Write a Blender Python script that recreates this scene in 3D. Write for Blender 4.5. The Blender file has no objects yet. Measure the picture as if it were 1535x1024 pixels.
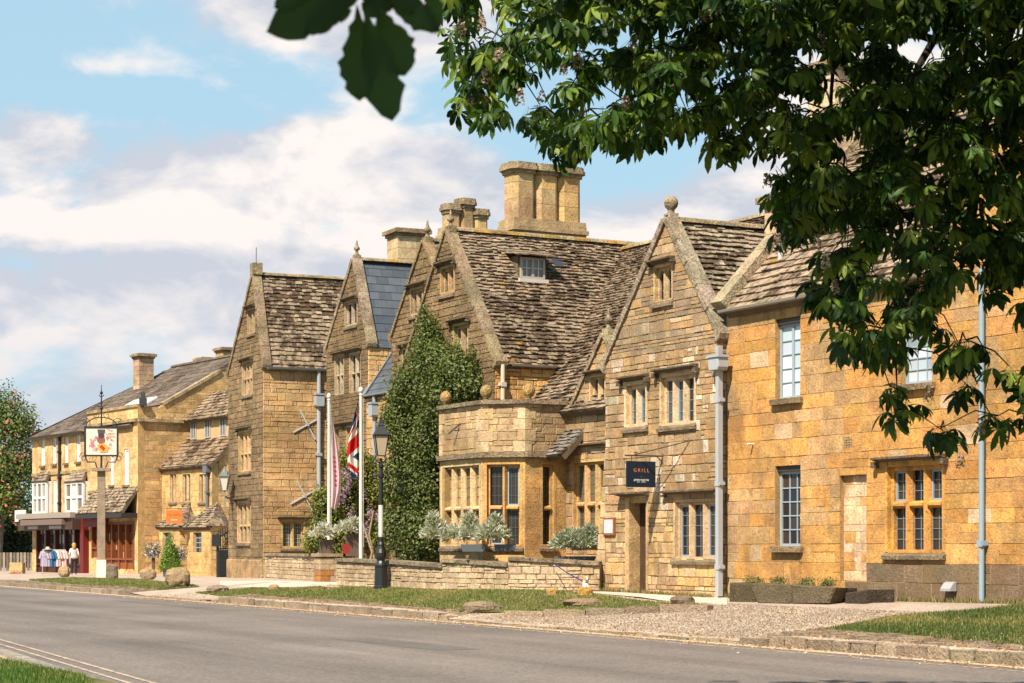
import bpy, math, random
import numpy as np
from mathutils import Vector, Matrix, noise
R = math.radians
random.seed(7); rng = np.random.default_rng(7)
sc = bpy.context.scene
col = sc.collection
# ---------------------------------------------------------------- camera, sky, sun, exposure
FPX, HOR, CX, CZ = 3000.0, 820.0, 767.5, 1.55
cam = bpy.data.cameras.new('camera'); camo = bpy.data.objects.new('camera', cam); col.objects.link(camo)
camo.location = (0, 0, CZ); camo.rotation_euler = (R(90), 0, 0)
cam.sensor_width = 36; cam.lens = FPX / 1535 * 36; cam.shift_y = (HOR - 512) / 1535
cam.clip_start = 0.1; cam.clip_end = 6000
cam.dof.use_dof = True; cam.dof.focus_distance = 42; cam.dof.aperture_fstop = 11
sc.camera = camo
SUN_AZ = math.atan2(-0.52, -0.854); SUN_EL = R(50)      # azimuth clockwise from +Y
sd = Vector((math.sin(SUN_AZ) * math.cos(SUN_EL), math.cos(SUN_AZ) * math.cos(SUN_EL), math.sin(SUN_EL)))
sun = bpy.data.lights.new('sun', 'SUN'); sun.energy = 5.0; sun.angle = R(0.6); sun.color = (1.0, 0.89, 0.73)
suno = bpy.data.objects.new('sun', sun); col.objects.link(suno)
suno.rotation_euler = (-sd).to_track_quat('-Z', 'Y').to_euler()
world = bpy.data.worlds.new('World'); sc.world = world; world.use_nodes = True
sc.view_settings.view_transform = 'Standard'; sc.view_settings.look = 'None'
sc.view_settings.exposure = 1.1; sc.view_settings.gamma = 1.0; sc.view_settings.use_curve_mapping = False
sc.render.engine = 'CYCLES'; sc.cycles.use_denoising = True; sc.cycles.max_bounces = 6
try: sc.cycles.use_adaptive_sampling = True
except Exception: pass

def build_world():
    nt = world.node_tree; nt.nodes.clear(); N = nt.nodes.new; L = nt.links.new
    out = N('ShaderNodeOutputWorld'); bg = N('ShaderNodeBackground'); L(bg.outputs[0], out.inputs[0])
    sky = N('ShaderNodeTexSky'); sky.sky_type = 'NISHITA'; sky.sun_disc = False
    sky.sun_elevation = SUN_EL; sky.sun_rotation = SUN_AZ % (2 * math.pi); sky.ozone_density = 1.2; sky.dust_density = 1.4
    tc = N('ShaderNodeTexCoord')
    sep = N('ShaderNodeSeparateXYZ'); L(tc.outputs['Generated'], sep.inputs[0])
    def math_(op, a, b=None, clamp=False):
        n = N('ShaderNodeMath'); n.operation = op; n.use_clamp = clamp
        for i, x in enumerate((a, b)):
            if x is None: continue
            if isinstance(x, (int, float)): n.inputs[i].default_value = x
            else: L(x, n.inputs[i])
        return n.outputs[0]
    # direction angles: azimuth and elevation, in radians, for the cloud field
    azm = math_('ARCTAN2', sep.outputs[0], sep.outputs[1])
    ele = math_('ARCSINE', sep.outputs[2])
    cmb = N('ShaderNodeCombineXYZ'); L(azm, cmb.inputs[0]); L(ele, cmb.inputs[1])
    mp = N('ShaderNodeMapping'); mp.inputs['Scale'].default_value = (1.0, 1.9, 1.0); mp.inputs['Location'].default_value = (3.1, 0.4, 1.7)
    L(cmb.outputs[0], mp.inputs[0])
    def noise_(scale, detail, rough, vec, dist=0.0):
        n = N('ShaderNodeTexNoise'); n.inputs['Scale'].default_value = scale; n.inputs['Detail'].default_value = detail
        n.inputs['Roughness'].default_value = rough; n.inputs['Distortion'].default_value = dist; L(vec, n.inputs['Vector']); return n.outputs['Fac']
    n1 = noise_(11, 9, 0.55, mp.outputs[0], 0.3)
    n2 = noise_(34, 6, 0.6, mp.outputs[0], 0.2)
    field = math_('ADD', math_('MULTIPLY', n1, 0.95), math_('MULTIPLY', n2, 0.30))
    # cumulus banks as soft ellipses in azimuth/elevation (degrees)
    banks = [(-7.2, 15.2, 4.6, 1.5, 0.42), (-3.0, 15.1, 3.6, 1.5, 0.42), (-6.6, 10.7, 5.0, 1.5, 0.44), (-2.6, 10.2, 4.0, 1.5, 0.36),
             (-10.8, 7.9, 4.8, 2.0, 0.46), (-6.5, 7.2, 3.4, 1.3, 0.32), (-12.8, 11.4, 2.2, 0.8, 0.34), (-3.8, 7.6, 2.3, 1.0, 0.34), (-13, 16, 2.5, 0.6, .2),
             (5.6, 9.2, 3.0, 1.5, 0.55), (9.5, 11.5, 3.0, 1.4, 0.45), (14, 13, 5, 2, 0.4), (-9.5, 3.9, 7.5, 1.9, 0.30), (-4.0, 4.5, 5.0, 1.2, .26), (1.2, 7.6, 1.5, .8, .2), (-11.6, 13.2, 1.8, .5, .22),
             (25, 12, 8, 3, .4), (45, 16, 10, 4, .4), (-26, 9, 8, 3, .45), (-42, 14, 10, 4, .4), (0, 24, 9, 3, .4), (-25, 28, 9, 4, .4), (70, 20, 14, 6, .4), (-75, 18, 14, 5, .4), (120, 16, 16, 6, .4), (-130, 20, 18, 7, .4), (170, 25, 16, 6, .4)]
    tot = None
    for (a, e, ra, re, w) in banks:
        dx = math_('DIVIDE', math_('SUBTRACT', azm, R(a)), R(ra)); dy = math_('DIVIDE', math_('SUBTRACT', ele, R(e)), R(re))
        r2 = math_('ADD', math_('MULTIPLY', dx, dx), math_('MULTIPLY', dy, dy))
        g = math_('MULTIPLY', math_('EXPONENT', math_('MULTIPLY', r2, -0.9)), w)
        tot = g if tot is None else math_('ADD', tot, g)
    dens = math_('ADD', field, tot)
    mr = N('ShaderNodeMapRange'); mr.interpolation_type = 'SMOOTHSTEP'; L(dens, mr.inputs[0])
    mr.inputs[1].default_value = 0.79; mr.inputs[2].default_value = 1.05
    # shading inside the clouds: thicker parts and bases greyer
    mp2 = N('ShaderNodeMapping'); mp2.inputs['Scale'].default_value = (1.0, 1.9, 1.0); mp2.inputs['Location'].default_value = (3.1, 0.4 - 0.035, 1.7); L(cmb.outputs[0], mp2.inputs[0])
    n3 = noise_(11, 9, 0.55, mp2.outputs[0], 0.3)
    sh = math_('SUBTRACT', n1, n3)
    mrs = N('ShaderNodeMapRange'); L(sh, mrs.inputs[0]); mrs.inputs[1].default_value = -0.10; mrs.inputs[2].default_value = 0.075
    mre = N('ShaderNodeMapRange'); L(ele, mre.inputs[0]); mre.inputs[1].default_value = R(2); mre.inputs[2].default_value = R(9.5)
    shade = math_('MULTIPLY', mrs.outputs[0], math_('ADD', math_('MULTIPLY', mre.outputs[0], 0.55), 0.45), True)
    cc = N('ShaderNodeMix'); cc.data_type = 'RGBA'; L(shade, cc.inputs['Factor'])
    cc.inputs['A'].default_value = (4.9, 5.2, 5.9, 1); cc.inputs['B'].default_value = (8.1, 7.5, 7.15, 1)
    # blue of the sky: nishita lifted by thin haze, as in a bright hazy spring sky
    hz = N('ShaderNodeMix'); hz.data_type = 'RGBA'; L(sky.outputs[0], hz.inputs['A']); hz.inputs['B'].default_value = (4.1, 6.3, 7.6, 1)
    hz.inputs['Factor'].default_value = 0.72
    mx = N('ShaderNodeMix'); mx.data_type = 'RGBA'
    L(mr.outputs[0], mx.inputs['Factor']); L(hz.outputs['Result'], mx.inputs['A']); L(cc.outputs['Result'], mx.inputs['B'])
    L(mx.outputs['Result'], bg.inputs[0]); bg.inputs[1].default_value = 0.059
build_world()

# ---------------------------------------------------------------- materials
MATS = {}
def new_mat(name):
    m = bpy.data.materials.new(name); m.use_nodes = True; m.node_tree.nodes.clear(); MATS[name] = m; return m, m.node_tree
def nodes(nt):
    N = nt.nodes.new; L = nt.links.new
    return N, L
def mat_tone(name, rough=0.9, spec=0.2, n_scale=9.0, n_amt=0.35, fine=60.0, fine_amt=0.3, bump=0.5, bump_d=0.01, stain=None, stain_scale=0.7, stain_lo=0.55, stain_hi=0.75, stain_max=.7, fineW=.35, stain2=None,
             transl=0.0, metal=0.0, fixed=None, gain=(1, 1, 1)):
    """base colour = 'tone' attribute x noise; optional stain colour in patches with a shape of their own"""
    m, nt = new_mat(name); N, L = nodes(nt)
    out = N('ShaderNodeOutputMaterial'); b = N('ShaderNodeBsdfPrincipled')
    geo = N('ShaderNodeNewGeometry')
    if fixed is None:
        at = N('ShaderNodeAttribute'); at.attribute_name = 'tone'; gm = N('ShaderNodeVectorMath'); gm.operation = 'MULTIPLY'; L(at.outputs['Color'], gm.inputs[0]); gm.inputs[1].default_value = gain; base = gm.outputs[0]
    else:
        rg = N('ShaderNodeRGB'); rg.outputs[0].default_value = (*fixed, 1); base = rg.outputs[0]
    def noi(scale, det, rgh=0.6):
        n = N('ShaderNodeTexNoise'); n.inputs['Scale'].default_value = scale; n.inputs['Detail'].default_value = det; n.inputs['Roughness'].default_value = rgh
        L(geo.outputs['Position'], n.inputs['Vector']); return n
    h = None
    if n_amt or fine_amt:
        n1 = noi(n_scale, 4); n2 = noi(fine, 3, 0.7)
        def rng_(n, amt):
            r = N('ShaderNodeMapRange'); L(n.outputs['Fac'], r.inputs[0]); r.inputs[1].default_value = 0.3; r.inputs[2].default_value = 0.7
            r.inputs[3].default_value = 1 - amt; r.inputs[4].default_value = 1 + amt * 0.8; return r
        r1, r2 = rng_(n1, n_amt), rng_(n2, fine_amt)
        mu = N('ShaderNodeMath'); mu.operation = 'MULTIPLY'; L(r1.outputs[0], mu.inputs[0]); L(r2.outputs[0], mu.inputs[1])
        vm = N('ShaderNodeVectorMath'); vm.operation = 'SCALE'; L(base, vm.inputs[0]); L(mu.outputs[0], vm.inputs['Scale']); base = vm.outputs[0]
        h = mu.outputs[0]
    if stain is not None:
        n3 = noi(stain_scale, 6, 0.65); n4 = noi(stain_scale * 9, 4, .7)
        ad = N('ShaderNodeMath'); ad.operation = 'MULTIPLY_ADD'; L(n4.outputs['Fac'], ad.inputs[0]); ad.inputs[1].default_value = fineW; L(n3.outputs['Fac'], ad.inputs[2])
        r3 = N('ShaderNodeMapRange'); L(ad.outputs[0], r3.inputs[0]); r3.inputs[1].default_value = stain_lo + fineW * .5; r3.inputs[2].default_value = stain_hi + fineW * .5; r3.inputs[4].default_value = stain_max
        mx = N('ShaderNodeMix'); mx.data_type = 'RGBA'; L(r3.outputs[0], mx.inputs['Factor']); L(base, mx.inputs['A']); mx.inputs['B'].default_value = (*stain, 1); base = mx.outputs['Result']
    if stain2 is not None:
        n5 = noi(stain2[0], 5, .75); r5 = N('ShaderNodeMapRange'); L(n5.outputs['Fac'], r5.inputs[0]); r5.inputs[1].default_value = stain2[1]; r5.inputs[2].default_value = stain2[1] + .08; r5.inputs[4].default_value = stain2[3]
        m5 = N('ShaderNodeMix'); m5.data_type = 'RGBA'; L(r5.outputs[0], m5.inputs['Factor']); L(base, m5.inputs['A']); m5.inputs['B'].default_value = (*stain2[2], 1); base = m5.outputs['Result']
    L(base, b.inputs['Base Color'])
    b.inputs['Roughness'].default_value = rough; b.inputs['Specular IOR Level'].default_value = spec; b.inputs['Metallic'].default_value = metal
    if bump and h is not None:
        bp = N('ShaderNodeBump'); bp.inputs['Strength'].default_value = bump; bp.inputs['Distance'].default_value = bump_d; L(h, bp.inputs['Height']); L(bp.outputs[0], b.inputs['Normal'])
    if transl:
        tr = N('ShaderNodeBsdfTranslucent'); ms = N('ShaderNodeMixShader'); ms.inputs[0].default_value = transl
        sc_ = N('ShaderNodeVectorMath'); sc_.operation = 'MULTIPLY'; L(base, sc_.inputs[0]); sc_.inputs[1].default_value = (1.9, 1.9, 0.9)
        L(sc_.outputs[0], tr.inputs[0]); L(b.outputs[0], ms.inputs[1]); L(tr.outputs[0], ms.inputs[2]); L(ms.outputs[0], out.inputs[0])
    else:
        L(b.outputs[0], out.inputs[0])
    return m
mat_tone('stone', gain=(.87, .805, .725), rough=0.93, n_scale=3.2, n_amt=0.24, fine=24, fine_amt=0.28, bump=0.8, bump_d=0.02, stain=(0.15, 0.095, 0.045), stain_scale=0.9, stain_lo=.47, stain_hi=.68, stain_max=.6, stain2=(13, .575, (.085, .05, .025), .65))
mat_tone('lichened_stone', gain=(.74, .70, .64), rough=0.95, n_scale=4.0, n_amt=0.30, fine=20, fine_amt=0.4, bump=1.0, bump_d=0.03, stain=(0.075, 0.055, 0.035), stain_scale=1.5, stain_lo=.44, stain_hi=.62, stain_max=.6, fineW=.7, stain2=(11, .60, (.40, .33, .24), .6))
mat_tone('mortar', gain=(.66, .60, .50), rough=0.97, n_scale=4.0, n_amt=0.25, fine=30, fine_amt=0.3, bump=0.6, bump_d=0.02, stain=(0.16, 0.13, 0.09), stain_scale=1.2, stain_max=.6)
mat_tone('slate', gain=(.62, .575, .52), rough=0.9, n_scale=7.0, n_amt=0.3, fine=26, fine_amt=0.4, bump=0.8, bump_d=0.02, stain=(0.04, 0.024, 0.014), stain_scale=.5, stain_lo=.45, stain_hi=.60, stain_max=.88, fineW=1.2, stain2=(10, .60, (.38, .32, .25), .65))
mat_tone('blue_slate', rough=0.55, spec=.4, n_scale=3.0, n_amt=0.15, fine=40, fine_amt=0.12, bump=0.25, bump_d=0.01)
mat_tone('paint', gain=(.76, .74, .72), rough=0.5, spec=.35, n_amt=0.05, fine_amt=0.05, bump=0)
mat_tone('plastered', gain=(.8, .72, .62), rough=0.8, n_scale=2.0, n_amt=0.1, fine=60, fine_amt=0.1, bump=0.3)
mat_tone('iron', rough=0.42, spec=.5, n_amt=0.05, fine_amt=0.1, bump=0.1)
mat_tone('glass', rough=0.07, spec=.38, n_amt=0.0, fine_amt=0.0, bump=0)
mat_tone('lamp_glass', gain=(.8, .75, .7), rough=0.25, spec=.6, n_amt=0.0, fine_amt=0.0, bump=0)
mat_tone('wood', gain=(.7, .66, .6), rough=0.85, n_scale=4, n_amt=0.2, fine=26, fine_amt=0.3, bump=0.6)
mat_tone('cloth', gain=(.78, .76, .74), rough=0.9, spec=.1, n_amt=0.05, fine_amt=0.05, bump=0, transl=.2)
mat_tone('leaf', gain=(1.0, 1.0, .9), rough=0.5, spec=.22, n_amt=0.0, fine_amt=0.0, bump=0, transl=.28)
mat_tone('small_leaf', gain=(.74, .72, .66), rough=0.55, spec=.3, n_amt=0.0, fine_amt=0.0, bump=0, transl=.22)
mat_tone('petal', gain=(.72, .70, .68), rough=0.8, spec=.2, n_amt=0.0, fine_amt=0.0, bump=0, transl=.3)
mat_tone('bark', gain=(.7, .7, .7), rough=0.95, n_scale=8, n_amt=0.3, fine=40, fine_amt=0.3, bump=0.8, bump_d=.03)
mat_tone('rock', gain=(.72, .68, .62), rough=0.95, n_scale=4, n_amt=0.3, fine=25, fine_amt=0.3, bump=1.0, bump_d=.05, stain=(0.16, 0.13, 0.10), stain_scale=3, stain_max=.7)
mat_tone('skin', rough=0.55, spec=.3, n_amt=0.0, fine_amt=0.0, bump=0)

# asphalt, gravel, turf: ground materials
def mat_ground(name, c1, c2, scale, fine, bump, rough=.95, patch=None, ps=.25, track=None, spec=.2):
    m, nt = new_mat(name); N, L = nodes(nt)
    out = N('ShaderNodeOutputMaterial'); b = N('ShaderNodeBsdfPrincipled'); L(b.outputs[0], out.inputs[0]); geo = N('ShaderNodeNewGeometry')
    n1 = N('ShaderNodeTexNoise'); n1.inputs['Scale'].default_value = fine; n1.inputs['Detail'].default_value = 3; n1.inputs['Roughness'].default_value = .75; L(geo.outputs['Position'], n1.inputs['Vector'])
    rp = N('ShaderNodeValToRGB'); rp.color_ramp.elements[0].position = .33; rp.color_ramp.elements[1].position = .67
    rp.color_ramp.elements[0].color = (*c1, 1); rp.color_ramp.elements[1].color = (*c2, 1)
    L(n1.outputs['Fac'], rp.inputs[0]); base = rp.outputs[0]
    n2 = N('ShaderNodeTexNoise'); n2.inputs['Scale'].default_value = scale; n2.inputs['Detail'].default_value = 5; L(geo.outputs['Position'], n2.inputs['Vector'])
    r2 = N('ShaderNodeMapRange'); L(n2.outputs['Fac'], r2.inputs[0]); r2.inputs[1].default_value = .3; r2.inputs[2].default_value = .7; r2.inputs[3].default_value = .84; r2.inputs[4].default_value = 1.14
    vm = N('ShaderNodeVectorMath'); vm.operation = 'SCALE'; L(base, vm.inputs[0]); L(r2.outputs[0], vm.inputs['Scale']); base = vm.outputs[0]
    if track is not None:      # wear drawn out along the lane
        mp = N('ShaderNodeMapping'); mp.inputs['Rotation'].default_value = (0, 0, track); L(geo.outputs['Position'], mp.inputs[0]); m2 = N('ShaderNodeMapping'); m2.inputs['Scale'].default_value = (.05, .75, 1); L(mp.outputs[0], m2.inputs[0])
        n6 = N('ShaderNodeTexNoise'); n6.inputs['Scale'].default_value = 1.0; n6.inputs['Detail'].default_value = 5; n6.inputs['Roughness'].default_value = .6; L(m2.outputs[0], n6.inputs['Vector'])
        r6 = N('ShaderNodeMapRange'); L(n6.outputs['Fac'], r6.inputs[0]); r6.inputs[1].default_value = .3; r6.inputs[2].default_value = .7; r6.inputs[3].default_value = .74; r6.inputs[4].default_value = 1.22
        v6 = N('ShaderNodeVectorMath'); v6.operation = 'SCALE'; L(base, v6.inputs[0]); L(r6.outputs[0], v6.inputs['Scale']); base = v6.outputs[0]
    if patch:
        n3 = N('ShaderNodeTexNoise'); n3.inputs['Scale'].default_value = ps; n3.inputs['Detail'].default_value = 6; n3.inputs['Roughness'].default_value = .62; L(geo.outputs['Position'], n3.inputs['Vector'])
        r3 = N('ShaderNodeMapRange'); L(n3.outputs['Fac'], r3.inputs[0]); r3.inputs[1].default_value = .5; r3.inputs[2].default_value = .66
        mx = N('ShaderNodeMix'); mx.data_type = 'RGBA'; L(r3.outputs[0], mx.inputs['Factor']); L(base, mx.inputs['A']); mx.inputs['B'].default_value = (*patch, 1); base = mx.outputs['Result']
    L(base, b.inputs['Base Color']); b.inputs['Roughness'].default_value = rough; b.inputs['Specular IOR Level'].default_value = spec
    bp = N('ShaderNodeBump'); bp.inputs['Strength'].default_value = bump; bp.inputs['Distance'].default_value = .02; L(n1.outputs['Fac'], bp.inputs['Height']); L(bp.outputs[0], b.inputs['Normal'])
    return m
mat_ground('asphalt', (0.085, 0.071, 0.064), (0.185, 0.155, 0.137), 0.25, 24, 0.7, rough=.85, spec=.2, track=-math.atan2(.895, -.446))
mat_ground('asphalt_patch', (0.07, 0.06, 0.055), (0.15, 0.127, 0.115), 0.4, 30, 0.5, rough=.85)
mat_ground('gravel', (0.20, 0.155, 0.125), (0.40, 0.315, 0.255), 1.2, 26, 0.8, patch=(0.40, 0.31, 0.24), ps=.5)
mat_ground('path_surface', (0.38, 0.295, 0.235), (0.50, 0.40, 0.33), 1.0, 26, 0.4)
mat_ground('gutter_sand', (0.30, 0.22, 0.155), (0.46, 0.355, 0.26), 2.5, 30, 0.5)
mat_ground('soil_turf', (0.04, 0.052, 0.014), (0.085, 0.09, 0.026), 2.0, 20, 0.8, patch=(0.12, 0.105, 0.04), ps=1.0)
mat_ground('worn_paint', (0.16, 0.125, 0.10), (0.46, 0.35, 0.26), 3.0, 7, 0.2)
mat_ground('country', (0.05, 0.08, 0.02), (0.12, 0.14, 0.04), 0.05, 0.6, 0.2)

# ---------------------------------------------------------------- mesh helpers
class MB:
    def __init__(s): s.v = []; s.f = []; s.t = []; s.tone = (0.4, 0.3, 0.2)
    def add(s, vs, fs, tone=None):
        o = len(s.v); s.v.extend([tuple(p) for p in vs]); s.f.extend([tuple(i + o for i in f) for f in fs]); s.t.extend([tone or s.tone] * len(vs))
    def merge(s, m):
        o = len(s.v); s.v.extend(m.v); s.f.extend([tuple(i + o for i in f) for f in m.f]); s.t.extend(m.t)
    def box(s, c, size, tone=None, rz=0.0, M=None):
        x, y, z = (k / 2 for k in size); P = [(-x, -y, -z), (x, -y, -z), (x, y, -z), (-x, y, -z), (-x, -y, z), (x, -y, z), (x, y, z), (-x, y, z)]
        ca, sa = math.cos(rz), math.sin(rz)
        if M is None: P = [(c[0] + p[0] * ca - p[1] * sa, c[1] + p[0] * sa + p[1] * ca, c[2] + p[2]) for p in P]
        else: P = [tuple(Vector(c) + M @ Vector(p)) for p in P]
        s.add(P, [(0, 3, 2, 1), (4, 5, 6, 7), (0, 1, 5, 4), (1, 2, 6, 5), (2, 3, 7, 6), (3, 0, 4, 7)], tone)
    def bar(s, a, b, w, h=None, tone=None, up=(0, 0, 1)):
        a, b = Vector(a), Vector(b); d = b - a; L = d.length
        if L < 1e-6: return
        d /= L; u = Vector(up)
        if abs(d.dot(u)) > .99: u = Vector((0, 1, 0))
        x = d.cross(u).normalized(); u = x.cross(d)
        M = Matrix((x, d, u)).transposed(); s.box((a + b) / 2, (w, L, h or w), tone, M=M)
    def tube(s, pts, rad, n=8, tone=None, caps=True):
        pts = [Vector(p) for p in pts]; rs = rad if isinstance(rad, (list, tuple)) else [rad] * len(pts)
        V = []; prev = None
        for i, p in enumerate(pts):
            d = (pts[min(i + 1, len(pts) - 1)] - pts[max(i - 1, 0)])
            d = d.normalized() if d.length > 1e-9 else Vector((0, 0, 1))
            if prev is None: x = d.orthogonal().normalized()
            else: x = (prev - d * prev.dot(d)); x = x.normalized() if x.length > 1e-6 else d.orthogonal().normalized()
            prev = x; y = d.cross(x)
            for k in range(n):
                a = 2 * math.pi * k / n; V.append(p + (x * math.cos(a) + y * math.sin(a)) * rs[i])
        F = []
        for i in range(len(pts) - 1):
            for k in range(n): k2 = (k + 1) % n; F.append((i * n + k, i * n + k2, (i + 1) * n + k2, (i + 1) * n + k))
        if caps: F.append(tuple(range(n))[::-1]); F.append(tuple((len(pts) - 1) * n + k for k in range(n)))
        s.add(V, F, tone)
    def lathe(s, c, prof, n=16, tone=None):
        s.tube([(c[0], c[1], c[2] + z) for r, z in prof], [max(r, .0005) for r, z in prof], n, tone) if False else s._lathe(c, prof, n, tone)
    def _lathe(s, c, prof, n, tone):
        V = [(c[0] + max(r, .0005) * math.cos(2 * math.pi * k / n), c[1] + max(r, .0005) * math.sin(2 * math.pi * k / n), c[2] + z) for r, z in prof for k in range(n)]
        F = [(i * n + k, i * n + (k + 1) % n, (i + 1) * n + (k + 1) % n, (i + 1) * n + k) for i in range(len(prof) - 1) for k in range(n)]
        F += [tuple(range(n))[::-1], tuple((len(prof) - 1) * n + k for k in range(n))]
        s.add(V, F, tone)
    def ball(s, c, r, n=12, tone=None, sz=1.0, jit=0.0):
        V = []; m = n // 2
        for i in range(m + 1):
            th = math.pi * i / m
            for k in range(n):
                ph = 2 * math.pi * k / n; q = r * (1 + (random.uniform(-jit, jit) if 0 < i < m else 0))
                V.append((c[0] + q * math.sin(th) * math.cos(ph), c[1] + q * math.sin(th) * math.sin(ph), c[2] - q * sz * math.cos(th)))
        F = [(i * n + k, i * n + (k + 1) % n, (i + 1) * n + (k + 1) % n, (i + 1) * n + k) for i in range(m) for k in range(n)]
        s.add(V, F, tone)
    def mesh(s, name, off=(0, 0, 0), smooth=False):
        me = bpy.data.meshes.new(name); ox, oy, oz = off
        me.from_pydata([(x - ox, y - oy, z - oz) for x, y, z in s.v], [], s.f)
        a = me.attributes.new('tone', 'FLOAT_COLOR', 'POINT')
        a.data.foreach_set('color', np.array([(*t, 1) for t in s.t], dtype=np.float32).ravel())
        if smooth: me.polygons.foreach_set('use_smooth', [True] * len(me.polygons))
        me.update(); return me
    def build(s, name, mat, parent=None, off=None, smooth=False, kind=None):
        if off is None: off = ORG.get(parent.name, (0, 0, 0)) if parent is not None else (0, 0, 0)
        me = s.mesh(name, off, smooth); me.materials.append(MATS[mat]); o = bpy.data.objects.new(name, me); col.objects.link(o)
        if parent is not None: o.parent = parent; ORG[o.name] = off
        if kind: o['kind'] = kind
        return o
ORG = {}
def thing(name, label, cat, loc=(0, 0, 0), rz=0.0, group=None, world=True):
    """Empty at the thing's base. world=True: parts are given in world coordinates (no rotation)."""
    o = bpy.data.objects.new(name, None); col.objects.link(o); o.location = loc; o.rotation_euler = (0, 0, rz); o.empty_display_size = .2
    o['label'] = label; o['category'] = cat
    if group: o['group'] = group
    ORG[o.name] = tuple(loc) if world else (0, 0, 0)
    return o
def tag(o, label, cat, group=None):
    o['label'] = label; o['category'] = cat
    if group: o['group'] = group
    return o
def structure(name, mb, mat, smooth=False):
    o = mb.build(name, mat, smooth=smooth); o['kind'] = 'structure'; return o
def jt(t, a=.12, hue=.05):
    k = 1 + random.uniform(-a, a); return tuple(max(.004, c * k * (1 + random.uniform(-hue, hue))) for c in t)
def pick(pal, a=.12, hue=.04, k=.5):
    c = random.choice(pal); n = len(pal); mu = [sum(q[i] for q in pal) / n for i in range(3)]
    return jt(tuple(c[i] * (1 - k) + mu[i] * k for i in range(3)), a * .8, hue)

# --- planes
class Plane:
    def __init__(s, O, e, g, n): s.O, s.e, s.g, s.n = Vector(O), Vector(e).normalized(), Vector(g).normalized(), Vector(n).normalized()
    def p(s, x, y, d=0.0): return s.O + s.e * x + s.g * y + s.n * d
    def px(s, u, v, d=0.0):
        r = Vector(((u - CX) / FPX, 1, (HOR - v) / FPX)); C = Vector((0, 0, CZ)); O = s.O + s.n * d
        t = (O - C).dot(s.n) / r.dot(s.n); P = C + r * t - s.O; return P.dot(s.e), P.dot(s.g)
    def rect(s, u0, u1, v0, v1, d=0.0):
        xs = sorted((s.px(u0, (v0 + v1) / 2, d)[0], s.px(u1, (v0 + v1) / 2, d)[0])); um = (u0 + u1) / 2
        zs = sorted((s.px(um, v0, d)[1], s.px(um, v1, d)[1])); return (xs[0], xs[1], zs[0], zs[1])
def dirs(th):  # along the street (leftwards, away) and into the building
    t = R(th); return Vector((-math.sin(t), math.cos(t), 0)), Vector((math.cos(t), math.sin(t), 0))
Z = Vector((0, 0, 1))
def front(O, th): D, N = dirs(th); return Plane((O[0], O[1], 0), D, Z, -N)
def side(O, th): D, N = dirs(th); return Plane((O[0], O[1], 0), N, Z, -D)      # faces right, x runs away from the street
def yx(u, Y): return (u - CX) / FPX * Y
def vz(v, Y): return CZ + (HOR - v) * Y / FPX

def clip(poly, reg):
    """clip polygon by convex polygon reg (counter-clockwise)"""
    out = list(poly)
    for i in range(len(reg)):
        a, b = reg[i], reg[(i + 1) % len(reg)]; ex, ey = b[0] - a[0], b[1] - a[1]; inp, out = out, []
        if not inp: return []
        def sd_(p): return ex * (p[1] - a[1]) - ey * (p[0] - a[0])
        for j in range(len(inp)):
            p, q = inp[j], inp[(j + 1) % len(inp)]; sp, sq = sd_(p), sd_(q)
            if sp >= 0: out.append(p)
            if (sp >= 0) != (sq >= 0):
                t = sp / (sp - sq); out.append((p[0] + (q[0] - p[0]) * t, p[1] + (q[1] - p[1]) * t))
    return out
def area(poly): return abs(sum(poly[i][0] * poly[(i + 1) % len(poly)][1] - poly[(i + 1) % len(poly)][0] * poly[i][1] for i in range(len(poly)))) / 2
def ccw(poly):
    a = sum(poly[i][0] * poly[(i + 1) % len(poly)][1] - poly[(i + 1) % len(poly)][0] * poly[i][1] for i in range(len(poly)))
    return list(poly) if a > 0 else list(poly)[::-1]
def inset(poly, g):
    """inset convex ccw polygon by g"""
    reg = []
    n = len(poly); big = poly
    for i in range(n):
        a, b = poly[i], poly[(i + 1) % n]; L = math.hypot(b[0] - a[0], b[1] - a[1])
        if L < 1e-5: continue
        nx, ny = -(b[1] - a[1]) / L * g, (b[0] - a[0]) / L * g
        d = ((b[0] - a[0]) / L, (b[1] - a[1]) / L)
        p0 = (a[0] + nx - d[0] * 50, a[1] + ny - d[1] * 50); p1 = (a[0] + nx + d[0] * 50, a[1] + ny + d[1] * 50)
        q = [p0, p1, (p1[0] + nx / g * 100, p1[1] + ny / g * 100), (p0[0] + nx / g * 100, p0[1] + ny / g * 100)]
        big = clip(big, q)
        if not big: return []
    return big
def sub(rects, h):
    out = []
    for (a0, a1, b0, b1) in rects:
        x0, x1, y0, y1 = h
        if x0 >= a1 or x1 <= a0 or y0 >= b1 or y1 <= b0: out.append((a0, a1, b0, b1)); continue
        if x0 > a0: out.append((a0, x0, b0, b1))
        if x1 < a1: out.append((x1, a1, b0, b1))
        m0, m1 = max(a0, x0), min(a1, x1)
        if y0 > b0: out.append((m0, m1, b0, y0))
        if y1 < b1: out.append((m0, m1, y1, b1))
    return out
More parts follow.
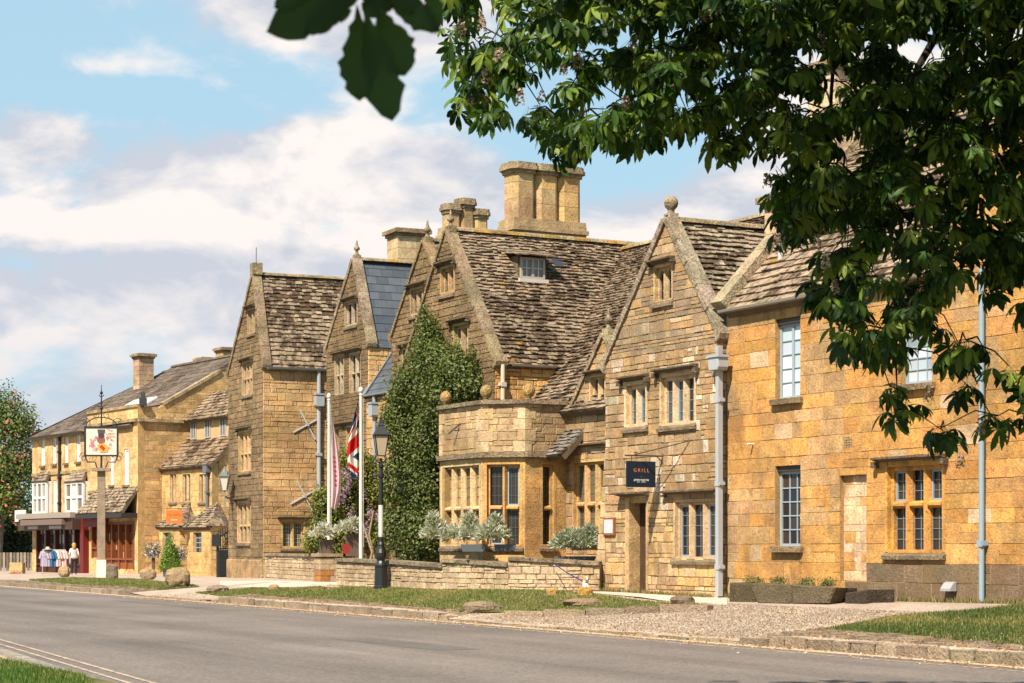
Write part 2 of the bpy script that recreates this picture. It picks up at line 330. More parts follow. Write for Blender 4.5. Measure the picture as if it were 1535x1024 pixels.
def prism(mb, pl, poly, d0, d1, tone=None, bev=0.0, tilt=(0, 0)):
    poly = ccw(poly); n = len(poly); cx = sum(p[0] for p in poly) / n; cy = sum(p[1] for p in poly) / n
    dd = lambda p: d1 + tilt[0] * (p[0] - cx) + tilt[1] * (p[1] - cy)
    B = [pl.p(x, y, d0) for x, y in poly]
    if bev > 0:
        T = [pl.p(p[0], p[1], dd(p) - bev) for p in poly]; I = []
        for p in poly:
            L = math.hypot(p[0] - cx, p[1] - cy) or 1; k = max(0, 1 - bev * 1.3 / L); q = (cx + (p[0] - cx) * k, cy + (p[1] - cy) * k); I.append(pl.p(q[0], q[1], dd(q)))
        V = B + T + I; F = [(i, (i + 1) % n, n + (i + 1) % n, n + i) for i in range(n)] + [(n + i, n + (i + 1) % n, 2 * n + (i + 1) % n, 2 * n + i) for i in range(n)] + [tuple(2 * n + i for i in range(n))]
    else:
        T = [pl.p(p[0], p[1], dd(p)) for p in poly]; V = B + T
        F = [(i, (i + 1) % n, n + (i + 1) % n, n + i) for i in range(n)] + [tuple(n + i for i in range(n)), tuple(range(n))[::-1]]
    if pl.e.cross(pl.g).dot(pl.n) < 0: F = [f[::-1] for f in F]
    mb.add(V, F, tone)

class House:
    """collects stones and slates; the ones that show largest become parts of their own, the rest one part per wall / roof"""
    def __init__(s, name, label, loc, cat='house'):
        s.root = thing(name, label, cat, loc); s.st = []; s.sl = []
    def close(s, n_st=300, n_sl=300):
        for lst, nm, rest, lim in ((s.st, 'stone', 'stonework', n_st), (s.sl, 'slate', 'slating', n_sl)):
            lst.sort(key=lambda q: -q[0]); per = {}
            for i, (sz, mb, par, mat) in enumerate(lst):
                if i < lim and sz > 18: mb.build(nm, mat, par)
                else: per.setdefault((par.name, mat), [par, MB()])[1].merge(mb)
            for (pn, mat), (par, mb) in per.items(): mb.build(rest, mat, par, kind='stuff')

def shown(pl, poly):
    c = pl.p(sum(p[0] for p in poly) / len(poly), sum(p[1] for p in poly) / len(poly)); Y = max(c.y, 1); view = (Vector((0, 0, CZ)) - c).normalized()
    f = view.dot(pl.n); u = CX + c.x / Y * FPX; v = HOR - (c.z - CZ) / Y * FPX
    if f <= 0 or u < -30 or u > 1560 or v < -20 or v > 1040: return 0.0
    return area(poly) * f * (FPX / Y) ** 2
def wall(h, pl, region, holes=(), thick=0.4, ch=(.26, .08), cl=(.5, .2), pal=None, mort=(.36, .27, .17), gap=.013, proud=(.010, .026), mat='stone', bev=.012, base_d=0.0, tonef=None, skin=True, name='wall', skin_region=None):
    region = ccw(region); w = MB(); w.tone = mort
    xs = [p[0] for p in region]; ys = [p[1] for p in region]; bb = (min(xs), max(xs), min(ys), max(ys))
    cells = [bb]
    for hh in holes: cells = sub(cells, hh)
    for c in cells:
        q = clip([(c[0], c[2]), (c[1], c[2]), (c[1], c[3]), (c[0], c[3])], region)
        if len(q) > 2 and area(q) > 1e-4: prism(w, pl, q, base_d - thick, base_d)
    wo = w.build(name, 'mortar', h.root)
    if not skin: return wo
    if skin_region: region = ccw(skin_region); xs = [p[0] for p in region]; bb = (min(xs), max(xs), bb[2], bb[3])
    y = bb[2]
    while y < bb[3]:
        hh_ = max(.07, random.gauss(ch[0], ch[1]))
        hh_ = min(hh_, ch[0] * 1.7); x = bb[0] - random.uniform(0, cl[0])
        while x < bb[1]:
            L = max(hh_ * .6, random.gauss(cl[0], cl[1])); rs = [(x + gap / 2, x + L - gap / 2, y + gap / 2, y + hh_ - gap / 2)]
            if random.random() < .13 and hh_ > ch[0] * .9: ym = y + hh_ * random.uniform(.4, .6); rs = [(rs[0][0], rs[0][1], rs[0][2], ym - gap / 2), (rs[0][0], rs[0][1], ym + gap / 2, rs[0][3])]
            for k in holes: rs = sub(rs, k)
            for r in rs:
                if r[1] - r[0] < .035 or r[3] - r[2] < .03: continue
                j = gap * .5; J = lambda: random.uniform(-j, j)
                q = clip(ccw([(r[0] + J(), r[2] + J()), (r[1] + J(), r[2] + J()), (r[1] + J(), r[3] + J()), (r[0] + J(), r[3] + J())]), region)
                if len(q) < 3 or area(q) < .0016: continue
                m = MB(); cx, cy = (r[0] + r[1]) / 2, (r[2] + r[3]) / 2
                t = tonef(cx, cy) if tonef else pick(pal)
                kk = 1 + .30 * noise.noise(Vector((cx * .55, cy * .8, pl.O.x))) + .15 * noise.noise(Vector((cx * 1.9, cy * 2.4, 4 + pl.O.x))); t = tuple(c * kk for c in t)
                prism(m, pl, q, base_d - .02, base_d + random.uniform(*proud), t, bev, (random.uniform(-.02, .02), random.uniform(-.02, .02)))
                h.st.append((shown(pl, q), m, wo, mat))
            x += L
        y += hh_
    return wo
def slate_tone(P, base, moss=.5):
    n = noise.noise(P * .55) + .5 * noise.noise(P * 1.7)
    if random.random() < .03 + max(0, n + .05) * .75 * moss: return jt((.13, .09, .06), .35, .1)
    if random.random() < .006: return jt((.40, .25, .07), .2)
    return pick(base, .18, .04, .4)
SLATES = [(.36, .285, .21), (.43, .35, .265), (.29, .23, .175), (.38, .295, .205), (.48, .40, .31)]
def roof(h, pl, region, row=(.26, .16), wid=(.32, .22), moss=.5, base=SLATES, mat='slate', thick=.12, th=.028, holes=(), lift=.036, name='roof', neat=False, deck=(.16, .13, .10)):
    region = ccw(region); w = MB(); w.tone = deck
    xs = [p[0] for p in region]; ys = [p[1] for p in region]; bb = (min(xs), max(xs), min(ys), max(ys))
    cells = [bb]
    for k in holes: cells = sub(cells, k)
    for c in cells:
        q = clip([(c[0], c[2]), (c[1], c[2]), (c[1], c[3]), (c[0], c[3])], region)
        if len(q) > 2 and area(q) > 1e-4: prism(w, pl, q, -thick, 0)
    ro = w.build(name, 'mortar', h.root); y = bb[2]; H = bb[3] - bb[2]; r_i = 0
    while y < bb[3]:
        t = (y - bb[2]) / H; rh = row[0] + (row[1] - row[0]) * t; wd = wid[0] + (wid[1] - wid[0]) * t
        x = bb[0] - (wd * .5 if r_i % 2 else 0) - (0 if neat else random.uniform(0, .1)); r_i += 1
        while x < bb[1]:
            ww = wd if neat else wd * random.uniform(.62, 1.38); jy = 0 if neat else random.uniform(-.028, .028)
            rs = [(x + .004, x + ww - .004, y - .02 + jy, y + rh + .03)]
            for k in holes: rs = sub(rs, k)
            for r in rs:
                if r[1] - r[0] < .04: continue
                c1 = 0 if neat else random.uniform(-.012, .012)
                q = clip(ccw([(r[0], r[2] + c1), (r[1], r[2] - c1), (r[1], r[3]), (r[0], r[3])]), region)
                if len(q) < 3 or area(q) < .003: continue
                m = MB(); P = pl.p((r[0] + r[1]) / 2, (r[2] + r[3]) / 2)
                l = lift * (.4 if neat else random.uniform(.7, 1.5))
                tn = jt(random.choice(base), .12, .03) if neat else slate_tone(P, base, moss)
                prism(m, pl, q, -.002, th * (.4 if neat else random.uniform(.8, 1.3)) + l * .5, tn, 0, (0 if neat else random.uniform(-.03, .03), -l / rh))
                h.sl.append((shown(pl, q), m, ro, mat))
            x += ww
        y += rh
    return ro
def rake(h, pl, a, b, wd=.2, d0=-.24, d1=.06, tone=(.36, .30, .22), name='coping', kneel=True, mat='lichened_stone', n=5):
    """gable coping from a (low) to b (high), made of separate stones laid end to end"""
    ax, ay = a; bx, by = b; L = math.hypot(bx - ax, by - ay); dx, dy = (bx - ax) / L, (by - ay) / L; nx, ny = (-dy, dx) if dx > 0 else (dy, -dx)
    if ny < 0: nx, ny = -nx, -ny
    cp = MB()
    for i in range(n):
        s0, s1 = L * i / n + .004, L * (i + 1) / n - .004; t = jt(tone, .12)
        q = [(ax + dx * s0 - nx * .02, ay + dy * s0 - ny * .02), (ax + dx * s1 - nx * .02, ay + dy * s1 - ny * .02), (ax + dx * s1 + nx * wd, ay + dy * s1 + ny * wd), (ax + dx * s0 + nx * wd, ay + dy * s0 + ny * wd)]
        prism(cp, pl, q, d0, d1 + random.uniform(0, .012), t, .015)
    if kneel:
        sx = -1 if dx > 0 else 1
        q = [(ax - sx * .02, ay - .16), (ax + sx * .10, ay - .08), (ax + sx * .13, ay + .02), (ax + sx * .06, ay + .14), (ax - sx * .06, ay + .14)]
        prism(cp, pl, q, d0, d1 + .03, jt(tone, .1), .015)
    return cp.build(name, mat, h.root)
def finial(h, P, kind='ball', s=1.0, tone=(.38, .31, .22)):
    m = MB(); c = (P.x, P.y, P.z)
    if kind == 'ball':
        m.lathe(c, [(.13 * s, 0), (.10 * s, .05 * s), (.07 * s, .1 * s), (.08 * s, .14 * s), (.13 * s, .19 * s), (.155 * s, .27 * s), (.14 * s, .36 * s), (.08 * s, .42 * s), (.0, .44 * s)], 14, tone)
    else:
        m.lathe(c, [(.12 * s, 0), (.12 * s, .1 * s), (.07 * s, .15 * s), (.06 * s, .26 * s), (.13 * s, .30 * s), (.14 * s, .38 * s), (.09 * s, .44 * s), (.05 * s, .55 * s), (.03 * s, .68 * s), (.0, .74 * s)], 10, tone)
    return m.build('finial', 'lichened_stone', h.root, smooth=True)
FR_P, FR_O = (.56, .415, .26), (.52, .325, .125)
def hood(h, pl, x0, x1, z, drop=.14, tone=(.17, .135, .095), par=None, d=.17, nm='hood_mould', ext=.08):
    m = MB()
    x0 -= ext; x1 += ext
    prof = [(.0, z), (d, z - .02), (d, z - .05), (.04, z - .09), (.0, z - .09)]
    V = []
    for x in (x0, x1): V += [pl.p(x, zz, dd) for dd, zz in prof]
    n = len(prof); F = [(i, (i + 1) % n, n + (i + 1) % n, n + i) for i in range(n)] + [tuple(range(n)), tuple(range(n, 2 * n))]
    m.add(V, F, tone)
    for x in (x0, x1):
        if drop: prism(m, pl, [(x - .045, z - .09 - drop), (x + .045, z - .09 - drop), (x + .045, z - .09), (x - .045, z - .09)], 0, d * .8, tone, .01)
    return m.build(nm, 'lichened_stone', par or h.root)
GL = [(.008, .009, .010), (.014, .014, .015), (.03, .026, .02), (.007, .008, .012)]
def window(h, pl, r, n=2, tr=None, fr=.1, mul=.09, rec=.13, fm=FR_P, bars=(2, 4), glass=GL, bar=(.10, .12, .14), hd=None, sl=True, sep=False, casem=None, arch=False, d=0.0, bw=.012, blind=None):
    """stone mullioned window: surround, mullions, transom, leaded lights, panes"""
    x0, x1, z0, z1 = r; m = MB(); m.tone = fm
    def bx(q, d0, d1, b=.012, mb=m, t=None): prism(mb, pl, q, d0 + d, d1 + d, t or jt(fm, .06), b)
    o, i = .0, .045
    for q in ([(x0, z0), (x0 + fr * .5, z0), (x0 + fr * .5, z1), (x0, z1)], [(x1 - fr * .5, z0), (x1, z0), (x1, z1), (x1 - fr * .5, z1)], [(x0 + fr * .5, z1 - fr * .5), (x1 - fr * .5, z1 - fr * .5), (x1 - fr * .5, z1), (x0 + fr * .5, z1)], [(x0 + fr * .5, z0), (x1 - fr * .5, z0), (x1 - fr * .5, z0 + fr * .4), (x0 + fr * .5, z0 + fr * .4)]): bx(q, -.28, .012)
    for q in ([(x0 + fr * .5, z0), (x0 + fr, z0), (x0 + fr, z1 - fr * .5), (x0 + fr * .5, z1 - fr * .5)], [(x1 - fr, z0), (x1 - fr * .5, z0), (x1 - fr * .5, z1 - fr * .5), (x1 - fr, z1 - fr * .5)], [(x0 + fr, z1 - fr), (x1 - fr, z1 - fr), (x1 - fr, z1 - fr * .5), (x0 + fr, z1 - fr * .5)]): bx(q, -.28, -.07)
    wo = m.build('window', 'stone', h.root)
    ix0, ix1, iz0, iz1 = x0 + fr, x1 - fr, z0 + fr * .4, z1 - fr
    lw = (ix1 - ix0 - mul * (n - 1)) / n; cells = []
    def mull(p0, p1, vert):
        mm = MB(); a = mul / 2
        prof = [(-a, -.26), (-a, -.10), (-a * .35, -.015), (a * .35, -.015), (a, -.10), (a, -.26)]
        V = []
        for k in (p0, p1):
            for c, dd in prof:
                V.append(pl.p(k[0] + c, k[1], dd + d) if vert else pl.p(k[0], k[1] + c, dd + d))
        N_ = 6; F = [(q, (q + 1) % N_, N_ + (q + 1) % N_, N_ + q) for q in range(N_)] + [tuple(range(N_)), tuple(range(N_, 2 * N_))]
        mm.add(V, F, jt(fm, .07)); mm.build('mullion' if vert else 'transom', 'stone', wo)
    for k in range(1, n):
        x = ix0 + k * lw + (k - .5) * mul; mull((x, iz0), (x, iz1), True)
    zr = [(iz0, iz1)]
    if tr is not None:
        zt = iz0 + (iz1 - iz0) * tr
        for k in range(n):
            xa = ix0 + k * (lw + mul); mull((xa, zt), (xa + lw, zt), False)
        zr = [(iz0, zt - mul / 2), (zt + mul / 2, iz1)]
    gb = MB(); cs = MB(); any_c = False
    for k in range(n):
        xa = ix0 + k * (lw + mul); xb = xa + lw
        for row, (za, zb) in enumerate(zr):
            nx, ny = bars; ny = max(1, round(ny * (zb - za) / (iz1 - iz0))) if tr is not None else ny
            if casem and (k, row) in casem:
                w = .035; cs = MB()
                for q in ([(xa, za), (xa + w, za), (xa + w, zb), (xa, zb)], [(xb - w, za), (xb, za), (xb, zb), (xb - w, zb)], [(xa + w, za), (xb - w, za), (xb - w, za + w), (xa + w, za + w)], [(xa + w, zb - w), (xb - w, zb - w), (xb - w, zb), (xa + w, zb)]):
                    prism(cs, pl, q, -rec - .02 + d, -rec + .03 + d, (.30, .36, .42))
                cs.build('casement', 'paint', wo)
            def pane(q, t):
                pm = MB(); a, b = random.uniform(-.012, .012), random.uniform(-.012, .012); prism(pm, pl, q, -rec - .012 + d, -rec + d, t, 0, (a, b)); pm.build('pane', 'glass', wo)
            base_t = random.choice(glass)
            if sep:
                for a in range(nx):
                    for b in range(ny):
                        q0, q1 = xa + (xb - xa) * a / nx, xa + (xb - xa) * (a + 1) / nx; y0, y1 = za + (zb - za) * b / ny, za + (zb - za) * (b + 1) / ny
                        pane([(q0, y0), (q1, y0), (q1, y1), (q0, y1)], jt(base_t, .3))
            else: pane([(xa, za), (xb, za), (xb, zb), (xa, zb)], base_t)
            for a in range(0, nx + 1):
                x = xa + (xb - xa) * a / nx; prism(gb, pl, [(x - bw / 2, za), (x + bw / 2, za), (x + bw / 2, zb), (x - bw / 2, zb)], -rec + d, -rec + .012 + d, bar)
            for b in range(1, ny):
                y = za + (zb - za) * b / ny; prism(gb, pl, [(xa, y - bw / 2), (xb, y - bw / 2), (xb, y + bw / 2), (xa, y + bw / 2)], -rec + d, -rec + .014 + d, bar)
            if arch:
                am = MB(); c = (xa + xb) / 2; rr = (xb - xa) / 2
                for s in (-1, 1):
                    pts = [(c + s * rr, zb + .001)] + [(c + s * rr * math.cos(t * math.pi / 2 / 5), zb - rr * 1.1 + rr * 1.1 * math.sin(t * math.pi / 2 / 5)) for t in range(6)]
                    for q in range(1, len(pts) - 1): prism(am, pl, [pts[0], pts[q], pts[q + 1]], -.14 + d, -.06 + d, fm)
                am.build('arched_head', 'stone', wo)
    gb.build('glazing_bars', 'iron', wo)
    if sl:
        sm = MB(); V = []; prof = [(.0, z0 + .0), (.07, z0 - .05), (.07, z0 - .11), (.0, z0 - .12)]
        for x in (x0 - .03, x1 + .03): V += [pl.p(x, zz, dd + d) for dd, zz in prof]
        sm.add(V, [(i_, (i_ + 1) % 4, 4 + (i_ + 1) % 4, 4 + i_) for i_ in range(4)] + [(0, 1, 2, 3), (4, 5, 6, 7)], jt((.27, .21, .145), .1)); sm.build('sill', 'lichened_stone', wo)
    if hd is not None: hood(h, pl, x0, x1, z1 + .12, hd, par=wo)
    return wo
def sash(h, pl, r, nx=3, ny=5, fm=(.33, .40, .47), glass=None, rec=.14, fw=.05, bw=.022, center=False, sep=True, sill=True, lintel=True):
    x0, x1, z0, z1 = r; glass = glass or GL; m = MB()
    if lintel: z1l = z1 - .1; 
    else: z1l = z1
    if lintel: prism(m, pl, [(x0, z1l), (x1, z1l), (x1, z1), (x0, z1)], -.3, -.05, (.05, .04, .03))
    for q in ([(x0, z0), (x0 + fw, z0), (x0 + fw, z1l), (x0, z1l)], [(x1 - fw, z0), (x1, z0), (x1, z1l), (x1 - fw, z1l)], [(x0 + fw, z0), (x1 - fw, z0), (x1 - fw, z0 + fw), (x0 + fw, z0 + fw)], [(x0 + fw, z1l - fw), (x1 - fw, z1l - fw), (x1 - fw, z1l), (x0 + fw, z1l)]):
        prism(m, pl, q, -rec - .05, -rec + .03, jt(fm, .05), .006)
    if center: c = (x0 + x1) / 2; prism(m, pl, [(c - .03, z0 + fw), (c + .03, z0 + fw), (c + .03, z1l - fw), (c - .03, z1l - fw)], -rec - .05, -rec + .025, jt(fm, .05))
    wo = m.build('window', 'paint', h.root); a0, a1, b0, b1 = x0 + fw, x1 - fw, z0 + fw, z1l - fw; gb = MB()
    for i in range(nx):
        for j in range(ny if sep else 1):
            q0, q1 = a0 + (a1 - a0) * i / nx, a0 + (a1 - a0) * (i + 1) / nx; y0, y1 = (b0 + (b1 - b0) * j / ny, b0 + (b1 - b0) * (j + 1) / ny) if sep else (b0, b1)
            pm = MB(); prism(pm, pl, [(q0, y0), (q1, y0), (q1, y1), (q0, y1)], -rec - .02, -rec - .005, jt(random.choice(glass), .2), 0, (random.uniform(-.012, .012), random.uniform(-.012, .012))); pm.build('pane', 'glass', wo)
    for i in range(1, nx):
        x = a0 + (a1 - a0) * i / nx; prism(gb, pl, [(x - bw / 2, b0), (x + bw / 2, b0), (x + bw / 2, b1), (x - bw / 2, b1)], -rec - .01, -rec + .012, fm)
    for j in range(1, ny):
        y = b0 + (b1 - b0) * j / ny; prism(gb, pl, [(a0, y - bw / 2), (a1, y - bw / 2), (a1, y + bw / 2), (a0, y + bw / 2)], -rec - .01, -rec + .014, fm)
    gb.build('glazing_bars', 'paint', wo)
    if sill:
        sm = MB(); prism(sm, pl, [(x0 - .1, z0 - .11), (x1 + .06, z0 - .11), (x1 + .06, z0 - .005), (x0 - .1, z0 - .005)], -.1, .11, (.30, .22, .13), .02); sm.build('sill', 'lichened_stone', wo)
    return wo
def pipe(h, pl, x, z0, z1, r=.05, tone=(.27, .33, .39), d=.09, square=False, hop=None, clips=3, name='downpipe', mat='paint', par=None):
    m = MB()
    if square: m.bar(pl.p(x, z0, d), pl.p(x, z1, d), r * 2, r * 2, tone, up=pl.n)
    else: m.tube([pl.p(x, z0, d), pl.p(x, z1, d)], r, 10, tone)
    for k in range(clips):
        z = z0 + (z1 - z0) * (k + .35) / clips; m.bar(pl.p(x - r * 1.7, z, d - .02), pl.p(x + r * 1.7, z, d - .02), .06, .07 + r, tone, up=pl.n)
        m.bar(pl.p(x, z - .05, d), pl.p(x, z + .05, d), r * 2.5, r * 2.5, tone, up=pl.n)
    po = m.build(name, mat, par or h.root)
    if hop:
        hw, hz0, hz1 = hop; k = MB()
        prism(k, pl, [(x - hw, hz0 + .06), (x - hw * .8, hz0), (x + hw * .8, hz0), (x + hw, hz0 + .06), (x + hw, hz1), (x - hw, hz1)], .01, .24, tone, .012)
        prism(k, pl, [(x - hw - .025, hz1 - .05), (x + hw + .025, hz1 - .05), (x + hw + .025, hz1), (x - hw - .025, hz1)], .005, .265, jt(tone, .05), .006)
        k.build('hopper', mat, po)
    return po
def gutter(h, pl, x0, x1, z, d=.14, tone=(.13, .13, .13), r=.055, z1=None):
    m = MB(); z1 = z if z1 is None else z1; prof = [(-r, 0), (-r * .8, -r * .8), (0, -r * 1.1), (r * .8, -r * .8), (r, 0), (r * .8, 0), (0, -r * .7), (-r * .8, 0)]; V = []
    for x, zz in ((x0, z), (x1, z1)): V += [pl.p(x, zz + b, d + a) for a, b in prof]
    n = 8; F = [(i, (i + 1) % n, n + (i + 1) % n, n + i) for i in range(n)] + [tuple(range(n)), tuple(range(n, 2 * n))]
    m.add(V, F, tone); k = x0 + .3
    while k < x1: m.bar(pl.p(k, z - .09, 0), pl.p(k, z - .05, d), .03, .03, tone); k += .8
    return m.build('gutter', 'iron', h.root)
def chimney(h, P, th, w, dpt, hgt, pal, cap=.12, base=None, pots=0, mat='stone', flues=1, name='chimney', step=.3):
    """square stack built of courses; P = centre of its foot"""
    D, N_ = dirs(th); co = None; m = MB(); m.tone = (.33, .25, .16); M = Matrix((N_, D, Z)).transposed()
    z = P.z; top = P.z + hgt; k = 0
    m.box((P.x, P.y, (z + top) / 2), (w - .04, dpt - .04, hgt), M=M); co = m.build(name, 'mortar', h.root)
    if base: b = MB(); b.box((P.x, P.y, z + base * .4), (w + .3, dpt + .3, base * .8), pick(pal), M=M); b.box((P.x, P.y, z + base * .9), (w + .16, dpt + .16, base * .2), pick(pal), M=M); b.build('plinth', mat, co)
    z += (base or 0)
    while z < top - cap * 2:
        hh = min(step * random.uniform(.8, 1.2), top - cap * 2 - z)
        if hh < .05: break
        s = MB(); nb = max(1, round(w / .55)); off = .0 if k % 2 else .2
        cuts = sorted([-w / 2, w / 2] + [(-w / 2 + w * (i + off + .3) / nb) for i in range(nb) if -w / 2 + .1 < -w / 2 + w * (i + off + .3) / nb < w / 2 - .1])
        for a, b in zip(cuts[:-1], cuts[1:]):
            q = MB(); c = (a + b) / 2; q.box(tuple(Vector((P.x, P.y, z + hh / 2)) + N_ * c), (b - a - .008, dpt + random.uniform(-.01, .01), hh - .01), pick(pal, .12), M=M); q.build('stone', mat, co)
        z += hh; k += 1
    c = MB(); t = jt((.42, .33, .21), .05)
    c.box((P.x, P.y, top - cap * 1.6), (w + .10, dpt + .10, cap * .8), t, M=M); c.box((P.x, P.y, top - cap * .7), (w + .26, dpt + .26, cap * 1.0), t, M=M); c.box((P.x, P.y, top - cap * .05), (w + .1, dpt + .1, cap * .3), t, M=M)
    c.build('cap', 'lichened_stone', co)
    for i in range(pots): q = MB(); q.lathe(tuple(Vector((P.x, P.y, top)) + N_ * (i - (pots - 1) / 2) * .35), [(.13, 0), (.11, .2), (.10, .42), (.13, .45), (.13, .5)], 10, (.35, .17, .08)); q.build('chimney_pot', 'plastered', co)
    return co
# scatter one small shape many times into one mesh
def scatter(name, bv, bf, Rm, T, tones, mat, parent=None, smooth=False, kind=None, off=None):
    bv = np.array(bv, dtype=np.float32); n = len(T); k = len(bv); V = np.einsum('nij,kj->nki', Rm, bv) + np.asarray(T, dtype=np.float32)[:, None, :]
    if off is None: off = ORG.get(parent.name, (0, 0, 0)) if parent is not None else (0, 0, 0)
    V = (V - np.array(off, dtype=np.float32)).reshape(-1, 3)
    sizes = np.array([len(f) for f in bf]); flat = np.array([i for f in bf for i in f]); nl = len(flat)
    loops = (flat[None, :] + (np.arange(n) * k)[:, None]).ravel().astype(np.int32)
    starts = (np.concatenate([[0], np.cumsum(sizes)[:-1]])[None, :] + (np.arange(n) * nl)[:, None]).ravel().astype(np.int32)
    me = bpy.data.meshes.new(name); me.vertices.add(n * k); me.vertices.foreach_set('co', V.astype(np.float32).ravel())
    me.loops.add(len(loops)); me.loops.foreach_set('vertex_index', loops); me.polygons.add(len(starts)); me.polygons.foreach_set('loop_start', starts)
    me.update(calc_edges=True)
    a = me.attributes.new('tone', 'FLOAT_COLOR', 'POINT'); tt = np.repeat(np.concatenate([np.asarray(tones, dtype=np.float32), np.ones((n, 1), np.float32)], 1), k, axis=0)
    a.data.foreach_set('color', tt.astype(np.float32).ravel())
    if smooth: me.polygons.foreach_set('use_smooth', [True] * len(me.polygons))
    me.materials.append(MATS[mat]); o = bpy.data.objects.new(name, me); col.objects.link(o)
    if parent is not None: o.parent = parent; ORG[o.name] = off
    if kind: o['kind'] = kind
    return o
def rand_rot(n, up_bias=0.0, outward=None, scale=(0.8, 1.2)):
    z = rng.normal(size=(n, 3)); z[:, 2] += up_bias
    if outward is not None: z = z * .7 + outward * 1.0; z[:, 2] += up_bias * .5
    z /= np.linalg.norm(z, axis=1, keepdims=True); r = rng.normal(size=(n, 3)); x = np.cross(r, z); x /= np.linalg.norm(x, axis=1, keepdims=True); y = np.cross(z, x)
    s = rng.uniform(*scale, size=(n, 1, 1)); return np.stack([x, y, z], axis=2) * s
LEAFV = [(0, -.5, 0), (.32, -.05, .08), (0, .5, -.02), (-.32, -.05, .08)]; LEAFF = [(0, 1, 2), (0, 2, 3)]
def leafmass(name, blobs, n, size, pal, mat='small_leaf', parent=None, kind=None, shell=.35, var=.3, up=.4):
    w = np.array([b[3] * b[4] * b[5] for b in blobs]) ** .8; w /= w.sum(); idx = rng.choice(len(blobs), n, p=w); B = np.array([b[:6] for b in blobs])[idx]
    d = rng.normal(size=(n, 3)); d /= np.linalg.norm(d, axis=1, keepdims=True); r = (1 - shell * rng.random((n, 1)) ** 1.5) * (1 + .15 * rng.normal(size=(n, 1)))
    T = B[:, :3] + d * r * B[:, 3:6]
    # clumping: pull leaves towards sub-clump centres
    c = rng.integers(0, max(2, n // 28), n); cd = rng.normal(size=(c.max() + 1, 3)) * size * 1.6; T = T + cd[c] * .5
    P = np.array(pal); tn = P[rng.integers(0, len(P), n)] * rng.uniform(1 - var, 1 + var, (n, 1))
    return scatter(name, np.array(LEAFV) * size, LEAFF, rand_rot(n, up, d), T, tn, mat, parent, kind=kind)
# ---------------------------------------------------------------- ground
RZ = .15                                    # road level
K0 = Vector((5.97, 23.3)); KD = Vector((-.446, .895)); KN = Vector((.895, .446))
def tn(x, y): q = Vector((x, y)) - K0; return q.dot(KD), q.dot(KN)
def xy(t, n): q = K0 + KD * t + KN * n; return q.x, q.y
def interp(t, A):
    if t <= A[0][0]: return A[0][1]
    for (a, b), (c, d) in zip(A[:-1], A[1:]):
        if t <= c: return b + (d - b) * (t - a) / (c - a)
    return A[-1][1]
def kh(t): return RZ + interp(t, [(5.3, .14), (6.1, .03), (15.9, .03), (16.6, .13), (29.4, .13), (30.6, .03), (37.2, .03), (38.4, .12), (200, .12)])
def zb(t): return interp(t, [(2, .69), (6, .67), (14, .585), (18, .63), (26, .62), (30, .585), (46, .50), (66, .27), (72, .31), (80, .26), (110, .26)])
def nf(t): return interp(t, [(2, 4.5), (14, 3.6), (18, 2.6), (28, 2.9), (46, 5.5), (67, 7.5), (110, 8.5)])
def gz(x, y):
    t, n = tn(x, y)
    if n < -9.95: return RZ + .085
    if n < 0: return RZ
    k = kh(t); return k + (zb(t) - k) * min(1, n / nf(t))
def G(u, v, z=None):
    if z is not None:
        Y = (CZ - z) * FPX / (v - HOR); return Vector((yx(u, Y), Y, z))
    a, b = 14.0, 170.0; Y = a
    while Y < b:
        x = yx(u, Y); zz = vz(v, Y)
        if zz <= gz(x, Y): break
        Y += .25
    lo, hi = Y - .25, Y
    for _ in range(18):
        m = (lo + hi) / 2
        if vz(v, m) <= gz(yx(u, m), m): hi = m
        else: lo = m
    return Vector((yx(u, hi), hi, gz(yx(u, hi), hi)))
m = MB(); m.add([(-2500, -900, -.03), (2500, -900, -.03), (2500, 4500, -.03), (-2500, 4500, -.03)], [(0, 1, 2, 3)], (.1, .1, .05)); structure('ground', m, 'country')
m = MB(); pts = [xy(-70, -12.5), xy(260, -12.5), xy(260, 0.02), xy(-70, 0.02)]; m.add([(p[0], p[1], RZ) for p in pts], [(3, 2, 1, 0)]); structure('road', m, 'asphalt')
m = MB(); ts = [-30 + i * 1.0 for i in range(60)] + [30 + i * 2 for i in range(80)]; ns = [0.02, .6, 1.2, 1.8, 2.4, 3, 4, 5, 6, 8, 12, 20, 40]; V = []
ts = sorted(set(ts + [5.9, 6.8, 17.6, 18.4, 32.5, 33.8, 41.2, 42.5]))
for t in ts:
    for n in ns: x, y = xy(t, n); V.append((x, y, gz(x, y)))
k = len(ns); m.add(V, [(i * k + j, (i + 1) * k + j, (i + 1) * k + j + 1, i * k + j + 1)[::-1] for i in range(len(ts) - 1) for j in range(k - 1)]); structure('footway', m, 'gravel', smooth=True)
def ground_sheet(name, px, mat, lift=.008, step=.8):
    P = [G(u, v) for u, v in px]; poly = ccw([(p.x, p.y) for p in P]); xs = [p[0] for p in poly]; ys = [p[1] for p in poly]; m = MB()
    from mathutils.geometry import tessellate_polygon, delaunay_2d_cdt
    pts = [Vector(p) for p in poly]; nb = len(pts); ed = []
    dense = []
    for i in range(nb):
        a, b = pts[i], pts[(i + 1) % nb]; k = max(1, int((b - a).length / step))
        for j in range(k): dense.append(a + (b - a) * j / k)
    nb = len(dense); ed = [(i, (i + 1) % nb) for i in range(nb)]; inner = []
    y = min(ys)
    while y < max(ys):
        x = min(xs)
        while x < max(xs): inner.append(Vector((x + random.uniform(-.1, .1), y + random.uniform(-.1, .1)))); x += step
        y += step
    r = delaunay_2d_cdt(dense + inner, ed, [list(range(nb))], 1, 1e-4)
    m.add([(v.x, v.y, gz(v.x, v.y) + lift) for v in r[0]], [tuple(f) for f in r[2]]); o = structure(name, m, mat); return o, poly
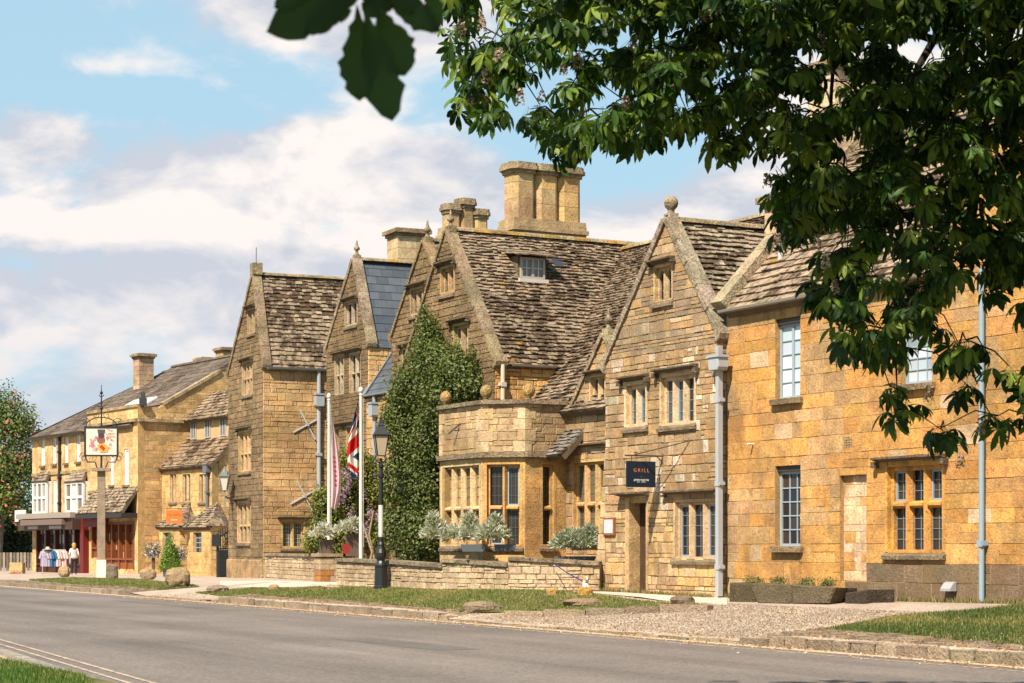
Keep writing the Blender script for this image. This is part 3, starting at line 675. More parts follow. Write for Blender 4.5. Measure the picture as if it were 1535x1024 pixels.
# pale tarred path in front of the buildings, gravel drive is the footway itself
lawn_mid = [(292, 889), (380, 882), (560, 881), (700, 883), (850, 888), (905, 893), (1058, 909), (1000, 913), (760, 919), (690, 917), (600, 908), (480, 899), (330, 894)]
lawn_right = [(1236, 946), (1330, 927), (1450, 917), (1900, 903), (1900, 1003), (1535, 970), (1400, 957)]
lawn_left = [(42, 870), (110, 867), (200, 869), (250, 874), (300, 880), (240, 885), (110, 877)]
ground_sheet('path', [(330, 871), (500, 873), (640, 880.5), (860, 886), (1090, 895), (1090, 908), (1055, 905), (905, 891), (850, 886.6), (700, 881.5), (560, 879.5), (330, 879.5)], 'path_surface', .006)
LAWNS = []
for nm, px in (('lawn', lawn_mid), ('lawn', lawn_right), ('lawn', lawn_left)): LAWNS.append(ground_sheet(nm, px, 'soil_turf', .015)[1])
# near verge on the camera's side
m = MB(); A_ = [xy(-40, -40), xy(200, -40), xy(200, -12.3), xy(-40, -12.3)]; m.add([(p[0], p[1], RZ - .015) for p in A_], [(3, 2, 1, 0)]); structure('near_ground', m, 'soil_turf')
near = [G(u, v, RZ) for u, v in [(-400, 925), (0, 999), (127, 1026), (420, 1090), (420, 1400), (-1500, 1400)]]
m = MB(); m.add([(p.x, p.y, RZ + .085) for p in near] + [(p.x, p.y, RZ - .02) for p in near], [tuple(range(6)), (0, 1, 7, 6), (1, 2, 8, 7), (2, 3, 9, 8)]); structure('near_lawn', m, 'soil_turf'); NEAR = ccw([(p.x, p.y) for p in near])
# near kerb edging and pale strip, yellow lines
a, b = G(3, 978, RZ), G(140, 1024, RZ); d = (b - a).normalized(); nrm = Vector((-d.y, d.x, 0)); nrm = nrm if nrm.x < 0 else -nrm
e = MB(); p0 = a - d * 60; p1 = b + d * 40; e.add([tuple(p0 + Z * .012), tuple(p1 + Z * .012), tuple(p1 + nrm * 1.6 + Z * .03), tuple(p0 + nrm * 1.6 + Z * .03)], [(0, 1, 2, 3)]); near_k = structure('near_kerb', e, 'gutter_sand')
s = -20.0
while s < 12:
    L = random.uniform(.7, 1.0); q = MB(); c = a + d * (s + L / 2) + nrm * .08; q.box((c.x, c.y, RZ + .02), (.15, L - .02, .08), pick([(.36, .35, .34), (.45, .43, .40)]), rz=math.atan2(d.y, d.x) - math.pi / 2); q.build('kerb_stone', 'rock', near_k); s += L
def line(name, pa, pb, w, broken=None, z=.006):
    a, b = G(*pa, RZ), G(*pb, RZ); d = (b - a).normalized(); nn = Vector((-d.y, d.x, 0)) * w / 2; m = MB(); s, e_ = -50, (b - a).length + 40; k = s
    while k < e_:
        l = random.uniform(2.5, 6); p, q = a + d * k, a + d * (k + l - random.uniform(.0, .12)); j = random.uniform(-.01, .01)
        m.add([tuple(p - nn + Z * z), tuple(q - nn * (1 + j) + Z * z), tuple(q + nn + Z * z), tuple(p + nn + Z * z)], [(0, 1, 2, 3)]); k += l
    return structure(name, m, 'worn_paint')
line('road_marking', (3, 960), (228, 1024), .06); line('road_marking', (23, 973), (195, 1025), .055)
m = MB()
for n0, n1, zz, tt in ((-.24, 0.0, RZ + .004, 0),):
    V = []
    for i in range(140): t = -30 + i * 1.4; w_ = .14 * noise.noise(Vector((t * .35, 0, 0))); V += [(*xy(t, n0 + w_ * .5), zz), (*xy(t, n1 + .01), zz + .001)]
    m.add(V, [(2 * i, 2 * i + 1, 2 * i + 3, 2 * i + 2) for i in range(139)])
structure('gutter_grit', m, 'gutter_sand')
m = MB(); V = []
for i in range(140): t = -30 + i * 1.4; V += [(*xy(t, -.62), RZ + .004), (*xy(t, -.55), RZ + .004)]
m.add(V, [(2 * i, 2 * i + 1, 2 * i + 3, 2 * i + 2) for i in range(139)]); structure('road_marking', m, 'worn_paint')
m = MB()
for t0, t1, na, nb in ((24.0, 33.0, -1.9, -1.35), (6.5, 10.5, -4.6, -3.9)):
    V = []; K_ = 14
    for i in range(K_ + 1): t = t0 + (t1 - t0) * i / K_; V += [(*xy(t, na + random.uniform(-.03, .03)), RZ + .003), (*xy(t, nb + random.uniform(-.03, .03)), RZ + .003)]
    m.add(V, [(2 * i, 2 * i + 1, 2 * i + 3, 2 * i + 2)[::-1] for i in range(K_)])
structure('road_repair', m, 'asphalt_patch')
# kerb stones and stone setts
kb = MB(); kb.add([(*xy(-30, .05), -.02), (*xy(200, .05), -.02), (*xy(200, .2), -.02), (*xy(-30, .2), -.02)], [(0, 1, 2, 3)], (.2, .17, .13)); kerb = structure('kerb', kb, 'mortar')
KP = [(.34, .27, .20), (.40, .33, .26), (.28, .23, .18), (.44, .36, .27)]
krz = math.atan2(KD.y, KD.x)
t = -12.0; cnt = 0; far = MB()
while t < 90:
    L = random.uniform(.38, .95) if t < 32 else random.uniform(.8, 1.6); h = kh(t + L / 2); q = MB(); w = .24; c = xy(t + L / 2, .12 + random.uniform(-.03, .02)); 
    if random.random() > .04 or t > 5.3:
        hh = h - RZ + .06 + random.uniform(-.012, .012); x2, y2, z2 = L / 2 - .012, w / 2, 0
        P = []
        for sx, sy, sz_ in ((-1, -1, -1), (1, -1, -1), (1, 1, -1), (-1, 1, -1), (-1, -1, 1), (1, -1, 1), (1, 1, 1), (-1, 1, 1)):
            P.append(Vector((sx * x2 * random.uniform(.95, 1), sy * y2 * random.uniform(.86, 1) , sz_ * hh / 2 + (random.uniform(-.012, .012)))))
        ca, sa = math.cos(krz), math.sin(krz); cz_ = h - hh / 2 + .012
        q.add([(c[0] + p.x * ca - p.y * sa, c[1] + p.x * sa + p.y * ca, cz_ + p.z) for p in P], [(0, 3, 2, 1), (4, 5, 6, 7), (0, 1, 5, 4), (1, 2, 6, 5), (2, 3, 7, 6), (3, 0, 4, 7)], pick(KP, .2))
        if cnt < 200: q.build('kerb_stone', 'rock', kerb)
        else: far.merge(q)
        cnt += 1
    t += L
if far.v: far.build('kerb_stones', 'rock', kerb, kind='stuff')
setts = []
def inpoly(p, poly):
    c = False; n = len(poly)
    for i in range(n):
        a, b = poly[i], poly[(i + 1) % n]
        if (a[1] > p[1]) != (b[1] > p[1]) and p[0] < (b[0] - a[0]) * (p[1] - a[1]) / (b[1] - a[1]) + a[0]: c = not c
    return c
for (ta, tb, n1) in ((-8, 5.6, 1.2), (16.2, 29.8, 1.0), (38.0, 58, .95)):
    n = .26
    while n < n1:
        w = random.uniform(.13, .18); t = ta
        while t < tb:
            L = random.uniform(.16, .34); c = xy(t + L / 2, n + w / 2); z = gz(*c); q = MB()
            if not any(inpoly(c, lw) for lw in LAWNS):
                zt = z + .022 + random.uniform(-.008, .014); M = Matrix.Rotation(krz, 3, 'Z') @ Matrix.Rotation(random.uniform(-.06, .06), 3, 'X') @ Matrix.Rotation(random.uniform(-.06, .06), 3, 'Y')
                q.box((c[0], c[1], zt - .05), (L - .02, w - .015, .10), pick(KP + [(.38, .24, .15)], .2), M=M); Y = c[1]; setts.append((L * FPX / Y * w, q))
            t += L
        n += w
sm_ = MB(); sm_.add([(*xy(-9, .3), .0), (*xy(63, .3), .0), (*xy(63, .5), .0)], [(0, 1, 2)], (.2, .15, .1)); sett_o = structure('sett_pavement', sm_, 'mortar')
setts.sort(key=lambda q: -q[0]); rest = MB()
for i, (_, q) in enumerate(setts):
    if i < 290: q.build('sett', 'rock', sett_o)
    else: rest.merge(q)
rest.build('setts', 'rock', sett_o, kind='stuff')

# ---------------------------------------------------------------- palettes
OCH = [(.54, .285, .085), (.57, .325, .11), (.48, .245, .065), (.59, .36, .145), (.50, .285, .105), (.56, .30, .085), (.42, .26, .12)]
MIX = [(.39, .28, .165), (.31, .22, .135), (.46, .345, .22), (.43, .28, .13), (.27, .195, .125), (.36, .265, .17), (.52, .41, .29), (.45, .28, .115), (.38, .27, .16)]
GRY = [(.37, .27, .165), (.42, .31, .19), (.32, .235, .145), (.44, .315, .18), (.38, .28, .18)]
TAN = [(.52, .355, .19), (.48, .32, .165), (.56, .395, .22), (.45, .31, .17), (.54, .345, .165), (.51, .37, .23)]
BRN = [(.27, .185, .105), (.32, .22, .12), (.24, .17, .10), (.35, .24, .125), (.29, .21, .13)]
PAL = [(.54, .42, .28), (.50, .38, .24), (.45, .35, .23), (.58, .47, .34), (.50, .35, .18)]
YEL = [(.64, .44, .21), (.60, .40, .175), (.67, .48, .26), (.59, .38, .15)]
TH = 28.3; D0, N0 = dirs(TH); A0 = Vector((4.08, 38.0, 0))
def SP(s, p): return A0 + D0 * s + N0 * p

def ridge(h, a, b, tone=(.42, .34, .22), n=None, r=.12, lich=.1):
    L = (b - a).length; n = n or max(2, int(L / .45)); d = (b - a) / n
    for i in range(n):
        m = MB(); p, q = a + d * i + d * .01, a + d * (i + 1) - d * .01; x = d.normalized().cross(Z).normalized(); V = []
        for k in (p, q):
            for t in range(6): an = math.pi * (t / 5); V.append(k + x * math.cos(an) * r * 1.25 + Z * (math.sin(an) * r * .9 - .03 + random.uniform(-.004, .004)))
        F = [(t, t + 1, 7 + t, 6 + t) for t in range(5)] + [(0, 1, 2, 3, 4, 5), (6, 7, 8, 9, 10, 11), (5, 0, 6, 11)]
        m.add(V, F, jt((.44, .28, .09), .2) if random.random() < lich else jt(tone, .18)); m.build('ridge_tile', 'lichened_stone', h.root)
def gable(h, O, th, W, L, z0, ze, za, ax=None, ze2=None, hf=(), hs=(), pf=MIX, ps=MIX, ch=(.22, .05), cl=(.42, .15), ch_s=None, mat='lichened_stone', mat_s='stone', moss=.5, row=(.22, .13), wid=(.30, .2), cop=.16, fin='ball', fs=1.0, roofmat=None, left=True, holes_r=(), oh=.12, x_roof=None, mort=(.27, .20, .12), prud=(.008, .028), ridge_l=.06, lleft=True, copt=(.33, .27, .19), tf=None, base=SLATES):
    ax = W / 2 if ax is None else ax; ze2 = ze if ze2 is None else ze2; O = Vector((O[0], O[1], 0)); D, N = dirs(th)
    P = Plane(O, D, Z, -N); S = Plane(O, N, Z, -D)
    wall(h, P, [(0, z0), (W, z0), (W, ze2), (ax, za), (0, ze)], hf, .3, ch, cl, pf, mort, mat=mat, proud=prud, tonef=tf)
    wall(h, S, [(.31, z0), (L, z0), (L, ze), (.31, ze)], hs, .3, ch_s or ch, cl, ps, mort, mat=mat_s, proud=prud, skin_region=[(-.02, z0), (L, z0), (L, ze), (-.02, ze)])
    qn = MB(); z = z0; k = 0                                   # quoins at the near corner, on both faces
    if lleft: wall(h, Plane(O + D * W, N, Z, D), [(.31, z0), (L, z0), (L, ze2), (.31, ze2)], (), .3, mort=(.40, .31, .19), skin=False)
    wall(h, Plane(O + N * L, D, Z, N), [(0, z0), (W, z0), (W, ze2), (ax, za - .05), (0, ze)], (), .3, mort=(.40, .31, .19), skin=False)
    rise = za - ze; sl = math.hypot(ax, rise); g = (D * ax + Z * rise) / sl; nr = (Z * ax - D * rise).normalized()
    RP = Plane(O + Z * ze, N, g, nr); x0 = .22
    kw = dict(mat='blue_slate', base=[(.055, .065, .08), (.07, .08, .095), (.045, .055, .07)], neat=True, moss=0, deck=(.05, .05, .06)) if roofmat else dict(moss=moss, base=base)
    roof(h, RP, [(x0, -oh), (L + .1, -oh), (L + .1, sl), (x0, sl)], row, wid, holes=holes_r, **kw)
    rise2 = za - ze2; w2 = W - ax; sl2 = math.hypot(w2, rise2); g2 = (-D * w2 + Z * rise2) / sl2; n2 = (Z * w2 + D * rise2).normalized()
    if left: roof(h, Plane(O + D * W + Z * ze2, N, g2, n2), [(x0, -oh), (L + .1, -oh), (L + .1, sl2), (x0, sl2)], (.34, .28), (.6, .5), **kw)
    ap = O + D * ax + Z * (za + .03); ridge(h, ap + N * .25, ap + N * (L + .1), lich=ridge_l)
    rake(h, P, (0, ze), (ax, za), cop, tone=copt); rake(h, P, (W, ze2), (ax, za), cop, tone=copt)
    if fin: 
        t = P.p(ax, za + cop * .9, -.11); k = MB(); k.box((t.x, t.y, t.z - .05), (.20, .24, .20), jt(copt), rz=R(th)); k.build('apex_stone', mat, h.root)
        finial(h, t + Z * .0, fin, fs)
    return P, S, RP

# ================================================================= 1. ochre house on the right
H1 = House('ashlar_house', 'ochre ashlar house behind the chestnut branches, with blue-grey window frames', SP(-6, 0) + Z * .6)
P1 = front(A0, TH); ze = 6.05
hup = P1.rect(1162, 1200, 476, 597); hup2 = P1.rect(1350, 1397, 470, 575); hdn = P1.rect(1162, 1200, 698, 819); hdoor = P1.rect(1259, 1299, 712, 871); hmul = P1.rect(1327, 1417, 692, 829)
hvent = P1.rect(1265, 1277, 656, 671)
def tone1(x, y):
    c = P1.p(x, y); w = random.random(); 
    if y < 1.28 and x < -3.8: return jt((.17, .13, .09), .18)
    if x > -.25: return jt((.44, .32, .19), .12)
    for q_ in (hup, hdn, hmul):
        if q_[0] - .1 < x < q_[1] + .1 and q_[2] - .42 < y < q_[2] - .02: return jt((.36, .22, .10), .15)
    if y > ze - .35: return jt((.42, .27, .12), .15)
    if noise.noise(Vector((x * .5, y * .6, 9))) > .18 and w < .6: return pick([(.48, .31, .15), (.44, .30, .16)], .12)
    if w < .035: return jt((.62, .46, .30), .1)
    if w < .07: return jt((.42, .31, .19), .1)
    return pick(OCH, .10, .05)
gx = P1.px(1398, 500)[0]
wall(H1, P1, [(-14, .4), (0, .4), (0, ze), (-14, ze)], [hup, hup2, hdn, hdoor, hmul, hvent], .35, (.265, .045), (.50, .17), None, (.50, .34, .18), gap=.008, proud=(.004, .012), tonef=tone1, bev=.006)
# infilled doorway, its blocks set back behind the old jambs
wall(H1, P1, [(hdoor[0], hdoor[2]), (hdoor[1], hdoor[2]), (hdoor[1], hdoor[3]), (hdoor[0], hdoor[3])], (), .25, (.19, .05), (.30, .1), None, (.5, .38, .24), gap=.010, tonef=lambda x, y: jt(random.choice([(.66, .47, .32), (.56, .33, .13), (.68, .52, .37), (.52, .29, .09), (.64, .46, .32)]), .08), base_d=-.09, proud=(.002, .006), bev=.004, name='blocked_doorway')
sash(H1, P1, hdn, 3, 5, glass=[(.02, .018, .02), (.035, .025, .02), (.015, .015, .02)])
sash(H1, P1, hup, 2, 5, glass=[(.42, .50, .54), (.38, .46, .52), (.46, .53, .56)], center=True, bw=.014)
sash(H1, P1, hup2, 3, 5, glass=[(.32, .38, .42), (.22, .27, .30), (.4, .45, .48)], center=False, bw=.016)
window(H1, P1, hmul, 3, .57, fr=.14, mul=.12, rec=.15, fm=(.56, .31, .085), bars=(2, 7), hd=None, sep=True, casem={(0, 1), (2, 1)}, bw=.010, bar=(.16, .20, .24), sl=True)
q = P1.rect(1316, 1420, 682, 690); hood(H1, P1, q[0], q[1], q[3], .1, (.18,.14,.10), ext=0)
vg = MB(); prism(vg, P1, [(hvent[0], hvent[2]), (hvent[1], hvent[2]), (hvent[1], hvent[3]), (hvent[0], hvent[3])], -.3, -.06, (.04, .03, .02)); vo = vg.build('air_brick', 'mortar', H1.root)
vb = MB()
for k in range(4):
    z = hvent[2] + (hvent[3] - hvent[2]) * (k + .5) / 4; prism(vb, P1, [(hvent[0], z - .012), (hvent[1], z - .012), (hvent[1], z + .012), (hvent[0], z + .012)], -.05, .0, (.38, .28, .17))
for k in range(3):
    x = hvent[0] + (hvent[1] - hvent[0]) * (k + .5) / 3; prism(vb, P1, [(x - .015, hvent[2]), (x + .015, hvent[2]), (x + .015, hvent[3]), (x - .015, hvent[3])], -.05, .003, (.38, .28, .17))
vb.build('grille', 'stone', vo)
pl_ = MB(); prism(pl_, P1, [(P1.px(1500, 870)[0] - 6, .4), (P1.px(1302, 870)[0], .4), (P1.px(1302, 870)[0], 1.22), (P1.px(1500, 870)[0] - 6, 1.26)], -.05, .035, (.15, .115, .08), .02)
st_ = MB(); q = P1.px(1130, 666); st_.tube([P1.p(q[0], q[1], -.02), P1.p(q[0], q[1], .14)], .02, 8, (.7, .68, .64)); st_.build('overflow_pipe', 'paint', H1.root)
# front gable at the far right of this house
H1W = SP(gx, 0); Lg = 6.0; apx = gx - 2.6
wall(H1, P1, [(gx - 5.2, ze + .01), (gx, ze + .01), (apx, ze + 3.3)], (), .35, (.31, .05), (.6, .2), OCH, (.5, .36, .19), gap=.009, proud=(.004, .012), bev=.006)
rake(H1, P1, (gx, ze), (apx, ze + 3.3), .14, kneel=False, tone=(.45, .36, .24)); rake(H1, P1, (gx - 5.2, ze), (apx, ze + 3.3), .14, kneel=False, tone=(.45, .36, .24))
for sgn, xx in ((1, gx), (-1, gx - 5.2)):
    rl = math.hypot(2.6, 3.3); pp = Plane(P1.p(xx, ze), N0, (D0 * (-sgn) * 2.6 + Z * 3.3), (Z * 2.6 + D0 * sgn * 3.3)); roof(H1, pp, [(.2, 0), (3.4, 0), (3.4, rl), (.2, rl)], (.25, .2), (.34, .3), moss=.3)
tr_ = math.tan(R(47)); rd = 3.4; sl = math.hypot(rd, rd * tr_); RP1 = Plane(A0 + Z * (ze + .06), D0, N0 + Z * tr_, -N0 * tr_ + Z)
xg = -.12
P1SL = [(.42, .335, .255), (.48, .39, .30), (.36, .28, .21), (.45, .35, .26), (.52, .43, .34)]
roof(H1, RP1, [(gx + .0, -.2), (xg, -.2), (xg, sl), (gx + .0, sl)], (.215, .16), (.30, .22), moss=.1, base=P1SL)
roof(H1, RP1, [(-14, 2.0), (gx, 2.0), (gx, sl), (-14, sl)], (.215, .16), (.30, .22), moss=.1, base=P1SL)
roof(H1, Plane(A0 + N0 * 6.8 + Z * (ze + .06), D0, -N0 + Z * tr_, N0 * tr_ + Z), [(-14, -.2), (0, -.2), (0, sl), (-14, sl)], (.4, .4), (.7, .7), moss=.1)
S1 = Plane(A0, N0, Z, D0)    # left gable end (faces the grill house roof)
wall(H1, S1, [(.02, .4), (6.8, .4), (6.8, ze), (rd, ze + rd * tr_), (.02, ze)], (), .3, mort=(.45, .34, .2), skin=False)
rake(H1, Plane(A0, N0, Z, -D0), (-.12, ze + .02), (rd, ze + rd * tr_ + .12), .17, d0=-.22, d1=.14, tone=(.46, .37, .26), n=7, kneel=False); rake(H1, Plane(A0, N0, Z, -D0), (6.9, ze), (rd, ze + rd * tr_ + .12), .17, d0=-.22, d1=.14, tone=(.42, .34, .24), kneel=False)
ridge(H1, A0 + D0 * -.2 + N0 * rd + Z * (ze + rd * tr_ + .08), A0 + D0 * -14 + N0 * rd + Z * (ze + rd * tr_ + .08), lich=.05)
gutter(H1, P1, gx + .05, .02, ze - .02, tone=(.20, .18, .15), d=.16)
Yp = P1.p(P1.px(1478, 800)[0], 0).y; pipe(H1, P1, P1.px(1478, 800)[0], .68, ze - .1, .045, (.27, .37, .46), clips=2)
for cu, cv0, cv1, w, dp, q in ((1182, 292, 385, .55, .8, 1.25), (1262, 96, 250, 1.0, .9, 3.0)):
    b = A0 + N0 * q + D0 * -.25; x = (cu - CX) / FPX; s_ = (x * b.y - b.x) / (D0.x - x * D0.y); b = b + D0 * s_; zt = vz(cv0, b.y); zbm = vz(cv1, b.y) - .4
    chimney(H1, Vector((b.x, b.y, zbm)), TH, w, dp, zt - zbm, [(.58, .46, .33), (.52, .40, .27), (.60, .49, .36)], base=.25)
vp = MB(); b = RP1.p(*RP1.px(1170, 395)); vp.lathe((b.x, b.y, b.z - .1), [(.05, 0), (.05, .42), (.062, .42), (.062, .47), (.0, .48)], 10, (.55, .55, .55)); vp.build('vent_pipe', 'paint', H1.root)
wl = MB(); r = P1.rect(1421, 1436, 872, 886); 
V = [P1.p(x, y, dd) for x in (r[0], r[1]) for y, dd in ((r[3], .03), (r[3] - .02, .09), (r[2] + .04, .16), (r[2], .16), (r[2], .03))]
wl.add(V, [(0, 1, 2, 3, 4), (5, 6, 7, 8, 9), (0, 1, 6, 5), (1, 2, 7, 6), (2, 3, 8, 7), (3, 4, 9, 8), (4, 0, 5, 9)], (.35, .36, .38)); wl.build('vent_cowl', 'paint', H1.root)
H1.close()

# ================================================================= 2. house with the tall gable and the grill
H2 = House('gabled_house', 'grey-ochre rubble house with one tall ball-topped gable and the grill doorway', SP(2.2, -.15) + Z * .6)
O2 = SP(.03, -.15); P2 = front(O2, TH)
W2 = P2.px(908, 600)[0]; a_x, a_z = P2.px(999, 312); e_z = P2.px(1088, 500)[1]; e2_z = P2.px(909, 548)[1]
w2a = P2.rect(936, 971, 571, 640); w3 = P2.rect(989, 1044, 558, 637); wat = P2.rect(980, 1009, 396, 452); w3g = P2.rect(1010, 1077, 748, 838); dr = P2.rect(938, 972, 745, 889)
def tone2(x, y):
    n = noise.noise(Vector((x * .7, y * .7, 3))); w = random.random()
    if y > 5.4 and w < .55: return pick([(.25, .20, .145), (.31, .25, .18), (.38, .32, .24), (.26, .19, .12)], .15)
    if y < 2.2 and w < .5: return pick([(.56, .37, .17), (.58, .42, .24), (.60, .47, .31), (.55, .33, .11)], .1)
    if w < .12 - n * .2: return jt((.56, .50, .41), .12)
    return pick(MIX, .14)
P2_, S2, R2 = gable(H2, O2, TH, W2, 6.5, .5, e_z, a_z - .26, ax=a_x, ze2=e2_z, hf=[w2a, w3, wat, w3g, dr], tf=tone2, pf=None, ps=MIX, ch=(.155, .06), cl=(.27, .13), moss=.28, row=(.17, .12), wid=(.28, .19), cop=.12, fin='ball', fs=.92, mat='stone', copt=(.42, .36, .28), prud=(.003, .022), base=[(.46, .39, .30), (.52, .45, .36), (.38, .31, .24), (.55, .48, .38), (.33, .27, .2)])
window(H2, P2, w2a, 2, fr=.16, fm=(.62, .47, .32), mul=.10, bars=(2, 5), hd=.10, glass=[(.02, .02, .02), (.05, .075, .09)], casem={(0, 0)}, bar=(.25, .25, .25), bw=.009)
window(H2, P2, w3, 3, fr=.14, fm=(.62, .47, .32), mul=.10, bars=(2, 4), hd=.10, glass=[(.02, .02, .02), (.05, .07, .09)], casem={(1, 0)}, bar=(.25, .25, .25), bw=.009)
window(H2, P2, wat, 2, fr=.10, mul=.09, bars=(1, 3), hd=.04, arch=True)
window(H2, P2, w3g, 3, fr=.11, mul=.12, bars=(2, 5), hd=None, sep=True, casem={(0, 0), (2, 0)}, bar=(.14, .18, .22), bw=.010)
q = P2.rect(999, 1080, 733, 741); hood(H2, P2, q[0], q[1], q[3], .05, (.18,.14,.10), ext=0, d=.16)
# doorway: stone jambs, lintel, plank door
dw = MB(); x0, x1, z0, z1 = dr
for q in ([(x1 - .16, z0), (x1, z0), (x1, z1), (x1 - .16, z1)], [(x0, z0), (x0 + .07, z0), (x0 + .07, z1), (x0, z1)]): prism(dw, P2, q, -.32, .02, (.50, .36, .20), .01)
prism(dw, P2, [(x0 + .07, z1 - .12), (x1 - .16, z1 - .12), (x1 - .16, z1), (x0 + .07, z1)], -.32, -.02, (.50, .36, .20)); dwo = dw.build('doorway', 'stone', H2.root)
k = 5
for i in range(k):
    a, b = x0 + .07 + (x1 - x0 - .23) * i / k, x0 + .07 + (x1 - x0 - .23) * (i + 1) / k; pk = MB(); prism(pk, P2, [(a + .004, z0), (b - .004, z0), (b - .004, z1 - .12), (a + .004, z1 - .12)], -.30, -.24 + random.uniform(0, .006), (.085, .05, .03), .004); pk.build('door_plank', 'wood', dwo)
q = P2.rect(931, 974, 737, 745); hood(H2, P2, q[0], q[1], q[3], 0, (.19,.15,.105), ext=0, d=.24)
stp = MB(); prism(stp, P2, [(x0 - .05, .5), (x1 + .05, .5), (x1 + .05, z0 + .02), (x0 - .05, z0 + .02)], -.3, .08, (.42, .33, .22), .015); stp.build('doorstep', 'rock', H2.root)
# battered buttress at the left corner
bt = MB(); r = P2.px(893, 885)
for i in range(9):
    zz0 = .5 + i * .33; ww = .42 * (1 - i / 9.5); prism(bt, P2, [(W2 + .005, zz0), (W2 + ww, zz0), (W2 + ww * .93, zz0 + .32), (W2 + .005, zz0 + .32)], -.4, .0 + .05 * (1 - i / 9), pick([(.50, .40, .28), (.45, .34, .2), (.52, .36, .17)]), .015)
bt.build('buttress', 'stone', H2.root)
mf = MB(); r = P2.rect(906, 922, 776, 803, .03); prism(mf, P2, [(r[0], r[2]), (r[1], r[2]), (r[1], r[3]), (r[0], r[3])], 0, .06, (.30, .12, .04), .01); mo = mf.build('menu_case', 'wood'); mo2 = MB(); prism(mo2, P2, [(r[0] + .04, r[2] + .05), (r[1] - .04, r[2] + .05), (r[1] - .04, r[3] - .04), (r[0] + .04, r[3] - .04)], .05, .066, (.62, .60, .66)); mo2.build('menu_sheet', 'paint', mo)
tag(mo, 'brown wooden menu case with a pale sheet beside the grill door', 'menu case')
pipe(H2, P2, P2.px(1084.5, 700)[0], .62, vz(520, 38), .05, (.40, .43, .47), d=.10, square=True, clips=3, hop=(.17, vz(557, 38), vz(534, 38)))
sb = MB(); sb.tone = (.28, .30, .33)
# projecting grill sign on an iron bracket
wp = P2.px(994, 684); s0 = P2.p(wp[0], wp[1], 0); gs = thing('hanging_sign', 'square navy sign reading GRILL in orange, on an iron bracket over the doorway', 'sign', s0)
lu = (yx(937, 1)); od = -N0; tt = (lu * s0.y - s0.x) / (od.x - lu * od.y); br = MB(); br.tone = (.06, .045, .035); e1 = s0 + od * tt
br.bar(s0, e1, .03, .03); wq = P2.px(1037, 660); br.tube([P2.p(wq[0], wq[1], 0), e1 + Z * .02 - od * .25 * tt], .012, 6); br.bar(s0 - Z * .16, s0 + Z * .05, .03, .04); br.tube([s0 - Z * .14, s0 + od * .16], .01, 6)
br.build('bracket', 'iron', gs)
bd = Plane(e1 - Z * 0, -od, Z, Vector((od.y, -od.x, 0)) if Vector((od.y, -od.x, 0)).y < 0 else Vector((-od.y, od.x, 0))); sw = tt * .755; st = vz(691, e1.y) - e1.z; sb_ = vz(730, e1.y) - e1.z
b = MB(); prism(b, bd, [(.03, sb_), (.03 + sw, sb_), (.03 + sw, st), (.03, st)], -.02, .02, (.005, .017, .036), .004); bo = b.build('board', 'paint', gs)
b = MB()
for k in (.18, .82): b.bar(bd.p(.03 + sw * k, st - .01), bd.p(.03 + sw * k, 0), .015, .015, (.05, .04, .03))
b.build('hanger', 'iron', gs)
FONT = None
def text(body, pl, x, y, size, tone, parent, d=.022, mat='paint', align='CENTER', spacing=1.0, name='lettering', depth=.002):
    cu = bpy.data.curves.new('lettering', 'FONT'); cu.body = body; cu.size = size; cu.align_x = align; cu.align_y = 'CENTER'; cu.space_character = spacing; cu.extrude = depth; cu.resolution_u = 2
    to = bpy.data.objects.new('tmp', cu); col.objects.link(to); dg = bpy.context.evaluated_depsgraph_get(); me = bpy.data.meshes.new_from_object(to.evaluated_get(dg)); bpy.data.objects.remove(to)
    ex = pl.e if pl.e.cross(Z).dot(pl.n) > 0 else -pl.e; sgn = 1
    off = Vector(ORG.get(parent.name, (0, 0, 0))); O = pl.p(x, y, d)
    for v in me.vertices: c = O + ex * v.co.x + pl.g * v.co.y + pl.n * v.co.z - off; v.co = c
    a = me.attributes.new('tone', 'FLOAT_COLOR', 'POINT'); a.data.foreach_set('color', np.tile(np.array([*tone, 1], np.float32), len(me.vertices)))
    me.materials.clear(); me.materials.append(MATS[mat]); o = bpy.data.objects.new(name, me); col.objects.link(o); o.parent = parent; ORG[o.name] = tuple(off); return o
mid = .03 + sw / 2
text('GRILL', bd, mid, sb_ + (st - sb_) * .64, .105, (.62, .20, .07), bo, spacing=1.45)
text('JAMES MARTIN', bd, mid, sb_ + (st - sb_) * .27, .052, (.8, .8, .8), bo); sp_m = MB(); [prism(sp_m, bd, [(mid - .10 + .034 * k, sb_ + (st - sb_) * .185), (mid - .078 + .034 * k, sb_ + (st - sb_) * .185), (mid - .078 + .034 * k, sb_ + (st - sb_) * .215), (mid - .10 + .034 * k, sb_ + (st - sb_) * .215)], .02, .024, (.6, .6, .6)) for k in range(6) if k != 2]; sp_m.build('small_print', 'paint', bo); text('^', bd, mid, sb_ + (st - sb_) * .38, .07, (.12, .14, .16), bo)
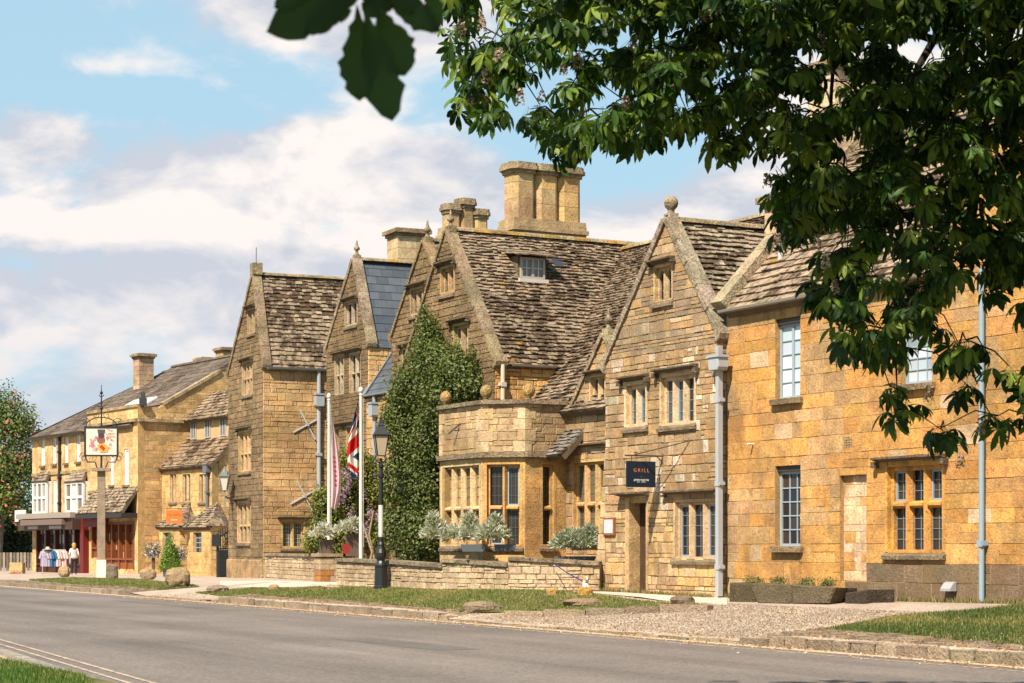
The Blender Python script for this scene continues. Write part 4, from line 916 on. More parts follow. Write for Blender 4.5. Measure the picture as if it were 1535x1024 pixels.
# lower gable on the left of the tall one
O3 = SP(3.55, .4); P3 = front(O3, TH); W3 = P3.px(847, 640)[0]; z3e = P3.px(848, 636)[1]; z3a = P3.px(905, 503)[1]; ax3 = P3.px(906, 503)[0]
ws = P3.rect(884, 908, 562, 608); wg = P3.rect(858, 911, 688, 812)
gable(H2, O3, TH, W3, 4.0, .5, z3e + .0, z3a, ax=ax3, ze2=z3e, hf=[ws, wg], pf=MIX, ch=(.2, .05), cl=(.36, .12), moss=.6, cop=.09, fin='spike', fs=.7, mat='stone', left=True, lleft=False, copt=(.40, .33, .23))
window(H2, P3, ws, 2, fr=.08, mul=.09, bars=(1, 3), hd=.02); window(H2, P3, wg, 3, .47, fr=.13, mul=.12, bars=(2, 8), hd=None, fm=(.54, .36, .17), glass=[(.10, .085, .05), (.06, .05, .03)], bar=(.18, .16, .13), bw=.009)
q = P3.rect(845, 912, 664, 672); hood(H2, P3, q[0], q[1], q[3], 0, (.19,.15,.105), ext=0, d=.14, nm='string_course')
H2.close()

# ================================================================= 3. main inn: wing with the big roof, main range, bay window, second gable
H4 = House('inn_range', 'central inn building with the great mossy stone-slate roof, dormer and parapeted bay window', SP(10, 0) + Z * .6)
O4 = SP(8.8, -.3); P4 = front(O4, TH); S4 = side(O4, TH)
a4x, a4z = P4.px(671, 345); e4 = P4.px(745, 543)[1] ; W4 = 5.15; a4x = 2.55
sl4 = math.hypot(a4x, a4z - e4); g4 = (D0 * a4x + Z * (a4z - e4)) / sl4; R4 = Plane(O4 + Z * e4, N0, g4, (Z * a4x - D0 * (a4z - e4)))
dorm = R4.rect(779, 813, 386, 422); dl = R4.rect(829, 841, 393, 402)
w4a = P4.rect(660, 682, 398, 440); w4b = P4.rect(679, 703, 484, 540)
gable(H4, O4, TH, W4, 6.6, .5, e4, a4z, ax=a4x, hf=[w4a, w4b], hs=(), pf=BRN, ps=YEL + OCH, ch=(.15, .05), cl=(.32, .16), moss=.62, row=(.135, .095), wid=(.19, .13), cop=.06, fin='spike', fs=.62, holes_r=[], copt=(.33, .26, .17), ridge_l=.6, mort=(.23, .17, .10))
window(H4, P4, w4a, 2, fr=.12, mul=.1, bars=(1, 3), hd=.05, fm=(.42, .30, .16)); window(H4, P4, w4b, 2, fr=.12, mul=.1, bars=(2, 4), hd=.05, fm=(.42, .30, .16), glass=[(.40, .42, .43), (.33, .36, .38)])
gutter(H4, S4, .35, 1.5, e4 - .03, d=.10, tone=(.20, .16, .12)); pipe(H4, S4, .12, 4.3, e4 - .05, .05, (.62, .53, .42), clips=2, mat='paint')
# dormer: timber frame window under a stone-slate lid
cd = R4.p((dorm[0] + dorm[1]) / 2, (dorm[2] + dorm[3]) / 2); dwid = (dorm[1] - dorm[0])
bl = R4.p(*R4.px(779, 420)); DP = Plane(bl + R4.n * .08, N0, Z, -D0)
db = MB(); hh = .50; wdt = .66
prism(db, DP, [(-.06, -.1), (wdt + .06, -.1), (wdt + .06, hh + .04), (-.06, hh + .04)], -1.1, -.06, (.20, .16, .11)); dmo = db.build('dormer', 'lichened_stone', H4.root)
fr = MB()
for q in ([(0, 0), (.05, 0), (.05, hh), (0, hh)], [(wdt - .05, 0), (wdt, 0), (wdt, hh), (wdt - .05, hh)], [(.05, 0), (wdt - .05, 0), (wdt - .05, .05), (.05, .05)], [(.05, hh - .05), (wdt - .05, hh - .05), (wdt - .05, hh), (.05, hh)], [(wdt / 2 - .035, .05), (wdt / 2 + .035, .05), (wdt / 2 + .035, hh - .05), (wdt / 2 - .035, hh - .05)]): prism(fr, DP, q, -.08, .0, (.42, .38, .32), .005)
for a in (.05, wdt / 2 + .035):
    b_ = a + wdt / 2 - .085
    for q in ([(a, hh / 2 - .01), (b_, hh / 2 - .01), (b_, hh / 2 + .01), (a, hh / 2 + .01)], [((a + b_) / 2 - .01, .05), ((a + b_) / 2 + .01, .05), ((a + b_) / 2 + .01, hh - .05), ((a + b_) / 2 - .01, hh - .05)]): prism(fr, DP, q, -.05, -.02, (.66, .66, .64))
fr.build('window_frame', 'paint', dmo)
for a in (.05, wdt / 2 + .035): pm = MB(); prism(pm, DP, [(a, .05), (a + wdt / 2 - .085, .05), (a + wdt / 2 - .085, hh - .05), (a, hh - .05)], -.055, -.045, (.16, .18, .20)); pm.build('pane', 'glass', dmo)
pm = MB(); prism(pm, DP, [(-.08, -.1), (wdt + .08, -.1), (wdt + .08, -.01), (-.08, -.01)], -.1, .06, (.60, .56, .52), .01); pm.build('sill', 'paint', dmo)
lid = Plane(DP.p(-.22, hh + .03, .18), N0, D0 * .9 + Z * .22, Z * .9 - D0 * .22)
for i in range(2):
    for j in range(4): q = MB(); x = .0 + j * (wdt + .44) / 4; prism(q, lid, [(x, i * .3), (x + (wdt + .44) / 4 - .01, i * .3), (x + (wdt + .44) / 4 - .01, i * .3 + .4), (x, i * .3 + .4)], 0, .03 + i * .02, pick(SLATES), 0); q.build('slate', 'slate', dmo)
rl_ = MB(); b = R4.p(*R4.px(835, 397)); rl_.box(tuple(b + R4.n * .05), (.26, .26, .06), (.03, .035, .045), M=Matrix((R4.e, R4.g, R4.n)).transposed()); rl_.build('rooflight', 'glass', H4.root)
# main range behind: street-facing roof running to the tall gabled house
zr0, zr1, pr0, pr1 = 4.55, 8.95, .3, 4.6; slm = math.hypot(zr1 - zr0, pr1 - pr0)
RM = Plane(SP(0, pr0) + Z * zr0, D0, N0 * (pr1 - pr0) + Z * (zr1 - zr0), -N0 * (zr1 - zr0) + Z * (pr1 - pr0))
roof(H4, RM, [(4.3, -.1), (11.3, -.1), (11.3, slm), (4.3, slm)], (.135, .095), (.19, .13), moss=.45)
ridge(H4, SP(11.2, pr1) + Z * (zr1 + .05), SP(4.3, pr1) + Z * (zr1 + .0), lich=.35)
wall(H4, front(SP(6.86, .43), TH), [(0, .5), (1.94, .5), (1.94, 4.5), (0, 4.5)], (), .3, (.2, .05), (.4, .1), YEL)
wall(H4, Plane(SP(2, 8.5), D0, Z, N0), [(0, .5), (11.3, .5), (11.3, 4.5), (0, 4.5)], (), .3, mort=(.45, .35, .22), skin=False)
roof(H4, Plane(SP(0, 8.9) + Z * zr0, D0, -N0 * (pr1 - pr0) + Z * (zr1 - zr0), N0 * (zr1 - zr0) + Z * (pr1 - pr0)), [(4.3, -.1), (11.3, -.1), (11.3, slm), (4.3, slm)], (.4, .4), (.6, .6))
# bay window: three facets
bc = [SP(6.8, .42), None, None, None]; q0 = SP(6.8, .4); c1 = q0 - N0 * 1.05; c2 = c1 + (-N0 + D0).normalized() * .98; c3 = c2 + D0 * 2.1; c4 = c3 + N0 * 1.3
wv = vz
facets = []
def facet(a, b, nm):  # a = right end, b = left end seen from outside
    e = (b - a).normalized(); n = Vector((e.y, -e.x, 0)); 
    if n.y > 0 or (abs(n.y) < .05 and n.x > 0): n = -n
    return Plane(Vector((a.x, a.y, 0)), e, Z, n), (b - a).length
FC = facet(q0, c1, 'c'); FC[0].n = -D0.copy(); FB = facet(c1, c2, 'b'); FA = facet(c2, c3, 'a'); FD = (Plane(c3.copy(), N0, Z, D0), 1.3)
zs0 = FB[0].px(760, 686)[1]; zt = FB[0].px(760, 606)[1]; zw0 = FB[0].px(760, 819)[1]; zw1 = FB[0].px(760, 696)[1]
BAYP = [(.55, .335, .14), (.56, .37, .18), (.53, .31, .115)]
for (pl, L), wins in ((FC, [('w', .28, .66, 1)]), (FB, [('w', .06, .92, 2)]), (FA, [('w', .08, 2.02, 4)]), (FD, [])):
    holes = []
    for _, a, b, n in wins: holes.append((a, b, zw0, zw1 + .05))
    wall(H4, pl, [(0, .5), (L, .5), (L, zs0), (0, zs0)], holes, .24, (.34, .04), (.5, .15), BAYP if pl is not FA[0] else [(.60, .44, .25), (.58, .42, .22)], (.5, .36, .18), gap=.006, proud=(.003, .006), bev=.004)  # front facet paler, others deeper orange: sun and shade put into the colour
    wall(H4, pl, [(0, zs0 + .12), (L, zs0 + .12), (L, zt), (0, zt)], (), .22, (.15, .04), (.30, .12), MIX + PAL, (.40, .31, .2), proud=(.003, .018))
    for nm, z, d, hgt in (('string_course', zs0, .10, .12), ('parapet_coping', zt, .09, .10)):
        m = MB(); n = max(1, round(L / .7))
        for i in range(n): prism(m, pl, [(L * i / n - (.04 if i == 0 else 0), z + .002), (L * (i + 1) / n - .004 + (.04 if i == n - 1 else 0), z + .002), (L * (i + 1) / n - .004 + (.04 if i == n - 1 else 0), z + hgt), (L * i / n - (.04 if i == 0 else 0), z + hgt)], -.24, d, jt((.31, .25, .18), .15), .03)
        m.build(nm, 'lichened_stone', H4.root)
    for _, a, b, n in wins:
        window(H4, pl, (a, b, zw0, zw1 + .05), n, .47, fr=.10, mul=.11, rec=.15, bars=(3 if n < 3 else 2, 9), fm=(.56, .34, .13) if pl is not FA[0] else (.62, .47, .29), glass=[(.012, .012, .012), (.02, .016, .013), (.03, .026, .022)] if n < 3 else [(.30, .22, .10), (.16, .12, .06), (.34, .26, .13)], bar=(.08, .09, .09) if n < 3 else (.12, .10, .07), bw=.008, casem={(1, 0), (0, 1)} if n == 2 else None, sl=True)  # surrounds follow: paler, as if sunlit, on the front facet
# quoins of the parapet, balls, lead flat
for c, a in ((c1, 0), (c2, 1), (c3, 2)):
    m = MB(); z = zs0 + .12; k = 0
    while z < zt - .05:
        hh = min(.24, zt - z); pl, L = (FC, FB, FA)[a]; w_ = .26 if k % 2 else .16
        prism(m, pl, [(L - w_, z + .004), (L + .012, z + .004), (L + .012, z + hh - .004), (L - w_, z + hh - .004)], -.1, .022, pick(PAL, .08), .006)
        if a < 2: pl2 = (FB, FA)[a][0]; w2 = .16 if k % 2 else .26; prism(m, pl2, [(-.012, z + .004), (w2, z + .004), (w2, z + hh - .004), (-.012, z + hh - .004)], -.1, .023, pick(PAL, .08), .006)
        z += hh; k += 1
    m.build('quoins', 'stone', H4.root)
for c in (c1 + N0 * .1, c2 + N0 * .1, c3 + N0 * .1 - D0 * .1, c4 - N0 * .25 - D0 * .12):
    m = MB(); m.lathe((c.x, c.y, zt + .09), [(.07, 0), (.06, .03), (.05, .05), (.10, .09), (.135, .17), (.135, .23), (.10, .31), (.03, .35), (0, .352)], 14, jt((.48, .33, .14), .2)); m.build('ball_finial', 'lichened_stone', H4.root, smooth=True)
m = MB(); m.add([tuple(Vector((c.x, c.y, zs0 + .3))) for c in (q0, c1, c2, c3, c4, SP(9.5, .42))], [(0, 1, 2, 3, 4, 5)], (.12, .13, .14)); m.build('lead_roof', 'paint', H4.root)
# sundial gnomon on the parapet
pl = FA[0]; g_ = pl.px(691, 634); m = MB(); m.bar(pl.p(g_[0], g_[1], 0), pl.p(g_[0] + .22, g_[1] - .24, .20), .018, .03, (.03, .03, .03)); m.bar(pl.p(g_[0] + .02, g_[1] - .12, 0), pl.p(g_[0] + .10, g_[1] - .11, .10), .012, .012, (.03, .03, .03)); m.build('sundial_gnomon', 'iron', H4.root)
# small lead-edged slate roof between bay and low gable
pe = front(SP(6.3, .1), TH); e_ = Plane(SP(6.05, -.15) + Z * vz(684, 43.5), D0, N0 + Z * 1.0, -N0 + Z)
roof(H4, e_, [(-.0, 0), (.8, 0), (.8, .85), (.0, .85)], (.12, .1), (.2, .15), moss=.2, base=[(.30, .30, .29), (.36, .34, .31)], name='lean_to_roof')
# low plinth steps under the bay
H4.close()

# second gabled wing (half hidden by the climber)
H3 = House('gabled_wing', 'narrow brown gabled wing between the slate-roofed gable and the great roof', SP(15.5, 1.14) + Z * .6)
O5 = SP(13.5, 1.14); P5 = front(O5, TH); W5 = P5.px(588, 520)[0]; e5 = P5.px(590, 506)[1]; a5x, a5z = P5.px(635, 362)
w5 = P5.rect(615, 641, 430, 471); w5b = P5.rect(603, 628, 520, 580)
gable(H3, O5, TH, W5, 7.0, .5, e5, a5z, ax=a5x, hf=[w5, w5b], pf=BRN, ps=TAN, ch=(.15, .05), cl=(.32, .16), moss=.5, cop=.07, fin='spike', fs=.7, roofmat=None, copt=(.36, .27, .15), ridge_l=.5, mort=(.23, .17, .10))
window(H3, P5, w5, 3, fr=.10, mul=.09, bars=(1, 3), hd=.04, fm=(.44, .35, .23)); window(H3, P5, w5b, 2, fr=.1, mul=.09, bars=(1, 4), hd=.03, fm=(.46, .34, .19))
# block with the lean-to slate roof between the gables
O6 = Vector((-4.46 + .05, 62, 0)); D2, N2 = dirs(26)
P6 = front((yx(590, 60.2), 60.2), TH); L6 = P6.px(550, 700)[0]; z6 = P6.px(570, 588)[1]
wall(H3, P6, [(-2.0, .5), (L6, .5), (L6, z6), (-2.0, z6)], (), .3, (.22, .05), (.45, .15), TAN + YEL, (.42, .32, .19))
R6 = Plane(P6.p(0, z6 + .03), D0, N0 * 1.0 + Z * 1.45, -N0 * 1.45 + Z); roof(H3, R6, [(-2.0, -.15), (L6 + .1, -.15), (L6 + .1, 3.4), (-2.0, 3.4)], (.26, .24), (.4, .4), mat='blue_slate', base=[(.055, .065, .08), (.07, .08, .095)], neat=True, moss=0, deck=(.05, .05, .06))
hp = MB(); k = R6.p(L6 + .05, -.1, .06); hp.bar(k, R6.p(L6 + .05, 2.6, .06), .22, .03, (.20, .22, .26), up=R6.n); hp.build('lead_flashing', 'paint', H3.root)
gutter(H3, P6, -2.0, L6, z6 - .03, tone=(.22, .23, .24)); pipe(H3, P6, P6.px(565, 600)[0], .6, z6 - .1, .055, (.33, .38, .44), hop=(.13, z6 - .75, z6 - .3), clips=3)
H3.close(n_sl=200)

# ================================================================= 4. slate-roofed gable
H5 = House('slate_gable_house', 'tall narrow gabled house front with dark blue slates on its roof', O6 + Z * .6)
O7 = Vector((yx(553, 62), 62, 0)); P7 = front(O7, 26); W7 = P7.px(490, 600)[0]; e7 = P7.px(552, 516)[1]; a7x, a7z = P7.px(530, 390); e72 = P7.px(492, 524)[1]
w7a = P7.rect(517, 536, 450, 488); w7b = P7.rect(502, 516, 531, 592); w7c = P7.rect(524, 541, 528, 588); w7d = P7.rect(495, 509, 641, 700); w7e = P7.rect(519, 534, 638, 698)
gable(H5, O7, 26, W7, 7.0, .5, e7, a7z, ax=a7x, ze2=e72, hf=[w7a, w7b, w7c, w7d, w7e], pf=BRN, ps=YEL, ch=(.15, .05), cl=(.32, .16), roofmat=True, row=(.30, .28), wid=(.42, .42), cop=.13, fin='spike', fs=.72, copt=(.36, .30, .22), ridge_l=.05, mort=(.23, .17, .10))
window(H5, P7, w7a, 2, fr=.1, mul=.09, bars=(1, 3), hd=.03, fm=(.42, .36, .27)); 
for w_ in (w7b, w7c): window(H5, P7, w_, 2, .5, fr=.08, mul=.08, bars=(1, 3), hd=None, fm=(.44, .38, .28), sl=False)
for w_ in (w7d, w7e): window(H5, P7, w_, 2, .45, fr=.08, mul=.08, bars=(1, 3), hd=None, fm=(.46, .36, .22), sl=False)
q = P7.rect(500, 544, 524, 530); hood(H5, P7, q[0], q[1], q[3], 0, (.19,.15,.105), ext=0); q = P7.rect(494, 545, 632, 638); hood(H5, P7, q[0], q[1], q[3], 0, (.19,.15,.105), ext=0, nm='string_course')
H5.close(n_sl=200)

# ================================================================= 5. tower-like gable house
H6 = House('tall_gable_house', 'tall tan stone gable house with iron tie crosses on its side wall', (-9.2, 70, .5))
O8 = Vector((yx(395.5, 68), 68, 0)); P8 = front(O8, 24); S8 = side(O8, 24); W8 = P8.px(343, 600)[0]; e8 = P8.px(395, 548)[1]; a8x, a8z = P8.px(380, 412); e82 = P8.px(345, 548)[1]
wr = [P8.rect(371, 383, 462, 500), P8.rect(363, 379, 541, 592), P8.rect(358, 377, 645, 707), P8.rect(356, 376, 751, 814)]
ws8 = S8.rect(421, 458, 779, 821)
gable(H6, O8, 24, W8, 6.5, .4, e8, a8z, ax=min(W8 * .52, a8x), ze2=e8 , hf=wr, hs=[ws8], pf=GRY + BRN + BRN, ps=TAN + [(.50, .33, .14)], ch=(.19, .06), cl=(.42, .18), moss=.8, row=(.18, .13), wid=(.25, .18), cop=.13, fin=None, copt=(.38, .30, .20), ridge_l=.02, mort=(.28, .21, .12))
window(H6, P8, wr[0], 2, fr=.1, mul=.09, bars=(1, 3), hd=.02, fm=(.42, .33, .20)); window(H6, P8, wr[1], 3, .5, fr=.1, mul=.09, bars=(1, 4), hd=.04, fm=(.48, .38, .24)); window(H6, P8, wr[2], 3, .45, fr=.12, mul=.1, bars=(1, 4), hd=.05, fm=(.55, .42, .24)); window(H6, P8, wr[3], 3, .42, fr=.12, mul=.1, bars=(1, 4), hd=.06, fm=(.56, .43, .25))
window(H6, S8, ws8, 2, fr=.13, mul=.14, bars=(4, 6), hd=None, fm=(.58, .42, .20), bar=(.36, .36, .33), bw=.018, glass=[(.03, .035, .04)]); q = S8.rect(415, 468, 773, 778); hood(H6, S8, q[0], q[1], q[3], 0, (.36, .28, .18), ext=0)
for cu, cv in ((460, 637), (456, 744)):
    c = S8.px(cu, cv); m = MB(); s_ = .5; m.bar(S8.p(c[0] - s_, c[1] - s_ * .55, .02), S8.p(c[0] + s_, c[1] + s_ * .55, .02), .045, .08, (.40, .40, .41), up=S8.n); m.bar(S8.p(c[0] - s_ * .55, c[1] + s_, .06), S8.p(c[0] + s_ * .55, c[1] - s_ , .06), .045, .08, (.40, .40, .41), up=S8.n); m.bar(S8.p(c[0], c[1], .0), S8.p(c[0], c[1], .14), .09, .09, (.3, .31, .33)); m.build('tie_cross', 'iron', H6.root)
gutter(H6, S8, .1, 6.4, e8 - .05, tone=(.13, .13, .14), r=.08); pipe(H6, S8, S8.px(477, 640)[0], .6, e8 - .1, .07, (.36, .40, .45), hop=(.16, vz(615, 70.5), vz(596, 70.5)), clips=4)
m = MB()
for pl, L in ((P8, W8), (S8, 4.2)):
    n = round(L / .6)
    for i in range(n): prism(m, pl, [(L * i / n + .003, .35), (L * (i + 1) / n - .003, .35), (L * (i + 1) / n - .003, 1.12), (L * i / n + .003, 1.12)], -.05, .10, pick(TAN + GRY, .12), .04)
m.build('plinth', 'lichened_stone', H6.root)
sp = MB(); t = P8.p(a8x, a8z + .2, -.1); sp.box((t.x, t.y, t.z), (.34, .4, .4), (.40, .33, .22), rz=R(24)); sp.build('apex_stone', 'lichened_stone', H6.root); sp = MB(); sp.tube([t, t + Z * .75], .02, 5, (.15, .15, .15)); sp.build('lightning_rod', 'iron', H6.root)
H6.close()

# ================================================================= 6. tavern
T33, N33 = dirs(33)
O9 = Vector((yx(318, 88), 88, 0)); P9 = front(O9, 33); S9 = side(O9, 33); W9 = P9.px(243, 800)[0]; e9 = P9.px(318, 694)[1]
H7 = House('tavern', 'low ochre tavern with two small slate-roofed ground floor bays and a dormer strip', (-14.5, 90, .25))
w9 = [P9.rect(a, b, 709, 753) for a, b in ((256, 263), (275, 284), (300, 308))]
w9 = [(r[0] - .15, r[1] + .15, r[2], r[3]) for r in w9]
wall(H7, P9, [(0, .1), (W9, .1), (W9, e9), (0, e9)], w9, .3, (.25, .05), (.5, .15), YEL, (.5, .38, .2), gap=.01, proud=(.004, .012))
wall(H7, S9, [(0.31, .1), (6, .1), (6, e9 + .8), (4.2, e9 + 4.2), (.31, e9 + .35), (.31, e9)], (), .3, (.25, .05), (.5, .15), TAN + YEL, (.48, .36, .2))
for r in w9: window(H7, P9, r, 2, fr=.10, mul=.10, bars=(1, 3), hd=None, fm=(.62, .47, .27), glass=[(.08, .07, .05)])
rp = 4.2; R9 = Plane(O9 + Z * (e9 + .03), T33, N33 + Z * 1.0, -N33 + Z); roof(H7, R9, [(-.15, -.25), (W9 + .25, -.25), (W9 + .1, 4.6), (-.15, 4.6)], (.26, .2), (.4, .3), moss=.35, base=[(.40, .30, .21), (.46, .36, .26), (.34, .25, .18), (.42, .28, .18)])
gutter(H7, P9, -.1, W9 + .25, e9 - .03, tone=(.04, .04, .045), r=.08); pipe(H7, P9, P9.px(313.5, 800)[0], .2, e9 - .25, .07, (.14, .16, .19), hop=(.2, vz(709, 88), vz(695, 88)), clips=3)
# dormer strip
DY = 90.0; dpz = P9.px(300, 655, -2.0); DPL = Plane(O9 + N33 * 1.15, T33, Z, -N33)
d0 = DPL.px(283, 660); d1 = DPL.px(343, 650); zb0 = DPL.px(310, 655)[1]; zt0 = DPL.px(310, 628)[1]
xa, xb = DPL.px(345, 650)[0], DPL.px(286, 650)[0]; m = MB(); prism(m, DPL, [(xa, zb0 - .4), (xb, zb0 - .4), (xb, zt0), (xa, zt0)], -1.0, 0, (.52, .40, .24)); dmo = m.build('dormer', 'plastered', H7.root)
for cu in (291, 312, 335):
    c = DPL.px(cu, 640)[0]; m = MB(); w_ = .3
    for q in ([(c - w_, zb0), (c - w_ + .07, zb0), (c - w_ + .07, zt0 - .05), (c - w_, zt0 - .05)], [(c + w_ - .07, zb0), (c + w_, zb0), (c + w_, zt0 - .05), (c + w_ - .07, zt0 - .05)], [(c - .03, zb0), (c + .03, zb0), (c + .03, zt0 - .05), (c - .03, zt0 - .05)], [(c - w_, zb0 - .05), (c + w_, zb0 - .05), (c + w_, zb0), (c - w_, zb0)]): prism(m, DPL, q, 0, .05, (.45, .44, .42), .005)
    wo = m.build('window_frame', 'paint', dmo); pm = MB(); prism(pm, DPL, [(c - w_ + .07, zb0), (c + w_ - .07, zb0), (c + w_ - .07, zt0 - .05), (c - w_ + .07, zt0 - .05)], .005, .015, (.10, .11, .12)); pm.build('pane', 'glass', wo)
RD = Plane(DPL.p(0, zt0, .25), T33, N33 + Z * .95, -N33 * .95 + Z); roof(H7, RD, [(xa - .2, -.05), (xb + .2, -.05), (xb + .2, 2.0), (xa - .2, 2.0)], (.24, .2), (.36, .3), moss=.3, base=[(.44, .34, .24), (.5, .4, .3), (.36, .27, .19)], name='dormer_roof')
# two ground-floor bays with pyramid slate lids
for (ua, ub, uc, name_) in ((231, 272, 250, 'bay'), (272, 318, 296, 'bay')):
    xa, xb = P9.px(ub - 3, 800, .9)[0], P9.px(ua + 8, 800, .9)[0]; zl = P9.px((ua + ub) / 2, 787, .9)[1]; m = MB(); wn = P9.rect(uc - 5, uc + 5, 797, 829, .9); wn = (wn[0] - .12, wn[1] + .12, wn[2], wn[3]); 
    BP = Plane(O9 - N33 * .9, T33, Z, -N33); wn = (max(wn[0], xa + .1), min(wn[1], xb - .1), wn[2], wn[3])
    wall(H7, BP, [(xa, .1), (xb, .1), (xb, zl), (xa, zl)], [wn], .25, (.3, .05), (.5, .12), YEL, (.55, .4, .2), gap=.008, proud=(.003, .008)); window(H7, BP, wn, 1, fr=.06, bars=(2, 4), fm=(.6, .45, .24), bar=(.30, .32, .34), bw=.03, glass=[(.02, .025, .03)], sl=False)
    SB = Plane(O9 - N33 * .9 + T33 * xa, N33, Z, -T33); wall(H7, SB, [(.0, .1), (.9, .1), (.9, zl), (0, zl)], (), .2, (.3, .05), (.4, .1), YEL, (.55, .4, .2), gap=.008)
    SBl = Plane(O9 - N33 * .9 + T33 * xb, N33, Z, T33); wall(H7, SBl, [(.0, .1), (.9, .1), (.9, zl), (0, zl)], (), .2, mort=(.55, .4, .2), skin=False)
    RB = Plane(BP.p(0, zl, 0), T33, N33 * .9 + Z * .95, -N33 * .95 + Z * .9); roof(H7, RB, [(xa - .18, -.18), (xb + .18, -.18), ((xa + xb) / 2 + .2, 1.3), ((xa + xb) / 2 - .2, 1.3)], (.15, .13), (.24, .2), moss=.15, base=[(.42, .34, .25), (.5, .41, .31)], name='bay_roof')
    for side_, s_ in ((xa - .15, 1), (xb + .15, -1)):
        m = MB(); a = BP.p(side_, zl - .05, .18); b = BP.p(side_, zl - .05, -.9); c = BP.p((xa + xb) / 2 - s_ * .2, zl + .95, -.9); m.add([tuple(a), tuple(b), tuple(c)], [(0, 1, 2)], (.36, .29, .21)); m.build('bay_roof', 'slate', H7.root)
# orange tavern sign
sg = thing('hanging_sign', 'orange sign reading TAVERN hanging on a bracket above the small bays', 'sign', P9.p(*P9.px(283, 740)))
yy = 87.3; cx0, cx1 = yx(249, yy), yx(274, yy); SG = Plane((cx0, yy, 0), (1, .1, 0), Z, (.1, -1, 0)); z0_, z1_ = vz(785, yy), vz(764.5, yy); m = MB(); wS = cx1 - cx0
prism(m, SG, [(0, z0_), (wS * .92, z0_), (wS, z1_), (0, z1_)], -.03, .03, (.78, .19, .035), .005); bo = m.build('board', 'paint', sg)
text('TAVERN', SG, wS * .48, z0_ + (z1_ - z0_) * .62, .14, (.16, .03, .012), bo, d=.032, spacing=1.3); text('BY THE INN', SG, wS * .48, z0_ + (z1_ - z0_) * .25, .07, (.85, .7, .6), bo, d=.032) if False else None
m = MB()
for k in range(7): m.box(tuple(SG.p(wS * (.30 + k * .06), z0_ + .16, .033)), (.035, .006, .05 if k % 2 else .035), (.8, .65, .5), rz=.1)
m.build('small_print', 'paint', bo)
m = MB(); m.bar(SG.p(0, z1_ + .05), SG.p(wS + .35, z1_ + .05), .03, .03, (.05, .045, .04)); m.tube([SG.p(wS * .2, z1_ + .1), P9.p(*P9.px(284, 748))], .014, 5, (.06, .05, .04)); m.build('bracket', 'iron', sg)
H7.close()

# ================================================================= 7. shop terrace at the far left
O10 = Vector((yx(207, 92), 92, 0)); P10 = front(O10, 33); S10 = side(O10, 33); LX = lambda u, d=0: P10.px(u, 750, d)[0]; W10 = LX(48.5); xs_ = LX(131)
zc = P10.px(190, 634)[1]; zpar = P10.px(200, 611)[1]; e10 = P10.px(90, 650)[1]
H8 = House('shop_terrace', 'honey-coloured three-storey shop terrace with white sashes and red shopfronts', (-21, 98, .25))
def R10(u0, u1, v0, v1): return P10.rect(u0, u1, v0, v1)
ups = [R10(61.5, 67, 658, 698), R10(79, 84.5, 656, 695), R10(97, 102, 655, 694), R10(114.5, 120.5, 652, 692), R10(165, 170.5, 682, 727), R10(186, 193, 673, 727), R10(79.5, 85, 720, 768)]
sf1 = R10(56, 128, 783, 860); sf2 = R10(158, 201, 783, 853); sf0 = R10(139, 147, 783, 836)
def pl10(a, b, z0, z1, holes, z1b=None):
    wall(H8, P10, [(a, z0), (b, z0), (b, z1), (a, z1)], holes, .3, (.24, .05), (.5, .18), [(.66, .46, .24), (.63, .43, .21), (.68, .49, .28), (.60, .40, .19)], (.60, .42, .21), gap=.006, proud=(.002, .006), bev=.003)
pl10(0, xs_, .1, zpar, [r for r in ups if r[0] < xs_] + [sf2, sf0]); pl10(xs_, W10, .1, e10, [r for r in ups if r[0] > xs_] + [sf1])
wall(H8, S10, [(.31, .1), (12, .1), (12, zpar), (.31, zpar)], (), .3, (.24, .05), (.5, .18), YEL + TAN, (.54, .39, .2), gap=.008, proud=(.003, .01))
gp = S10.px(245, 607); gt = S10.px(332, 557)
wall(H8, S10, [(gp[0] - .2, zpar), (12, zpar), (12, zpar + .2), (gt[0], gt[1]), (gp[0], gp[1])], (), .3, (.24, .05), (.5, .18), YEL + TAN, (.54, .39, .2), gap=.008, proud=(.003, .01))
wall(H8, Plane(P10.p(0, 0, -12), T33, Z, N33), [(0, .1), (W10, .1), (W10, e10), (0, e10)], (), .3, mort=(.5, .38, .2), skin=False)
rake(H8, S10, gp, gt, .12, d0=-.3, d1=.08, tone=(.50, .40, .25), kneel=False, n=6)
for r in ups:
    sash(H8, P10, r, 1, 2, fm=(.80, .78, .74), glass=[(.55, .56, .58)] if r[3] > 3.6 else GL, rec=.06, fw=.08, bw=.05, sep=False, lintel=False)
for nm, z, L0, L1, d in (('cornice', zc, 0, xs_, .16), ('string_course', P10.px(170, 738)[1], 0, xs_, .07), ('string_course', P10.px(90, 711)[1], xs_, W10, .07), ('parapet_coping', zpar, 0, xs_, .07)):
    m = MB(); prism(m, P10, [(L0 - .0, z), (L1, z), (L1, z + .14), (L0, z + .14)], -.3 if nm == 'parapet_coping' else 0, d, (.50, .38, .22), .03); m.build(nm, 'lichened_stone', H8.root)
m = MB(); prism(m, S10, [(0, zc), (6.3, zc - .02), (6.3, zc + .10), (0, zc + .14)], 0, .16, (.55, .44, .30), .03); m.build('cornice', 'lichened_stone', H8.root)
R10p = Plane(P10.p(0, e10 + .05), T33, N33 * 1 + Z * .62, -N33 * .62 + Z)
roof(H8, R10p, [(xs_ - 5.8, -.25), (W10 + .2, -.25), (W10 - 5.2, 6.6), (xs_ - 5.8, 6.6)], (.5, .45), (.6, .55), moss=.0, mat='slate', base=[(.20, .165, .14), (.23, .19, .165), (.17, .14, .125)], neat=True)
